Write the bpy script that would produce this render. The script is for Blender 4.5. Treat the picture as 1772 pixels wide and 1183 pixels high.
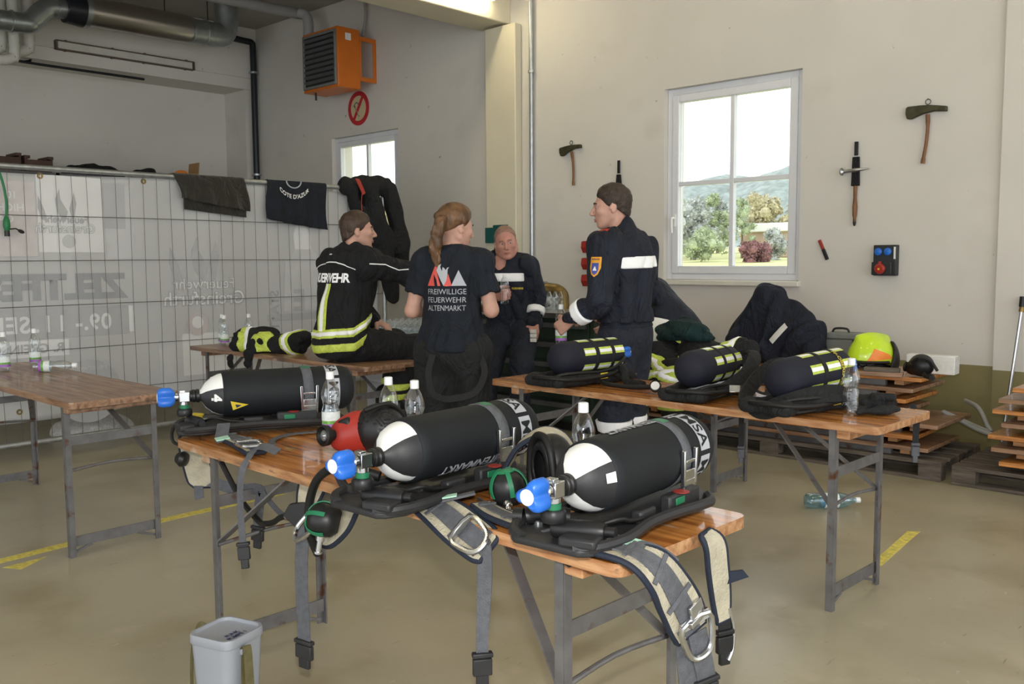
import bpy, bmesh, math, random
import numpy as np
from mathutils import Vector, Matrix
from mathutils.bvhtree import BVHTree
for o in list(bpy.data.objects): bpy.data.objects.remove(o)
scene = bpy.context.scene
COL = scene.collection
PI = math.pi
R = math.radians
random.seed(7)
# ------------------------------------------------------------------ camera
YAW, PITCH, ROLL = R(43.28), R(5.11), R(0.39)
cam_d = bpy.data.cameras.new('camera'); cam = bpy.data.objects.new('camera', cam_d); COL.objects.link(cam)
cam_d.sensor_width = 36.0; cam_d.lens = 36.0 * 1582.0 / 1772.0; cam_d.clip_start = .05; cam_d.clip_end = 2000
_f = Vector((-math.sin(YAW) * math.cos(PITCH), math.cos(YAW) * math.cos(PITCH), -math.sin(PITCH)))
_r0 = Vector((math.cos(YAW), math.sin(YAW), 0)); _u0 = _r0.cross(_f)
_r = _r0 * math.cos(ROLL) - _u0 * math.sin(ROLL); _u = _u0 * math.cos(ROLL) + _r0 * math.sin(ROLL)
_m = Matrix((_r, _u, -_f)).transposed().to_4x4(); _m.translation = Vector((0, 0, 1.42)); cam.matrix_world = _m
scene.camera = cam
# ------------------------------------------------------------------ view, world, lights
vs = scene.view_settings
vs.view_transform = 'Standard'; vs.look = 'None'; vs.gamma = 1; vs.use_curve_mapping = False; vs.exposure = 0.33
world = bpy.data.worlds.new('overcast_sky'); scene.world = world; world.use_nodes = True
_bg = world.node_tree.nodes['Background']; _bg.inputs[0].default_value = (.93, .97, 1, 1); _bg.inputs[1].default_value = 1.95
FLASH_W, TUBE_W = 36.0, 36.0
fl = bpy.data.lights.new('camera_flash', 'AREA'); fl.shape = 'RECTANGLE'; fl.size = .07; fl.size_y = .045; fl.energy = FLASH_W; fl.color = (1, .97, .93)
flo = bpy.data.objects.new('camera_flash', fl); COL.objects.link(flo); flo.matrix_world = _m @ Matrix.Translation((0, .17, .0))
# ------------------------------------------------------------------ materials
MATS = {}
def mat(name, col, rough=.6, metal=0., var=.10, scale=9., bump=0., bscale=60., stretch=(1, 1, 1), col2=None, spec=.5, coat=0., alpha=1., trans=0., ior=1.45, detail=4., lo=.35, hi=.65, sheen=0.):
    m = bpy.data.materials.new(name); m.use_nodes = True; MATS[name] = m
    nt = m.node_tree; N = nt.nodes; b = N['Principled BSDF']
    b.inputs['Roughness'].default_value = rough; b.inputs['Metallic'].default_value = metal
    b.inputs['Specular IOR Level'].default_value = spec; b.inputs['Coat Weight'].default_value = coat
    b.inputs['Alpha'].default_value = alpha; b.inputs['Transmission Weight'].default_value = trans; b.inputs['IOR'].default_value = ior
    b.inputs['Sheen Weight'].default_value = sheen
    c = Vector(col[:3]); c2 = Vector(col2[:3]) if col2 else None
    tc = N.new('ShaderNodeTexCoord'); mp = N.new('ShaderNodeMapping'); mp.inputs['Scale'].default_value = stretch
    nt.links.new(tc.outputs['Object'], mp.inputs[0])
    if var > 0 or c2:
        nz = N.new('ShaderNodeTexNoise'); nz.inputs['Scale'].default_value = scale; nz.inputs['Detail'].default_value = detail
        nt.links.new(mp.outputs[0], nz.inputs['Vector'])
        rp = N.new('ShaderNodeValToRGB'); rp.color_ramp.elements[0].position = lo; rp.color_ramp.elements[1].position = hi
        a = c * (1 - var); z = c2 if c2 else c * (1 + var)
        rp.color_ramp.elements[0].color = (a[0], a[1], a[2], 1); rp.color_ramp.elements[1].color = (min(1, z[0]), min(1, z[1]), min(1, z[2]), 1)
        nt.links.new(nz.outputs[0], rp.inputs[0]); nt.links.new(rp.outputs[0], b.inputs['Base Color'])
    else:
        b.inputs['Base Color'].default_value = (c[0], c[1], c[2], 1)
    if bump > 0:
        n2 = N.new('ShaderNodeTexNoise'); n2.inputs['Scale'].default_value = bscale; n2.inputs['Detail'].default_value = 5
        nt.links.new(mp.outputs[0], n2.inputs['Vector'])
        bp = N.new('ShaderNodeBump'); bp.inputs['Strength'].default_value = bump; bp.inputs['Distance'].default_value = .01
        nt.links.new(n2.outputs[0], bp.inputs['Height']); nt.links.new(bp.outputs[0], b.inputs['Normal'])
    return m
def creases(m, scale=7., strength=.55, dist=.03):
    """soft cloth creases as a second, coarser bump"""
    nt = m.node_tree; N = nt.nodes; b = N['Principled BSDF']; tc = N.new('ShaderNodeTexCoord'); mp = N.new('ShaderNodeMapping'); mp.inputs['Scale'].default_value = (1, 1, .55)
    nz = N.new('ShaderNodeTexNoise'); nz.inputs['Scale'].default_value = scale; nz.inputs['Detail'].default_value = 3; nz.inputs['Distortion'].default_value = 1.6
    ab = N.new('ShaderNodeMath'); ab.operation = 'SUBTRACT'; ab.inputs[1].default_value = .5; a2 = N.new('ShaderNodeMath'); a2.operation = 'ABSOLUTE'
    bp = N.new('ShaderNodeBump'); bp.inputs['Strength'].default_value = strength; bp.inputs['Distance'].default_value = dist
    nt.links.new(tc.outputs['Object'], mp.inputs[0]); nt.links.new(mp.outputs[0], nz.inputs['Vector']); nt.links.new(nz.outputs[0], ab.inputs[0]); nt.links.new(ab.outputs[0], a2.inputs[0]); nt.links.new(a2.outputs[0], bp.inputs['Height'])
    if b.inputs['Normal'].links: nt.links.new(b.inputs['Normal'].links[0].from_socket, bp.inputs['Normal'])
    nt.links.new(bp.outputs[0], b.inputs['Normal'])
def mix_layer(m, col, scale, lo, hi, stretch=(1, 1, 1), detail=5., coord='Object'):
    """paint irregular patches of another colour (stains, wear) over a material"""
    nt = m.node_tree; N = nt.nodes; b = N['Principled BSDF']; bc = b.inputs['Base Color']
    tc = N.new('ShaderNodeTexCoord'); mp = N.new('ShaderNodeMapping'); mp.inputs['Scale'].default_value = stretch
    nt.links.new(tc.outputs[coord], mp.inputs[0])
    nz = N.new('ShaderNodeTexNoise'); nz.inputs['Scale'].default_value = scale; nz.inputs['Detail'].default_value = detail
    nt.links.new(mp.outputs[0], nz.inputs['Vector'])
    mr = N.new('ShaderNodeMapRange'); mr.inputs['From Min'].default_value = lo; mr.inputs['From Max'].default_value = hi
    nt.links.new(nz.outputs[0], mr.inputs['Value'])
    mx = N.new('ShaderNodeMix'); mx.data_type = 'RGBA'
    nt.links.new(mr.outputs['Result'], mx.inputs['Factor'])
    if bc.links: nt.links.new(bc.links[0].from_socket, mx.inputs['A'])
    else: mx.inputs['A'].default_value = bc.default_value
    mx.inputs['B'].default_value = (*col, 1)
    nt.links.new(mx.outputs['Result'], bc)
    return m
def emit(name, col, strength):
    m = bpy.data.materials.new(name); m.use_nodes = True; MATS[name] = m
    b = m.node_tree.nodes['Principled BSDF']; b.inputs['Base Color'].default_value = (*col, 1)
    b.inputs['Emission Color'].default_value = (*col, 1); b.inputs['Emission Strength'].default_value = strength
    return m
mat('wall', (.66, .63, .575), .75, var=.03, scale=1.1, bump=.06, bscale=90)
mix_layer(MATS['wall'], (.58, .55, .495), 1.7, .60, .85); mix_layer(MATS['wall'], (.33, .31, .28), 11, .70, .76)
mat('dado', (.235, .20, .085), .5, var=.08, scale=3)
mat('ceiling', (.36, .34, .30), .85, var=.07, scale=1.2, bump=.1, bscale=30)
mat('beam', (.66, .61, .47), .7, var=.05, scale=1.5)
mat('floor', (.405, .363, .255), .28, var=.09, scale=1.6, bump=.02, bscale=8, spec=.45)
mix_layer(MATS['floor'], (.32, .27, .165), 2.6, .52, .74); mix_layer(MATS['floor'], (.48, .43, .32), 5, .62, .85); mix_layer(MATS['floor'], (.17, .14, .10), 26, .69, .75, (1, 6, 1)); mix_layer(MATS['floor'], (.20, .17, .12), 9, .70, .76, (5, .6, 1)); mix_layer(MATS['floor'], (.55, .50, .39), 14, .70, .78, (3, 1, 1))
mat('tape', (.68, .58, .12), .6, var=.2, scale=40, bump=.2)
mat('pvc', (.74, .75, .78), .35, var=.02)
mat('sill', (.72, .70, .62), .35, var=.04)
mat('white', (.80, .80, .78), .5, var=.03)
mat('retro', (1., 1., 1.), .45, var=.04, scale=60)
mat('lime', (.62, .78, .06), .55, var=.06, scale=30)
mat('limetape', (.56, .66, .10), .5, var=.12, scale=60)
mat('lime_helmet', (.60, .82, .03), .18, var=.02, coat=.6)
mat('orange_dec', (.95, .27, .04), .4, var=.03)
mat('blackfab', (0.0072, 0.0074, 0.0088), .85, var=.25, scale=14, bump=.25, bscale=180)
mat('blackfab2', (0.0110, 0.0116, 0.0121), .85, var=.2, scale=14, bump=.2, bscale=120)
mat('navyfab', (0.0088, 0.0110, 0.0220), .82, var=.2, scale=10, bump=.25, bscale=150)
mat('navyuni', (0.0094, 0.0121, 0.0231), .8, var=.22, scale=8, bump=.2, bscale=120)
mat('navytee', (0.0055, 0.0088, 0.0154), .85, var=.2, scale=8, bump=.2, bscale=140)
mat('navypants', (0.0132, 0.0165, 0.0286), .8, var=.22, scale=7, bump=.25, bscale=90)
mat('cylnavy', (0.0099, 0.0105, 0.0220), .75, var=.12, scale=9, bump=.12, bscale=160)
mat('greyneo', (.0038, .0058, .0078), .7, var=.15, scale=7, bump=.06, bscale=220)
mat('olive_cloth', (0.0220, 0.0187, 0.0138), .9, var=.15, scale=12, bump=.3, bscale=200, sheen=.2)
mat('teal_cloth', (0.0044, 0.0248, 0.0248), .9, var=.2, scale=12, bump=.3, bscale=180)
mat('strap', (0.0975, 0.1013, 0.1125), .75, var=.12, scale=60, bump=.4, bscale=250)
mat('strapblk', (0.0110, 0.0110, 0.0121), .75, var=.1, scale=60, bump=.3, bscale=250)
mat('cream', (.43, .39, .29), .85, var=.12, scale=20, bump=.5, bscale=140)
mat('pipingnavy', (0.0099, 0.0154, 0.0303), .7, var=.1, scale=30, bump=.2)
mat('blackplas', (0.0099, 0.0099, 0.0105), .42, var=.1, scale=20)
mat('dkplas', (0.0220, 0.0220, 0.0237), .5, var=.1, scale=20, bump=.05)
mat('rubber', (0.0066, 0.0066, 0.0066), .55, var=.1)
mat('chrome', (.62, .63, .65), .22, 1., var=.05, scale=30)
mat('steel', (.50, .51, .52), .32, 1., var=.08, scale=25)
mat('galv', (.42, .45, .46), .38, .9, var=.10, scale=14)
mat('ductsteel', (.46, .43, .40), .28, .95, var=.05, scale=5, stretch=(1, .05, 1))
mat('legmetal', (.17, .165, .165), .48, .45, var=.15, scale=16)
mix_layer(MATS['legmetal'], (.12, .055, .03), 15, .60, .70)
mat('fencepipe', (.36, .37, .37), .4, .7, var=.12, scale=22)
mat('wire', (.12, .12, .12), .5, .6, var=.1)
mat('blueknob', (.02, .14, .58), .35, var=.04)
mat('greenplas', (.015, .17, .075), .45, var=.08)
mat('redplas', (.38, .032, .022), .4, var=.08)
mat('darkred', (.32, .03, .02), .5, var=.1)
mat('yellowlab', (.72, .55, .05), .5, var=.05)
mat('orangeheat', (.60, .15, .012), .38, var=.05, scale=5)
mat('gauge', (.82, .83, .80), .3, var=.02)
mat('mint', (.38, .62, .48), .7, var=.05)
mat('skin', (.53, .30, .225), .5, var=.08, scale=25, bump=.04, bscale=120, spec=.4)
mat('skinred', (.50, .24, .185), .5, var=.10, scale=22, bump=.04, bscale=120, spec=.4)
mat('hairbrown', (.055, .032, .020), .55, var=.35, scale=30, bump=.5, bscale=90, stretch=(1, 1, .35))
mat('hairdark', (.040, .026, .018), .55, var=.35, scale=40, bump=.6, bscale=120)
mat('hairlight', (.125, .062, .027), .45, var=.45, scale=34, bump=.6, bscale=80, stretch=(1, 1, .2))
mat('hairshort', (.27, .155, .115), .6, var=.2, scale=40, bump=.3, bscale=150)
mat('eye', (.42, .38, .36), .2, var=0); mat('iris', (.05, .04, .035), .2, var=0); mat('lips', (.42, .17, .14), .45, var=.05); mat('brow', (.06, .035, .022), .7, var=.1)
mat('shirtred', (.70, .10, .08), .6, var=.04); mat('shirtgrey', (.42, .43, .46), .6, var=.04)
mat('epaulet', (.55, .03, .02), .6, var=.05); mat('badge', (.80, .36, .03), .5, var=.05); mat('badgeblue', (.05, .08, .35), .5, var=.05)
def clear_plastic(name, tint, gl=.30, blend=.30):
    m = bpy.data.materials.new(name); m.use_nodes = True; MATS[name] = m; nt = m.node_tree; N = nt.nodes; N.remove(N['Principled BSDF']); out = N['Material Output']
    t = N.new('ShaderNodeBsdfTransparent'); t.inputs[0].default_value = (*tint, 1); g = N.new('ShaderNodeBsdfGlossy'); g.inputs['Color'].default_value = (.95, .97, 1, 1); g.inputs['Roughness'].default_value = .09
    lw = N.new('ShaderNodeLayerWeight'); lw.inputs['Blend'].default_value = blend
    nz = N.new('ShaderNodeTexNoise'); nz.inputs['Scale'].default_value = 45; bp = N.new('ShaderNodeBump'); bp.inputs['Strength'].default_value = .35; bp.inputs['Distance'].default_value = .004; tc = N.new('ShaderNodeTexCoord')
    nt.links.new(tc.outputs['Object'], nz.inputs['Vector']); nt.links.new(nz.outputs[0], bp.inputs['Height']); nt.links.new(bp.outputs[0], g.inputs['Normal'])
    mul = N.new('ShaderNodeMath'); mul.operation = 'MULTIPLY_ADD'; mul.inputs[1].default_value = .75; mul.inputs[2].default_value = gl * .22; nt.links.new(lw.outputs['Facing'], mul.inputs[0])
    mx = N.new('ShaderNodeMixShader'); nt.links.new(mul.outputs[0], mx.inputs[0]); nt.links.new(t.outputs[0], mx.inputs[1]); nt.links.new(g.outputs[0], mx.inputs[2]); nt.links.new(mx.outputs[0], out.inputs[0])
clear_plastic('glass', (.97, .98, .98), .05, .06); clear_plastic('pet', (.95, .97, .97)); clear_plastic('petblue', (.58, .84, .97)); clear_plastic('water', (.93, .95, .96), .1, .2)
mat('cap', (.84, .85, .86), .4, var=.02)
mat('lab_white', (.72, .78, .76), .45, var=.10, scale=90); mat('lab_green', (.16, .40, .08), .5, var=.3, scale=90); mat('lab_purple', (.34, .13, .48), .45, var=.1, scale=60)
mat('wood', (.46, .15, .032), .27, var=.30, scale=3.2, stretch=(1, 13, 13), bump=.05, bscale=14, col2=(.66, .27, .065), coat=.35)
mix_layer(MATS['wood'], (.20, .085, .035), 2.5, .60, .72, (1.2, 18, 18)); mix_layer(MATS['wood'], (.56, .40, .26), 5, .66, .74, (1, 5, 5))
mat('woodold', (.25, .125, .065), .40, var=.25, scale=3., stretch=(1, 12, 12), bump=.08, bscale=16, col2=(.40, .235, .14), coat=.25)
mix_layer(MATS['woodold'], (.12, .065, .04), 3, .57, .68, (1, 9, 9)); mix_layer(MATS['woodold'], (.42, .31, .22), 5, .66, .76, (1, 5, 5))
mat('woodedge', (.42, .175, .065), .6, var=.25, scale=7, stretch=(1, 6, 6), bump=.3, bscale=26, col2=(.52, .29, .14))
mix_layer(MATS['woodedge'], (.22, .12, .07), 9, .60, .70, (1, 4, 4)); mix_layer(MATS['woodedge'], (.55, .44, .33), 6, .60, .72)
mat('pallet', (.115, .092, .072), .8, var=.3, scale=5, stretch=(1, 8, 8), bump=.3, bscale=25)
mat('greybucket', (.33, .35, .385), .42, var=.04, scale=4)
mat('olivestrap', (.115, .10, .04), .75, var=.15, scale=30, bump=.3, bscale=200)
mat('ink', (.03, .035, .10), .6, var=0)
mat('rubbergrey', (.33, .33, .31), .6, var=.1)
mat('whitepipe', (.60, .58, .52), .6, var=.06, scale=5)
mat('greypaintpipe', (.34, .34, .34), .5, var=.05)
mat('blackpipe', (.012, .013, .018), .4, var=.1)
mat('axehead', (.055, .050, .025), .5, .4, var=.3, scale=20); mat('axewood', (.20, .085, .03), .5, var=.25, scale=8, stretch=(6, 6, 1))
mat('benchtop', (.30, .30, .29), .30, .8, var=.15, scale=6); mat('benchgreen', (.022, .038, .026), .5, var=.15); mat('drawer', (.10, .10, .105), .5, var=.1)
mat('case', (.20, .21, .20), .5, .2, var=.1, scale=8); mat('brass', (.22, .15, .05), .4, .7, var=.3, scale=12)
mat('cardboard', (.36, .22, .10), .8, var=.1); mat('crate', (.075, .035, .025), .6, var=.15)
mat('signred', (.48, .02, .03), .5, var=.05); mat('signcream', (.58, .50, .30), .6, var=.05)
mat('tealbox', (.004, .085, .075), .5, var=.08); mat('socketblk', (.022, .024, .026), .45, var=.08); mat('socketblue', (.02, .15, .60), .4, var=.05)
mat('paper', (.78, .77, .73), .6, var=.06, scale=30)
mat('papergrey', (.62, .60, .57), .7, var=.15, scale=60)
mat('lampwhite', (.7, .7, .66), .5, var=.03); mat('lampbrown', (.13, .09, .07), .6, var=.1)
mat('boot', (0.0066, 0.0066, 0.0066), .5, var=.2, bump=.1)
mat('yellowpad', (.72, .55, .16), .7, var=.08, scale=30)
mat('greenhose', (.01, .16, .05), .4, var=.1); mat('hosebronze', (.07, .05, .03), .5, var=.3, scale=12)
mat('hull', (.30, .30, .32), .6, var=.05)
emit('tube_on', (1., .88, .60), TUBE_W)
mat('meadow', (.50, .50, .23), .9, var=.12, scale=.3); mat('hill', (.26, .30, .275), .95, var=.22, scale=.35, bump=.6, bscale=.5)
mat('tree_g1', (.36, .40, .34), .95, var=.35, scale=1.2, lo=.3, hi=.7)  # foliage colours from here are lightened, painting in the distance haze
mat('tree_g2', (.40, .46, .29), .95, var=.35, scale=1.2, lo=.3, hi=.7)
mat('tree_g3', (.52, .47, .30), .95, var=.35, scale=1.2, lo=.3, hi=.7)
mat('tree_g4', (.42, .44, .41), .95, var=.35, scale=1.2, lo=.3, hi=.7)
mat('redbush', (.26, .13, .13), .95, var=.3, scale=2); mat('bark', (.18, .15, .12), .9, var=.2); mat('facade', (.45, .33, .25), .8, var=.1, scale=.5)
for _n in ('blackfab', 'blackfab2', 'navyfab', 'navyuni', 'navytee', 'navypants', 'olive_cloth', 'teal_cloth'): creases(MATS[_n], 8. if 'tee' not in _n else 6., .8, .06)
# banner: thin white sheet that lets a little light through
def _banner():
    m = mat('banner', (.60, .60, .60), .5, var=.035, scale=1.6)
    nt = m.node_tree; b = nt.nodes['Principled BSDF']; out = nt.nodes['Material Output']
    tr = nt.nodes.new('ShaderNodeBsdfTranslucent'); tr.inputs[0].default_value = (.8, .8, .8, 1)
    mx = nt.nodes.new('ShaderNodeMixShader'); mx.inputs[0].default_value = .25
    nt.links.new(b.outputs[0], mx.inputs[1]); nt.links.new(tr.outputs[0], mx.inputs[2]); nt.links.new(mx.outputs[0], out.inputs[0])
_banner()
mat('print_dk', (.33, .335, .35), .5, var=.03); mat('print_md', (.42, .42, .43), .5, var=.03); mat('print_lt', (.52, .52, .525), .5, var=.03); mat('print_wh', (.68, .68, .68), .5, var=.02); mat('print_rd', (.52, .47, .47), .5, var=.05); mat('print_pk', (.56, .52, .52), .5, var=.05)
# ------------------------------------------------------------------ mesh builder
def V(*a): return np.array(a, float)
def rotz(a): c, s = math.cos(a), math.sin(a); return np.array([[c, -s, 0], [s, c, 0], [0, 0, 1.]])
def rotx(a): c, s = math.cos(a), math.sin(a); return np.array([[1., 0, 0], [0, c, -s], [0, s, c]])
def roty(a): c, s = math.cos(a), math.sin(a); return np.array([[c, 0, s], [0, 1., 0], [-s, 0, c]])
def unit(v): v = np.asarray(v, float); return v / max(1e-9, np.linalg.norm(v))
def frame(d, up=(0, 0, 1)):
    d = unit(d); up = np.asarray(up, float)
    if abs(d @ unit(up)) > .98: up = V(0, 1, 0) if abs(d[1]) < .9 else V(1, 0, 0)
    s = unit(np.cross(d, up)); return s, np.cross(s, d)
def smooth_path(pts, n=6, closed=False):
    P = [np.asarray(p, float) for p in pts]; out = []; k = len(P)
    rng = range(k if closed else k - 1)
    for i in rng:
        if closed: a, b, c, d = P[i - 1], P[i], P[(i + 1) % k], P[(i + 2) % k]
        else: a, b, c, d = P[max(i - 1, 0)], P[i], P[i + 1], P[min(i + 2, k - 1)]
        for j in range(n):
            t = j / n
            out.append(.5 * ((2 * b) + (c - a) * t + (2 * a - 5 * b + 4 * c - d) * t * t + (3 * b - a - 3 * c + d) * t ** 3))
    if not closed: out.append(P[-1])
    return out
class MB:
    def __init__(s): s.v = []; s.f = []; s.m = []
    def add(s, v, f, m=0):
        o = len(s.v); s.v.extend([tuple(map(float, q)) for q in v]); s.f.extend([tuple(i + o for i in q) for q in f]); s.m.extend([m] * len(f)); return s
    def box(s, c, size, rot=None, m=0):
        x, y, z = [q / 2 for q in size]
        v = np.array([(-x, -y, -z), (x, -y, -z), (x, y, -z), (-x, y, -z), (-x, -y, z), (x, -y, z), (x, y, z), (-x, y, z)])
        if rot is not None: v = v @ np.asarray(rot).T
        return s.add(v + np.asarray(c, float), [(3, 2, 1, 0), (4, 5, 6, 7), (0, 1, 5, 4), (1, 2, 6, 5), (2, 3, 7, 6), (3, 0, 4, 7)], m)
    def bx(s, x0, x1, y0, y1, z0, z1, m=0): return s.box(((x0 + x1) / 2, (y0 + y1) / 2, (z0 + z1) / 2), (abs(x1 - x0), abs(y1 - y0), abs(z1 - z0)), None, m)
    def bar(s, a, b, w, h, up=(0, 0, 1), m=0):
        a, b = np.asarray(a, float), np.asarray(b, float); d = b - a; S, U = frame(d, up); L = np.linalg.norm(d)
        return s.box((a + b) / 2, (L, w, h), np.stack([unit(d), S, U], 1), m)
    def tube(s, path, r, n=10, m=0, cap=True, closed=False):
        P = [np.asarray(p, float) for p in path]; k = len(P); rr = r if hasattr(r, '__len__') else [r] * k
        S = None; v = []
        for i in range(k):
            d = P[(i + 1) % k] - P[i - 1] if closed else P[min(i + 1, k - 1)] - P[max(i - 1, 0)]
            d = unit(d)
            if S is None: S, U = frame(d)
            else: S = unit(S - d * (S @ d)); U = np.cross(S, d)
            for j in range(n):
                a = 2 * PI * j / n; v.append(P[i] + rr[i] * (S * math.cos(a) + U * math.sin(a)))
        f = []
        for i in range(k if closed else k - 1):
            i2 = (i + 1) % k
            for j in range(n): f.append((i * n + j, i2 * n + j, i2 * n + (j + 1) % n, i * n + (j + 1) % n))
        if cap and not closed: f.append(tuple(range(n))); f.append(tuple((k - 1) * n + j for j in reversed(range(n))))
        return s.add(v, f, m)
    def lathe(s, prof, n=24, o=(0, 0, 0), axis=(0, 0, 1), m=0, ref=None, arc=None, close=True):
        """prof: (radius, height) pairs along axis"""
        A = unit(axis); S, U = frame(A) if ref is None else (unit(ref), np.cross(A, unit(ref)))
        o = np.asarray(o, float); v = []; k = len(prof); full = arc is None
        a0, a1 = (0, 2 * PI) if full else arc; nn = n if full else n + 1
        for r_, h in prof:
            for j in range(nn):
                a = a0 + (a1 - a0) * j / n; v.append(o + A * h + r_ * (S * math.cos(a) + U * math.sin(a)))
        f = []
        for i in range(k - 1):
            for j in range(n): j2 = (j + 1) % nn; f.append((i * nn + j, i * nn + j2, (i + 1) * nn + j2, (i + 1) * nn + j))
        if full and close:
            if prof[0][0] > 1e-6: f.append(tuple(reversed(range(nn))))
            if prof[-1][0] > 1e-6: f.append(tuple((k - 1) * nn + j for j in range(nn)))
        return s.add(v, f, m)
    def ball(s, c, r, n=14, rot=None, m=0):
        rx, ry, rz = r if hasattr(r, '__len__') else (r, r, r); v = []; k = n // 2 + 1
        for i in range(1, k - 1):
            t = PI * i / (k - 1)
            for j in range(n): a = 2 * PI * j / n; v.append((rx * math.sin(t) * math.cos(a), ry * math.sin(t) * math.sin(a), rz * math.cos(t)))
        v.append((0, 0, rz)); v.append((0, 0, -rz)); T, B = len(v) - 2, len(v) - 1; f = []
        for i in range(k - 3):
            for j in range(n): f.append((i * n + j, (i + 1) * n + j, (i + 1) * n + (j + 1) % n, i * n + (j + 1) % n))
        for j in range(n): f.append((T, j, (j + 1) % n)); f.append((B, (k - 3) * n + (j + 1) % n, (k - 3) * n + j))
        v = np.array(v)
        if rot is not None: v = v @ np.asarray(rot).T
        return s.add(v + np.asarray(c, float), f, m)
    def prism(s, poly, h0, h1, o=(0, 0, 0), ax=((1, 0, 0), (0, 1, 0), (0, 0, 1)), m=0):
        X, Y, Z = [np.asarray(a, float) for a in ax]; o = np.asarray(o, float); k = len(poly)
        v = [o + X * p[0] + Y * p[1] + Z * h0 for p in poly] + [o + X * p[0] + Y * p[1] + Z * h1 for p in poly]
        f = [tuple(reversed(range(k))), tuple(range(k, 2 * k))] + [(i, (i + 1) % k, k + (i + 1) % k, k + i) for i in range(k)]
        return s.add(v, f, m)
    def ribbon(s, path, width, th=.003, up=(0, 0, 1), n=5, m=0, sm=True, twist=None):
        """strap: flat section swept along a path; 'up' is the strap's face normal (one or per control point)"""
        K = len(path); ups = [np.asarray(up, float)] * K if np.ndim(up) == 1 else [np.asarray(u, float) for u in up]
        ws = list(width) if hasattr(width, '__len__') else [width] * K
        if sm:
            aug = [np.concatenate([np.asarray(p, float), u, [w]]) for p, u, w in zip(path, ups, ws)]; Q = smooth_path(aug, n)
        else: Q = [np.concatenate([np.asarray(p, float), u, [w]]) for p, u, w in zip(path, ups, ws)]
        k = len(Q); v = []
        for i in range(k):
            d = unit(Q[min(i + 1, k - 1)][:3] - Q[max(i - 1, 0)][:3]); u = Q[i][3:6]; S = unit(np.cross(d, u)); U = np.cross(S, d); w = Q[i][6] / 2
            for a, b in ((-w, -th / 2), (w, -th / 2), (w, th / 2), (-w, th / 2)): v.append(Q[i][:3] + S * a + U * b)
        f = [(0, 1, 2, 3), tuple((k - 1) * 4 + j for j in (3, 2, 1, 0))]
        for i in range(k - 1):
            for j in range(4): f.append((i * 4 + j, (i + 1) * 4 + j, (i + 1) * 4 + (j + 1) % 4, i * 4 + (j + 1) % 4))
        s.last = Q
        return s.add(v, f, m)
    def sheet(s, fn, nu, nv, th=.003, m=0):
        """parametric cloth fn(u,v)->point, u,v in 0..1, given a thickness"""
        P = np.array([[fn(i / nu, j / nv) for j in range(nv + 1)] for i in range(nu + 1)], float)
        du = np.gradient(P, axis=0); dv = np.gradient(P, axis=1); n = np.cross(du, dv); n /= np.maximum(1e-9, np.linalg.norm(n, axis=2, keepdims=True))
        A = (P + n * th / 2).reshape(-1, 3); B = (P - n * th / 2).reshape(-1, 3); w = nv + 1; q = len(A)
        f = []
        for i in range(nu):
            for j in range(nv):
                a = i * w + j; f.append((a, a + w, a + w + 1, a + 1)); f.append((q + a, q + a + 1, q + a + w + 1, q + a + w))
        bd = [(i * w, (i + 1) * w) for i in range(nu)] + [(nu * w + j, nu * w + j + 1) for j in range(nv)] + [((i + 1) * w + nv, i * w + nv) for i in reversed(range(nu))] + [(j + 1, j) for j in reversed(range(nv))]
        for a, b in bd: f.append((b, a, q + a, q + b))
        return s.add(np.concatenate([A, B]), f, m)
    def xform(s, rot=None, t=(0, 0, 0)):
        v = np.array(s.v)
        if rot is not None: v = v @ np.asarray(rot).T
        s.v = [tuple(q) for q in (v + np.asarray(t, float))]; return s
    def build(s, name, mats, parent=None, smooth=True, ang=38, bev=0., loc=None, sub=0):
        me = bpy.data.meshes.new(name); me.from_pydata(s.v, [], s.f)
        for q in ([mats] if isinstance(mats, str) else mats): me.materials.append(MATS[q])
        if len(set(s.m)) > 1: me.polygons.foreach_set('material_index', s.m)
        me.update()
        if smooth:
            me.polygons.foreach_set('use_smooth', [True] * len(me.polygons))
            if ang < 180: me.set_sharp_from_angle(angle=R(ang))
        o = bpy.data.objects.new(name, me); COL.objects.link(o)
        if parent is not None: o.parent = parent
        if loc is not None: o.location = loc
        if bev > 0:
            b = o.modifiers.new('bevel', 'BEVEL'); b.width = bev; b.segments = 2; b.limit_method = 'ANGLE'; b.angle_limit = R(35)
        if sub: q = o.modifiers.new('subdivision', 'SUBSURF'); q.levels = sub; q.render_levels = sub
        return o
def thing(name, label, cat, loc=(0, 0, 0), rz=0., group=None):
    o = bpy.data.objects.new(name, None); COL.objects.link(o); o.empty_display_size = .1
    o.location = loc; o.rotation_euler = (0, 0, rz); tag(o, label, cat, group); return o
def tag(o, label, cat, group=None):
    o['label'] = label; o['category'] = cat
    if group: o['group'] = group
    return o
def struct(o, label=None):
    o['kind'] = 'structure'
    if label: o['label'] = label
    return o
def copy_tree(o, parent=None, **kw):
    c = o.copy(); COL.objects.link(c)
    if parent is not None: c.parent = parent
    for ch in list(o.children): copy_tree(ch, c)
    for k, v in kw.items():
        if k == 'loc': c.location = v
        elif k == 'rz': c.rotation_euler = (0, 0, v)
        elif k == 'rot': c.rotation_euler = v
        else: c[k] = v
    return c
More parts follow.
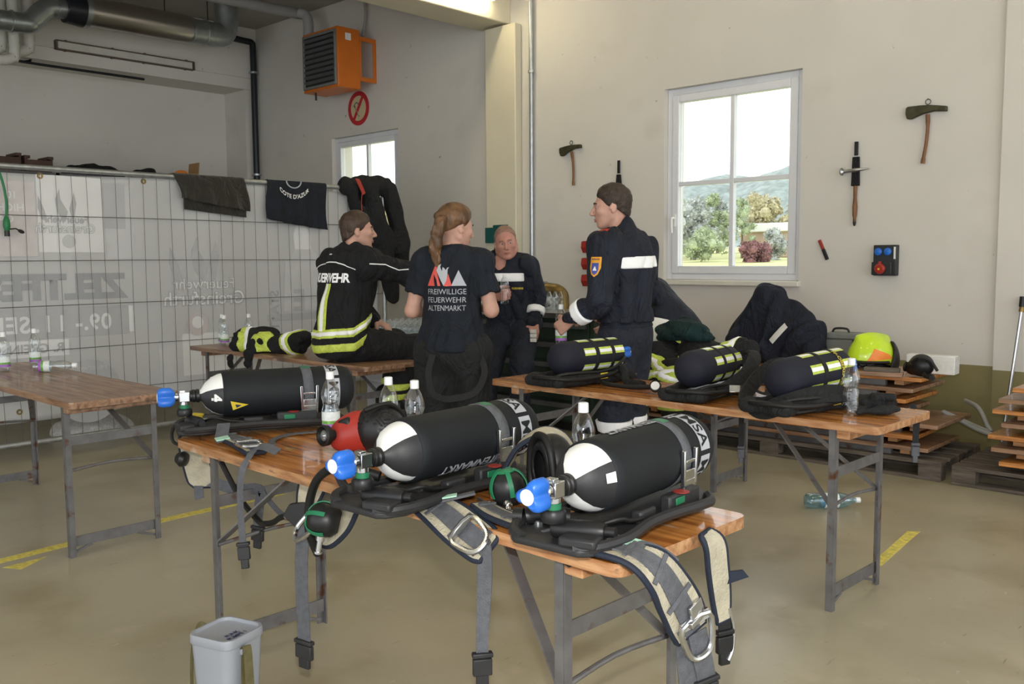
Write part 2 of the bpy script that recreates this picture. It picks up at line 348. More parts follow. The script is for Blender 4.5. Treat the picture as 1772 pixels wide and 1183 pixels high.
# ------------------------------------------------------------------ lettering
def text2d(txt, size=1., bold=0., align='LEFT', res=3, maxe=None, space=1.):
    cu = bpy.data.curves.new('t', 'FONT'); cu.body = txt; cu.size = size; cu.align_x = align; cu.offset = bold; cu.resolution_u = res; cu.fill_mode = 'FRONT'; cu.space_character = space
    ob = bpy.data.objects.new('t', cu); COL.objects.link(ob)
    dg = bpy.context.evaluated_depsgraph_get(); me = bpy.data.meshes.new_from_object(ob.evaluated_get(dg))
    bm = bmesh.new(); bm.from_mesh(me); bmesh.ops.triangulate(bm, faces=bm.faces)
    if maxe:
        for _ in range(6):
            es = [e for e in bm.edges if e.calc_length() > maxe]
            if not es: break
            bmesh.ops.subdivide_edges(bm, edges=es, cuts=1); bmesh.ops.triangulate(bm, faces=bm.faces)
    bm.verts.index_update(); v = np.array([q.co[:] for q in bm.verts]); f = [tuple(q.index for q in p.verts) for p in bm.faces]; bm.free()
    bpy.data.objects.remove(ob); bpy.data.curves.remove(cu); bpy.data.meshes.remove(me)
    return v, f
def poly2d(pts, maxe=None):
    bm = bmesh.new(); bm.faces.new([bm.verts.new((p[0], p[1], 0)) for p in pts]); bmesh.ops.triangulate(bm, faces=bm.faces)
    if maxe:
        for _ in range(7):
            es = [e for e in bm.edges if e.calc_length() > maxe]
            if not es: break
            bmesh.ops.subdivide_edges(bm, edges=es, cuts=1); bmesh.ops.triangulate(bm, faces=bm.faces)
    bm.verts.index_update(); v = np.array([q.co[:] for q in bm.verts]); f = [tuple(q.index for q in p.verts) for p in bm.faces]; bm.free(); return v, f
# ------------------------------------------------------------------ distance-field sculpting
def smin(a, b, k):
    if k <= 0: return np.minimum(a, b)
    h = np.maximum(k - np.abs(a - b), 0) / k; return np.minimum(a, b) - h * h * k * .25
def smax(a, b, k): return -smin(-a, -b, k)
def d_seg(P, a, b, ra, rb):
    a = np.asarray(a, float); b = np.asarray(b, float); ab = b - a
    t = np.clip(((P - a) @ ab) / max(1e-9, ab @ ab), 0, 1); q = P - a - t[:, None] * ab
    return np.sqrt((q * q).sum(1)) - (ra + (rb - ra) * t)
def d_ell(P, c, r, rot=None):
    q = P - np.asarray(c, float)
    if rot is not None: q = q @ np.asarray(rot)
    r = np.asarray(r, float); k0 = np.sqrt(((q / r) ** 2).sum(1)); k1 = np.sqrt(((q / (r * r)) ** 2).sum(1)); return k0 * (k0 - 1) / np.maximum(k1, 1e-6)
def d_box(P, c, h, r=0., rot=None):
    q = P - np.asarray(c, float)
    if rot is not None: q = q @ np.asarray(rot)
    q = np.abs(q) - (np.asarray(h, float) - r); return np.sqrt((np.maximum(q, 0) ** 2).sum(1)) + np.minimum(q.max(1), 0) - r
def d_slab(P, c, n, h): return np.abs((P - np.asarray(c, float)) @ unit(n)) - h
def wob(P, f, s=0.):
    x, y, z = P[:, 0] * f + s, P[:, 1] * f + 1.7 * s, P[:, 2] * f + 2.3 * s
    return (np.sin(x + 1.3 * np.sin(y * 1.1 + z * .4)) * np.sin(y * .9 + 1.2 * np.sin(z * 1.2)) + np.sin(z * 1.3 + 1.5 * np.sin(x * .8 - y * .5)) * .6) / 1.6
def folds(P, f, d, s=0.):
    """soft creases running along direction d"""
    d = unit(d); q = P - np.outer(P @ d, d) * .8; w = wob(q, f, s); return 1 - 2 * np.abs(w) ** .8
def polygonise(fn, lo, hi, h):
    lo, hi = np.asarray(lo, float), np.asarray(hi, float); B = 4
    nb = np.ceil((hi - lo) / (h * B)).astype(int) + 1; n = nb * B
    cx = [lo[i] + h * (np.arange(nb[i]) * B + B / 2) for i in range(3)]
    CP = np.stack(np.meshgrid(*cx, indexing='ij'), -1).reshape(-1, 3); cd = fn(CP).reshape(nb)
    near = np.abs(cd) < h * B * 1.35 + .012
    D = np.repeat(np.repeat(np.repeat(cd, B, 0), B, 1), B, 2); mk = np.repeat(np.repeat(np.repeat(near, B, 0), B, 1), B, 2)
    I = np.argwhere(mk); D[mk] = fn(lo + h * I)
    S = D < 0
    c = np.zeros(tuple(n - 1), int); pos = np.zeros(tuple(n - 1) + (3,)); cnt = np.zeros(tuple(n - 1))
    off = [(i, j, k) for i in (0, 1) for j in (0, 1) for k in (0, 1)]
    sl = lambda A, o: A[o[0]:A.shape[0] - 1 + o[0], o[1]:A.shape[1] - 1 + o[1], o[2]:A.shape[2] - 1 + o[2]]
    for o in off: c += sl(S, o)
    act = (c > 0) & (c < 8); ai = np.argwhere(act); idx = -np.ones(tuple(n - 1), int); idx[act] = np.arange(len(ai))
    ps = np.zeros((len(ai), 3)); ct = np.zeros(len(ai)); at = tuple(ai.T)
    for a in off:
        for ax in range(3):
            if a[ax]: continue
            b = list(a); b[ax] = 1; va = D[tuple(ai[:, q] + a[q] for q in range(3))]; vb = D[tuple(ai[:, q] + b[q] for q in range(3))]
            x = (va < 0) != (vb < 0); t = np.where(x, va / np.where(x, va - vb, 1), 0)
            p = np.tile(np.array(a, float), (len(ai), 1)); p[:, ax] = t; ps += p * x[:, None]; ct += x
    ver = lo + h * (ai + ps / np.maximum(ct, 1)[:, None]); F = []
    for ax in range(3):
        u, w = (ax + 1) % 3, (ax + 2) % 3; s0 = [slice(1, -1)] * 3; s0[ax] = slice(0, -1); s1 = list(s0); s1[ax] = slice(1, None)
        A, Bq = S[tuple(s0)], S[tuple(s1)]; e = np.argwhere(A != Bq); fl = A[tuple(e.T)]; st = np.array([1, 1, 1]); st[ax] = 0; e = e + st
        g = lambda du, dw: idx[tuple((e - np.eye(3, dtype=int)[u] * du - np.eye(3, dtype=int)[w] * dw).T)]
        q = np.stack([g(1, 1), g(0, 1), g(0, 0), g(1, 0)], 1); q[~fl] = q[~fl][:, ::-1]; F.append(q)
    F = np.concatenate(F); F = F[(F >= 0).all(1)]
    return ver, F
def sculpt(name, fn, lo, hi, h, material, parent=None, paint=None, mats=None, relax=1):
    v, f = polygonise(fn, lo, hi, h)
    for _ in range(relax):
        e = np.concatenate([f[:, [0, 1]], f[:, [1, 2]], f[:, [2, 3]], f[:, [3, 0]]]); acc = np.zeros_like(v); cn = np.zeros(len(v))
        np.add.at(acc, e[:, 0], v[e[:, 1]]); np.add.at(acc, e[:, 1], v[e[:, 0]]); np.add.at(cn, e[:, 0], 1); np.add.at(cn, e[:, 1], 1)
        v = .5 * v + .5 * acc / np.maximum(cn, 1)[:, None]
    me = bpy.data.meshes.new(name); me.from_pydata(v.tolist(), [], f.tolist())
    for q in (mats or [material]): me.materials.append(MATS[q])
    if paint is not None: me.polygons.foreach_set('material_index', paint(v[f].mean(1)).astype(np.int32))
    me.polygons.foreach_set('use_smooth', [True] * len(me.polygons)); me.update()
    o = bpy.data.objects.new(name, me); COL.objects.link(o)
    if parent is not None: o.parent = parent
    o['_bv'] = 0; del o['_bv']
    BV[o.name] = (v, f)
    return o
BV = {}
def bvh(*objs):
    vv, ff, k = [], [], 0
    for o in objs: v, f = BV[o.name]; vv.append(v); ff.extend((np.asarray(f) + k).tolist()); k += len(v)
    return BVHTree.FromPolygons(np.concatenate(vv).tolist(), ff)
def decal(name, v2, f, material, parent, bv, o, ax, ay, d, off=.002, maxd=1.):
    """wrap flat lettering onto a surface: points o + x*ax + y*ay thrown along d"""
    o, ax, ay, d = [np.asarray(q, float) for q in (o, ax, ay, d)]; d = unit(d); out = []; ok = []
    for p in v2:
        q = o + ax * p[0] + ay * p[1]; h = bv.ray_cast(Vector(q), Vector(d), maxd)
        if h[0] is None: out.append(q); ok.append(False)
        else: out.append(np.array(h[0]) - d * off); ok.append(True)
    f = [t for t in f if all(ok[i] for i in t)]
    # drop faces stretched across silhouettes
    f = [t for t in f if max(np.linalg.norm(out[t[i]] - out[t[i - 1]]) for i in range(3)) < 4 * max(1e-3, max(np.linalg.norm((v2[t[i]] - v2[t[i - 1]])[:2]) for i in range(3)) * np.linalg.norm(ax))]
    n = MB(); n.add(out, f); return n.build(name, material, parent, ang=180)
# ================================================================== the setting
YW = 7.0
def slab_wall(name, x0, x1, z1, holes, y0, y1, split=.65):
    b = MB(); xs = sorted({x0, x1, *[q for h in holes for q in h[:2]]}); zs = sorted({0, split, z1, *[q for h in holes for q in h[2:]]})
    for i in range(len(xs) - 1):
        for j in range(len(zs) - 1):
            cx, cz = (xs[i] + xs[i + 1]) / 2, (zs[j] + zs[j + 1]) / 2
            if any(h[0] < cx < h[1] and h[2] < cz < h[3] for h in holes): continue
            b.bx(xs[i], xs[i + 1], y0, y1, zs[j], zs[j + 1], 1 if cz < split else 0)
    return struct(b.build(name, ['wall', 'dado'], smooth=False))
W1 = (-4.70, -3.40, 1.235, 2.925); W2 = (-9.70, -8.40, 1.235, 2.965)
slab_wall('wall_right', -12.3, 4.6, 4.6, [W1, W2], YW, YW + .32)
struct(MB().bx(-12.3, 4.6, -5.0, YW, -.12, 0).build('floor', 'floor', smooth=False), 'glossy olive beige painted concrete floor with scuff marks')
struct(MB().bx(-12.3, 4.6, -5.0, YW + .3, 4.6, 4.8).build('ceiling', 'ceiling', smooth=False))
struct(MB().bx(-12.3, -6.6, -5.2, -5.0, 0, 4.6).build('wall_back_added', 'wall', smooth=False)); struct(MB().bx(-6.6, 4.6, -5.2, -5.0, 4.0, 4.6).build('trim_5', 'wall', smooth=False), 'unseen wall strip added above the open gateway to cut daylight')  # unseen wall and strip, both added to cut daylight from behind
struct(MB().bx(-12.3, -12.0, -5.0, YW, 0, 4.6).build('wall_left', 'wall', smooth=False))
b = MB().bx(-12.0, -11.4, -5.0, YW, 3.93, 4.6).bx(-12.0, -11.43, -5.0, YW, 3.78, 3.93).bx(-12, -11.46, 6.84, YW, 0, 3.78)
struct(b.build('trim_1', 'wall', smooth=False), 'white lintel beam over the recess in the left wall')
struct(MB().bx(-6.86, -6.43, 6.90, YW, 0, 3.8).build('trim_2', 'beam', bev=.01), 'cream painted pilaster under the ceiling beam')
struct(MB().bx(-7.0, -6.58, -5.0, YW, 3.82, 4.6).build('trim_3', 'beam', bev=.01), 'cream painted concrete ceiling beam')
b = MB().bx(-1.915, -1.3, 6.955, YW, .63, 4.6, 0).bx(-1.915, -1.3, 6.955, YW, 0, .63, 1)
struct(b.build('trim_4', ['wall', 'dado'], smooth=False), 'shallow pilaster on the wall beside the axes')
# floor markings
def strip(pts, label, nm='floor_tape', cat='tape'):
    n = len(pts); b = MB().prism(pts, 0, .0012); return tag(b.build(nm, 'tape', smooth=False), label, cat)
strip([(-4.585, 1.36), (-4.50, 1.30), (-4.55, 1.0), (-4.62, 1.0)], 'short yellow adhesive tape stub on the floor near the brown table leg')
strip([(-4.73, 1.15), (-4.66, 1.15), (-4.775, 2.33), (-4.79, 3.05), (-4.86, 3.05), (-4.85, 2.35)], 'long yellow adhesive tape line on the floor beneath the brown table')
strip([(-4.61, 1.40), (-4.52, 1.45), (-4.626, 1.60)], 'yellow adhesive tape triangle on the floor beside the long tape line', 'tape_triangle')
strip([(-1.631, 4.145), (-1.585, 4.165), (-1.646, 4.83), (-1.697, 4.80)], 'short yellow adhesive tape strip on the floor by the right table leg')
# windows
def window(name, W, handle=True):
    x0, x1, z0, z1 = W; y = YW + .055; w = .055
    fr = MB()
    fr.bx(x0, x0 + w, y, y + .07, z0, z1); fr.bx(x1 - w, x1, y, y + .07, z0, z1); fr.bx(x0 + w, x1 - w, y, y + .07, z1 - w, z1); fr.bx(x0 + w, x1 - w, y, y + .07, z0, z0 + w)
    root = struct(fr.build(name, 'pvc', bev=.006)); s = .068; a0, a1, c0, c1 = x0 + w, x1 - w, z0 + w, z1 - w; y2 = y - .012
    sa = MB(); sa.bx(a0, a0 + s, y2, y + .06, c0, c1); sa.bx(a1 - s, a1, y2, y + .06, c0, c1); sa.bx(a0 + s, a1 - s, y2, y + .06, c1 - s, c1); sa.bx(a0 + s, a1 - s, y2, y + .06, c0, c0 + s)
    sa.build('sash', 'pvc', root, bev=.008)
    g0, g1, h0, h1 = a0 + s, a1 - s, c0 + s, c1 - s; mx = (g0 + g1) / 2; mz = h0 + (h1 - h0) * .505
    MB().bx(mx - .019, mx + .019, y - .002, y + .05, h0, h1).build('mullion', 'pvc', root, bev=.004)
    MB().bx(g0, mx - .019, y, y + .048, mz - .019, mz + .019).bx(mx + .019, g1, y, y + .048, mz - .019, mz + .019).build('glazing_bar', 'pvc', root, bev=.004)
    for (p0, p1) in ((g0, mx), (mx, g1)):
        for (q0, q1) in ((h0, mz), (mz, h1)): MB().bx(p0, p1, y + .02, y + .026, q0, q1).build('pane', 'glass', root, smooth=False)
    MB().bx(x0 - .02, x1 + .02, YW - .05, YW + .06, z0 - .045, z0 - .001).build('window_sill', 'sill', root, bev=.008)
    if handle:
        hz = z0 + .46; h = MB().box((a0 + .035, y2 - .008, hz + .07), (.026, .014, .11)).tube(smooth_path([(a0 + .035, y2 - .015, hz + .09), (a0 + .035, y2 - .05, hz + .09), (a0 + .033, y2 - .052, hz + .05), (a0 + .032, y2 - .045, hz - .04)], 4), .010, 8)
        h.build('handle', 'white', root)
    return root
window('window_1', W1); window('window_2', W2, False)
# ------------------------------------------------------------------ outside the windows
def gz(y): return -.35 + max(0, y - 8) * .0235
b = MB(); ys = [7.4, 20, 40, 60, 80, 95, 130, 200]
v = [(x, y, gz(y)) for y in ys for x in (-190, 60)]
b.add(v, [(2 * i, 2 * i + 1, 2 * i + 3, 2 * i + 2) for i in range(len(ys) - 1)]); struct(b.build('ground', 'meadow', smooth=False), 'pale mown meadow outside the window')
rng = np.random.default_rng(3)
def hills():
    n = 90; v = []; f = []
    for i in range(n + 1):
        x = -420 + i * 6.0; h = 31 + 4 * math.sin(i * .31) + 3 * math.sin(i * .83 + 1) + rng.uniform(-1.2, 1.2)
        for k in range(7): t = k / 6; v.append((x + rng.uniform(-2, 2), 240 + 95 * t + rng.uniform(-3, 3), 3 + h * math.sin(t * PI / 2) + (rng.uniform(-1.2, 1.2) if k else 0)))
    for i in range(n):
        for k in range(6): a = i * 7 + k; f.append((a, a + 7, a + 8, a + 1))
    return struct(MB().add(v, f).build('hills', 'hill', ang=180), 'hazy wooded hills on the horizon')
hills()
def tree(nm, label, x, y, w, h, m, seed, cat='tree', group=None, trunk=True, z=None):
    z = gz(y) if z is None else z; rt = thing(nm, label, cat, (x, y, z), 0, group); g = np.random.default_rng(seed); b = MB()
    lum = [(g.uniform(.18 if trunk else .0, .95), g.uniform(0, 2 * PI), math.sqrt(g.uniform(0, 1))) for _ in range(26)]
    C_ = []
    for t_, a_, q_ in lum:
        rr = w * .42 * math.sin(PI * min(1, .24 + t_ * .72)); C_.append((V(q_ * rr * math.cos(a_), q_ * rr * math.sin(a_), h * t_ * .9), w * g.uniform(.10, .17))); b.ball(C_[-1][0], C_[-1][1] * .72, 8)
    for i in range(2600):   # leaf sprays
        c, s = C_[i % len(C_)]; d = unit(g.normal(size=3)); p = c + d * s * g.uniform(.75, 1.15); u = unit(np.cross(d, g.normal(size=3))) * w * g.uniform(.010, .024); q = unit(np.cross(u, d) + d * g.uniform(-.8, .8)) * w * g.uniform(.010, .024)
        b.add([p - u - q, p + u - q, p + u + q, p - u + q], [(0, 1, 2, 3)])
    b.build('crown', m, rt, smooth=False)
    if trunk: MB().tube([(0, 0, -.3), (0, 0, h * .5)], [w * .05, w * .02], 7).build('trunk', 'bark', rt)
    return rt
TR = [(-49.5, 79, 6.0, 6.2, 'tree_g4', 'grey green willow beyond the meadow behind the low light bush'), (-56.5, 86, 7, 6.8, 'tree_g1', 'grey green tree seen at the window handle side of the meadow'), (-47.2, 84.5, 3.2, 6.8, 'tree_g2', 'green leafy tree behind the window mullion'), (-52.5, 100, 6.4, 7.4, 'tree_g3', 'yellowing autumn tree behind the long low building'), (-46.5, 102, 5.4, 7.0, 'tree_g1', 'grey green tree behind the end of the long low building'),
      (-62, 95, 7, 7.4, 'tree_g2', 'tall green tree at the meadow edge near the willow'), (-96, 78, 11, 10, 'tree_g3', 'yellow green tree seen through the small window above the hung jacket'), (-112, 84, 11, 9, 'tree_g1', 'grey tree seen at the edge of the small window')]
for k, (q, m, w_) in enumerate(((-.665, 'tree_g1', 'grey green'), (-.632, 'tree_g4', 'silvery'), (-.600, 'tree_g2', 'bright green'), (-.570, 'tree_g1', 'dull green'), (-.540, 'tree_g3', 'golden'), (-.512, 'tree_g2', 'light green'), (-.485, 'tree_g4', 'pale grey'))): TR.append((q * 114 + (k % 2), 114 + (k % 2) * 6, 5.2, 8.2 + (k % 3) * .5, m, '%s tree in the wood edge behind the meadow trees' % w_))
for i, (x, y, w, h, m, lb) in enumerate(TR): tree('tree', lb, x, y, w, h, m, 20 + i)
tree('bush', 'fresh green bush at the meadow edge below the willow', -44.2, 72, 4.2, 2.9, 'tree_g2', 41, 'bush', None, False)
tree('bush', 'dark red shrub at the meadow edge in front of the long building', -38.0, 70, 3.4, 1.9, 'redbush', 42, 'bush', None, False)
tree('bush', 'small grey shrub above the dark red shrub', -39.8, 77, 3.0, 3.0, 'tree_g4', 43, 'bush', None, False)
hb = thing('long_building', 'long low building with white roof beyond the meadow', 'building', (-44.5, 90, gz(90)))
MB().bx(-4.6, 9, -2, 2, 0, 2.6).build('wall', 'facade', hb, smooth=False); MB().bx(-5.0, 9.4, -2.4, 2.4, 2.6, 3.5).build('roof', 'white', hb, bev=.1)
# ------------------------------------------------------------------ ceiling services in the left bay
def fluor(name, label, loc, L, on, rz=0., flip=0.):
    t = thing(name, label, 'ceiling light', loc, rz)
    MB().bx(-.055, .055, -L / 2, L / 2, .0, .06).build('housing', 'lampwhite' if on else 'lampbrown', t, bev=.006)
    MB().tube([(0, -L / 2 + .03, -.022), (0, L / 2 - .03, -.022)], .018, 10).build('tube', 'tube_on' if on else 'lampwhite', t)
    for s in (-1, 1): MB().box((0, s * (L / 2 - .02), -.015), (.06, .03, .05)).build('end_cap', 'lampwhite' if on else 'lampbrown', t, bev=.004)
    return t
lampA = fluor('fluorescent_lamp', 'lit fluorescent lamp fixed to the side of the cream beam', (-6.50, 5.95, 4.02), 1.5, True)
MB().bx(-.09, .0, -.7, .7, .045, .075).build('bracket', 'lampwhite', lampA)
for i, (x, y) in enumerate([(-3.6, 5.3), (-3.6, 2.4), (-.6, 5.3), (-.6, 2.4), (-3.6, -.6)]):
    fluor('fluorescent_lamp', 'lit fluorescent lamp on the ceiling of the right bay', (x, y, 4.54), 1.5, True).__setitem__('group', 'ceiling lamps of the right bay')
wl = thing('wall_lamp', 'unlit fluorescent strip lamp in a brown frame on the lintel', 'lamp', (-11.4, 5.19, 3.965))
MB().bx(0, .05, -.84, .84, -.045, .045).build('diffuser', 'whitepipe', wl, bev=.01)
fr = MB().bx(0, .06, -.86, .86, .043, .055).bx(0, .06, -.86, .86, -.055, -.043).bx(0, .06, -.865, -.85, -.05, .05).bx(0, .06, .85, .865, -.05, .05)
fr.build('frame', 'lampbrown', wl)
for y in (-.75, -.2, .2, .75):
    for z in (-.056, .056): MB().bx(.0, .066, y - .012, y + .012, z - .006, z + .006).build('clip', 'lampbrown', wl)
# galvanised ventilation duct
dx = -10.6
du = thing('ventilation_duct', 'galvanised steel ventilation duct with silencer running under the ceiling', 'duct', (dx, 5.0, 4.2))
def ring(b, y, r, w=.03, z=0): b.lathe([(r, y - w / 2), (r + .012, y - w / 4), (r + .012, y + w / 4), (r, y + w / 2)], 28, (0, 0, z), (0, 1, 0), close=False)
MB().lathe([(.0, -.62), (.165, -.62), (.165, .58), (0, .58)], 32, (0, 0, .015), (0, 1, 0)).build('silencer', 'ductsteel', du, ang=30)
MB().lathe([(0, -.66), (.185, -.66), (.185, -.60), (0, -.60)], 32, (0, 0, .015), (0, 1, 0)).build('silencer_collar', 'galv', du, ang=30)
MB().lathe([(0, -.85), (.155, -.85), (.175, -.66), (0, -.66)], 32, (0, 0, .0), (0, 1, 0)).build('flange_cover', 'blackpipe', du, ang=30)
b = MB().tube(smooth_path([(0, -.75, -.01), (0, -.95, -.02), (0, -1.05, -.05), (0, -1.2, -.2), (0, -1.32, -.24), (0, -2.2, -.25), (0, -4.5, -.25)], 6), .105, 22)
for y, z in ((-1.4, -.24), (-1.55, -.24), (-.93, -.02)): ring(b, y, .105, .03, z)
b.build('branch_pipe', 'galv', du, ang=50)
b = MB().tube(smooth_path([(0, .58, .015), (0, .8, .015), (0, .95, .02), (0, 1.06, .06), (0, 1.10, .2), (0, 1.10, .4)], 6), .145, 24)
for y in (.62, .80): ring(b, y, .147, .035, .015)
b.build('elbow_pipe', 'galv', du, ang=50)
for y in (.3, .85): MB().tube([(0, y, .1), (0, y, .4)], .006, 6).build('hanger', 'blackpipe', du)
# pipes
def pipe(nm, label, path, r, m, cat='pipe', sm=4, extra=None):
    p = np.asarray(path, float); base = p[0]; t = thing(nm, label, cat, base); MB().tube(smooth_path(p - base, sm) if sm else list(p - base), r, 12).build('tube', m, t)
    for q in (extra or []): q = np.asarray(q) - base; MB().lathe([(r * 1.0, -.015), (r * 1.5, -.012), (r * 1.5, .012), (r, .015)], 12, q, (0, 0, 1), close=False).build('clamp', 'galv', t)
    return t
pipe('drain_pipe', 'black pipe running down the corner beside the heater wall', [(-11.35, 6.25, 4.43), (-11.35, 6.8, 4.41), (-11.35, 6.9, 4.40), (-11.35, 6.92, 4.3), (-11.35, 6.92, 3.6), (-11.35, 6.92, 2.2), (-11.35, 6.92, .0)], .042, 'blackpipe', extra=[(-11.35, 6.92, 4.0), (-11.35, 6.92, 2.62)])
pipe('heating_pipe', 'thin black pipe with capped end along the lintel underside', [(-11.5, 4.10, 4.4), (-11.5, 4.10, 3.80), (-11.5, 4.09, 3.76), (-11.5, 3.95, 3.74), (-11.5, 4.2, 3.735), (-11.5, 5.44, 3.735)], .016, 'blackpipe', sm=0)
pipe('grey_pipe', 'thick grey insulated pipe under the ceiling leading to the heater', [(-9.8, 2.5, 4.40), (-9.8, 6.3, 4.44), (-9.72, 6.60, 4.44), (-9.66, 6.66, 4.36), (-9.66, 6.66, 4.12)], .062, 'greypaintpipe', extra=[])
pipe('grey_conduit', 'slim grey conduit dropping from the ceiling to the orange heater', [(-9.0, 6.95, 4.58), (-8.92, 6.95, 4.5), (-8.9, 6.95, 4.3), (-8.9, 6.9, 4.08)], .017, 'greypaintpipe')
pipe('wall_conduit', 'tall grey steel conduit on the wall beside the pilaster', [(-6.27, 6.965, 4.58), (-6.27, 6.965, 1.05)], .022, 'galv', sm=0, extra=[(-6.27, 6.965, 1.42), (-6.27, 6.965, 3.3)])
for k, (x, y, r_, z0) in enumerate([(-11.0, 3.62, .065, 3.74), (-10.98, 3.90, .06, 3.76), (-10.84, 3.70, .055, 3.62)]):
    pipe('insulated_pipe', ('cream insulated pipe beside the pipe casing, ending highest', 'cream insulated pipe next to the thin black heating pipe', 'slim cream insulated pipe bending lowest in the corner')[k], [(x, y, 4.58), (x, y, z0 + .10), (x, y - .02, z0 + .02), (x, y - .10, z0 - .02), (x, y - .2, z0 - .03)], r_, 'whitepipe')['group'] = 'cream pipes in the corner'
MB_ = MB().bx(-11.38, -11.1, 2.4, 4.02, 3.9, 4.56); tag(MB_.build('pipe_casing', 'whitepipe', bev=.02), 'cream boxed pipe casing on the wall behind the insulated pipes', 'casing')
# ------------------------------------------------------------------ orange unit heater
hx0, hx1, hy0, hy1, hz0, hz1 = -9.46, -8.77, 6.43, 6.76, 3.42, 4.10
ht = thing('unit_heater', 'orange fan heater with grey louvred grille hung on the wall', 'heater', (-9.115, 6.6, 3.42))
def L_(b): return b.xform(None, (9.115, -6.6, -3.42))
L_(MB().bx(hx0, hx1, hy0 + .01, hy1, hz0, hz1)).build('body', 'orangeheat', ht, bev=.008)
g = MB().bx(hx0 + .02, hx0 + .05, hy0 - .012, hy0 + .03, hz0 + .03, hz1 - .03).bx(hx1 - .05, hx1 - .02, hy0 - .012, hy0 + .03, hz0 + .03, hz1 - .03).bx(hx0 + .05, hx1 - .05, hy0 - .012, hy0 + .03, hz1 - .06, hz1 - .03).bx(hx0 + .05, hx1 - .05, hy0 - .012, hy0 + .03, hz0 + .03, hz0 + .06)
L_(g).build('grille_frame', 'case', ht, bev=.004)
L_(MB().bx(hx0 + .05, hx1 - .05, hy0 + .004, hy0 + .014, hz0 + .06, hz1 - .06)).build('grille_back', 'blackplas', ht)
for i in range(9):
    z = hz0 + .10 + i * .06; L_(MB().box(((hx0 + hx1) / 2, hy0 - .004, z), (.58, .05, .006), rotx(-.7))).build('louvre', 'drawer', ht)
lg = MB(); zz0, zz1 = 3.52, 4.03
lg.bx(hx1 - .012, hx1, hy1, YW - .002, zz1 - .05, zz1).bx(hx1 - .012, hx1, hy1, YW - .002, zz0, zz0 + .05).bx(hx1 - .012, hx1, YW - .05, YW - .002, zz0 + .05, zz1 - .05).bx(hx1 - .012, hx1, hy1, hy1 + .02, zz0 + .05, zz1 - .05)
L_(lg).build('wall_bracket', 'orangeheat', ht, bev=.004)
lg2 = MB().bx(hx0, hx0 + .012, hy1, YW - .002, zz1 - .05, zz1).bx(hx0, hx0 + .012, hy1, YW - .002, zz0, zz0 + .05).bx(hx0, hx0 + .012, YW - .05, YW - .002, zz0 + .05, zz1 - .05)
L_(lg2).build('wall_bracket', 'orangeheat', ht, bev=.004)
for z in (3.52, 3.92): L_(MB().tube([(hx0, 6.55, z), (hx0 - .06, 6.55, z)], .022, 10)).build('pipe_union', 'brass', ht)
L_(MB().tube([(hx0 + .16, 6.5, hz0), (hx0 + .16, 6.5, hz0 - .09)], .012, 8)).build('drain_valve', 'blackpipe', ht)
L_(MB().bx(hx1, hx1 + .002, hy0 + .12, hy0 + .2, hz1 - .14, hz1 - .06)).build('sticker', 'paper', ht)
# no-smoking sign
sg = thing('no_smoking_sign', 'round red and cream no smoking sign above the small window', 'sign', (-9.13, YW - .002, 3.275))
def disc(b, r, y, n=48): return b.prism([(r * math.cos(2 * PI * i / n), r * math.sin(2 * PI * i / n)) for i in range(n)], 0, .003, (0, -y, 0), ((1, 0, 0), (0, 0, 1), (0, -1, 0)))
disc(MB(), .155, .001).build('sign_plate', 'signcream', sg)
MB().lathe([(.150, 0), (.150, .006), (.205, .006), (.205, 0)], 48, (0, 0, 0), (0, -1, 0), close=False).build('red_ring', 'signred', sg, ang=30)
c45 = np.array([[math.cos(.785), 0, -math.sin(.785)], [0, 1, 0], [math.sin(.785), 0, math.cos(.785)]])
b = MB().bar((.02, -.005, -.10), (-.075, -.005, .045), .002, .028, (0, 1, 0)).build('cigarette', 'ink', sg)
MB().bar((.016, -.0062, -.09), (-.052, -.0062, .012), .002, .018, (0, 1, 0)).build('cigarette_paper', 'signcream', sg)
MB().tube(smooth_path([(-.07, -.006, .05), (-.03, -.006, .075), (.0, -.006, .05), (.03, -.006, .07), (.05, -.006, .03)], 5), .004, 6).build('smoke_outline', 'ink', sg)
MB().box((0, -.008, 0), (.33, .003, .042), roty(-.97)).build('red_bar', 'signred', sg)
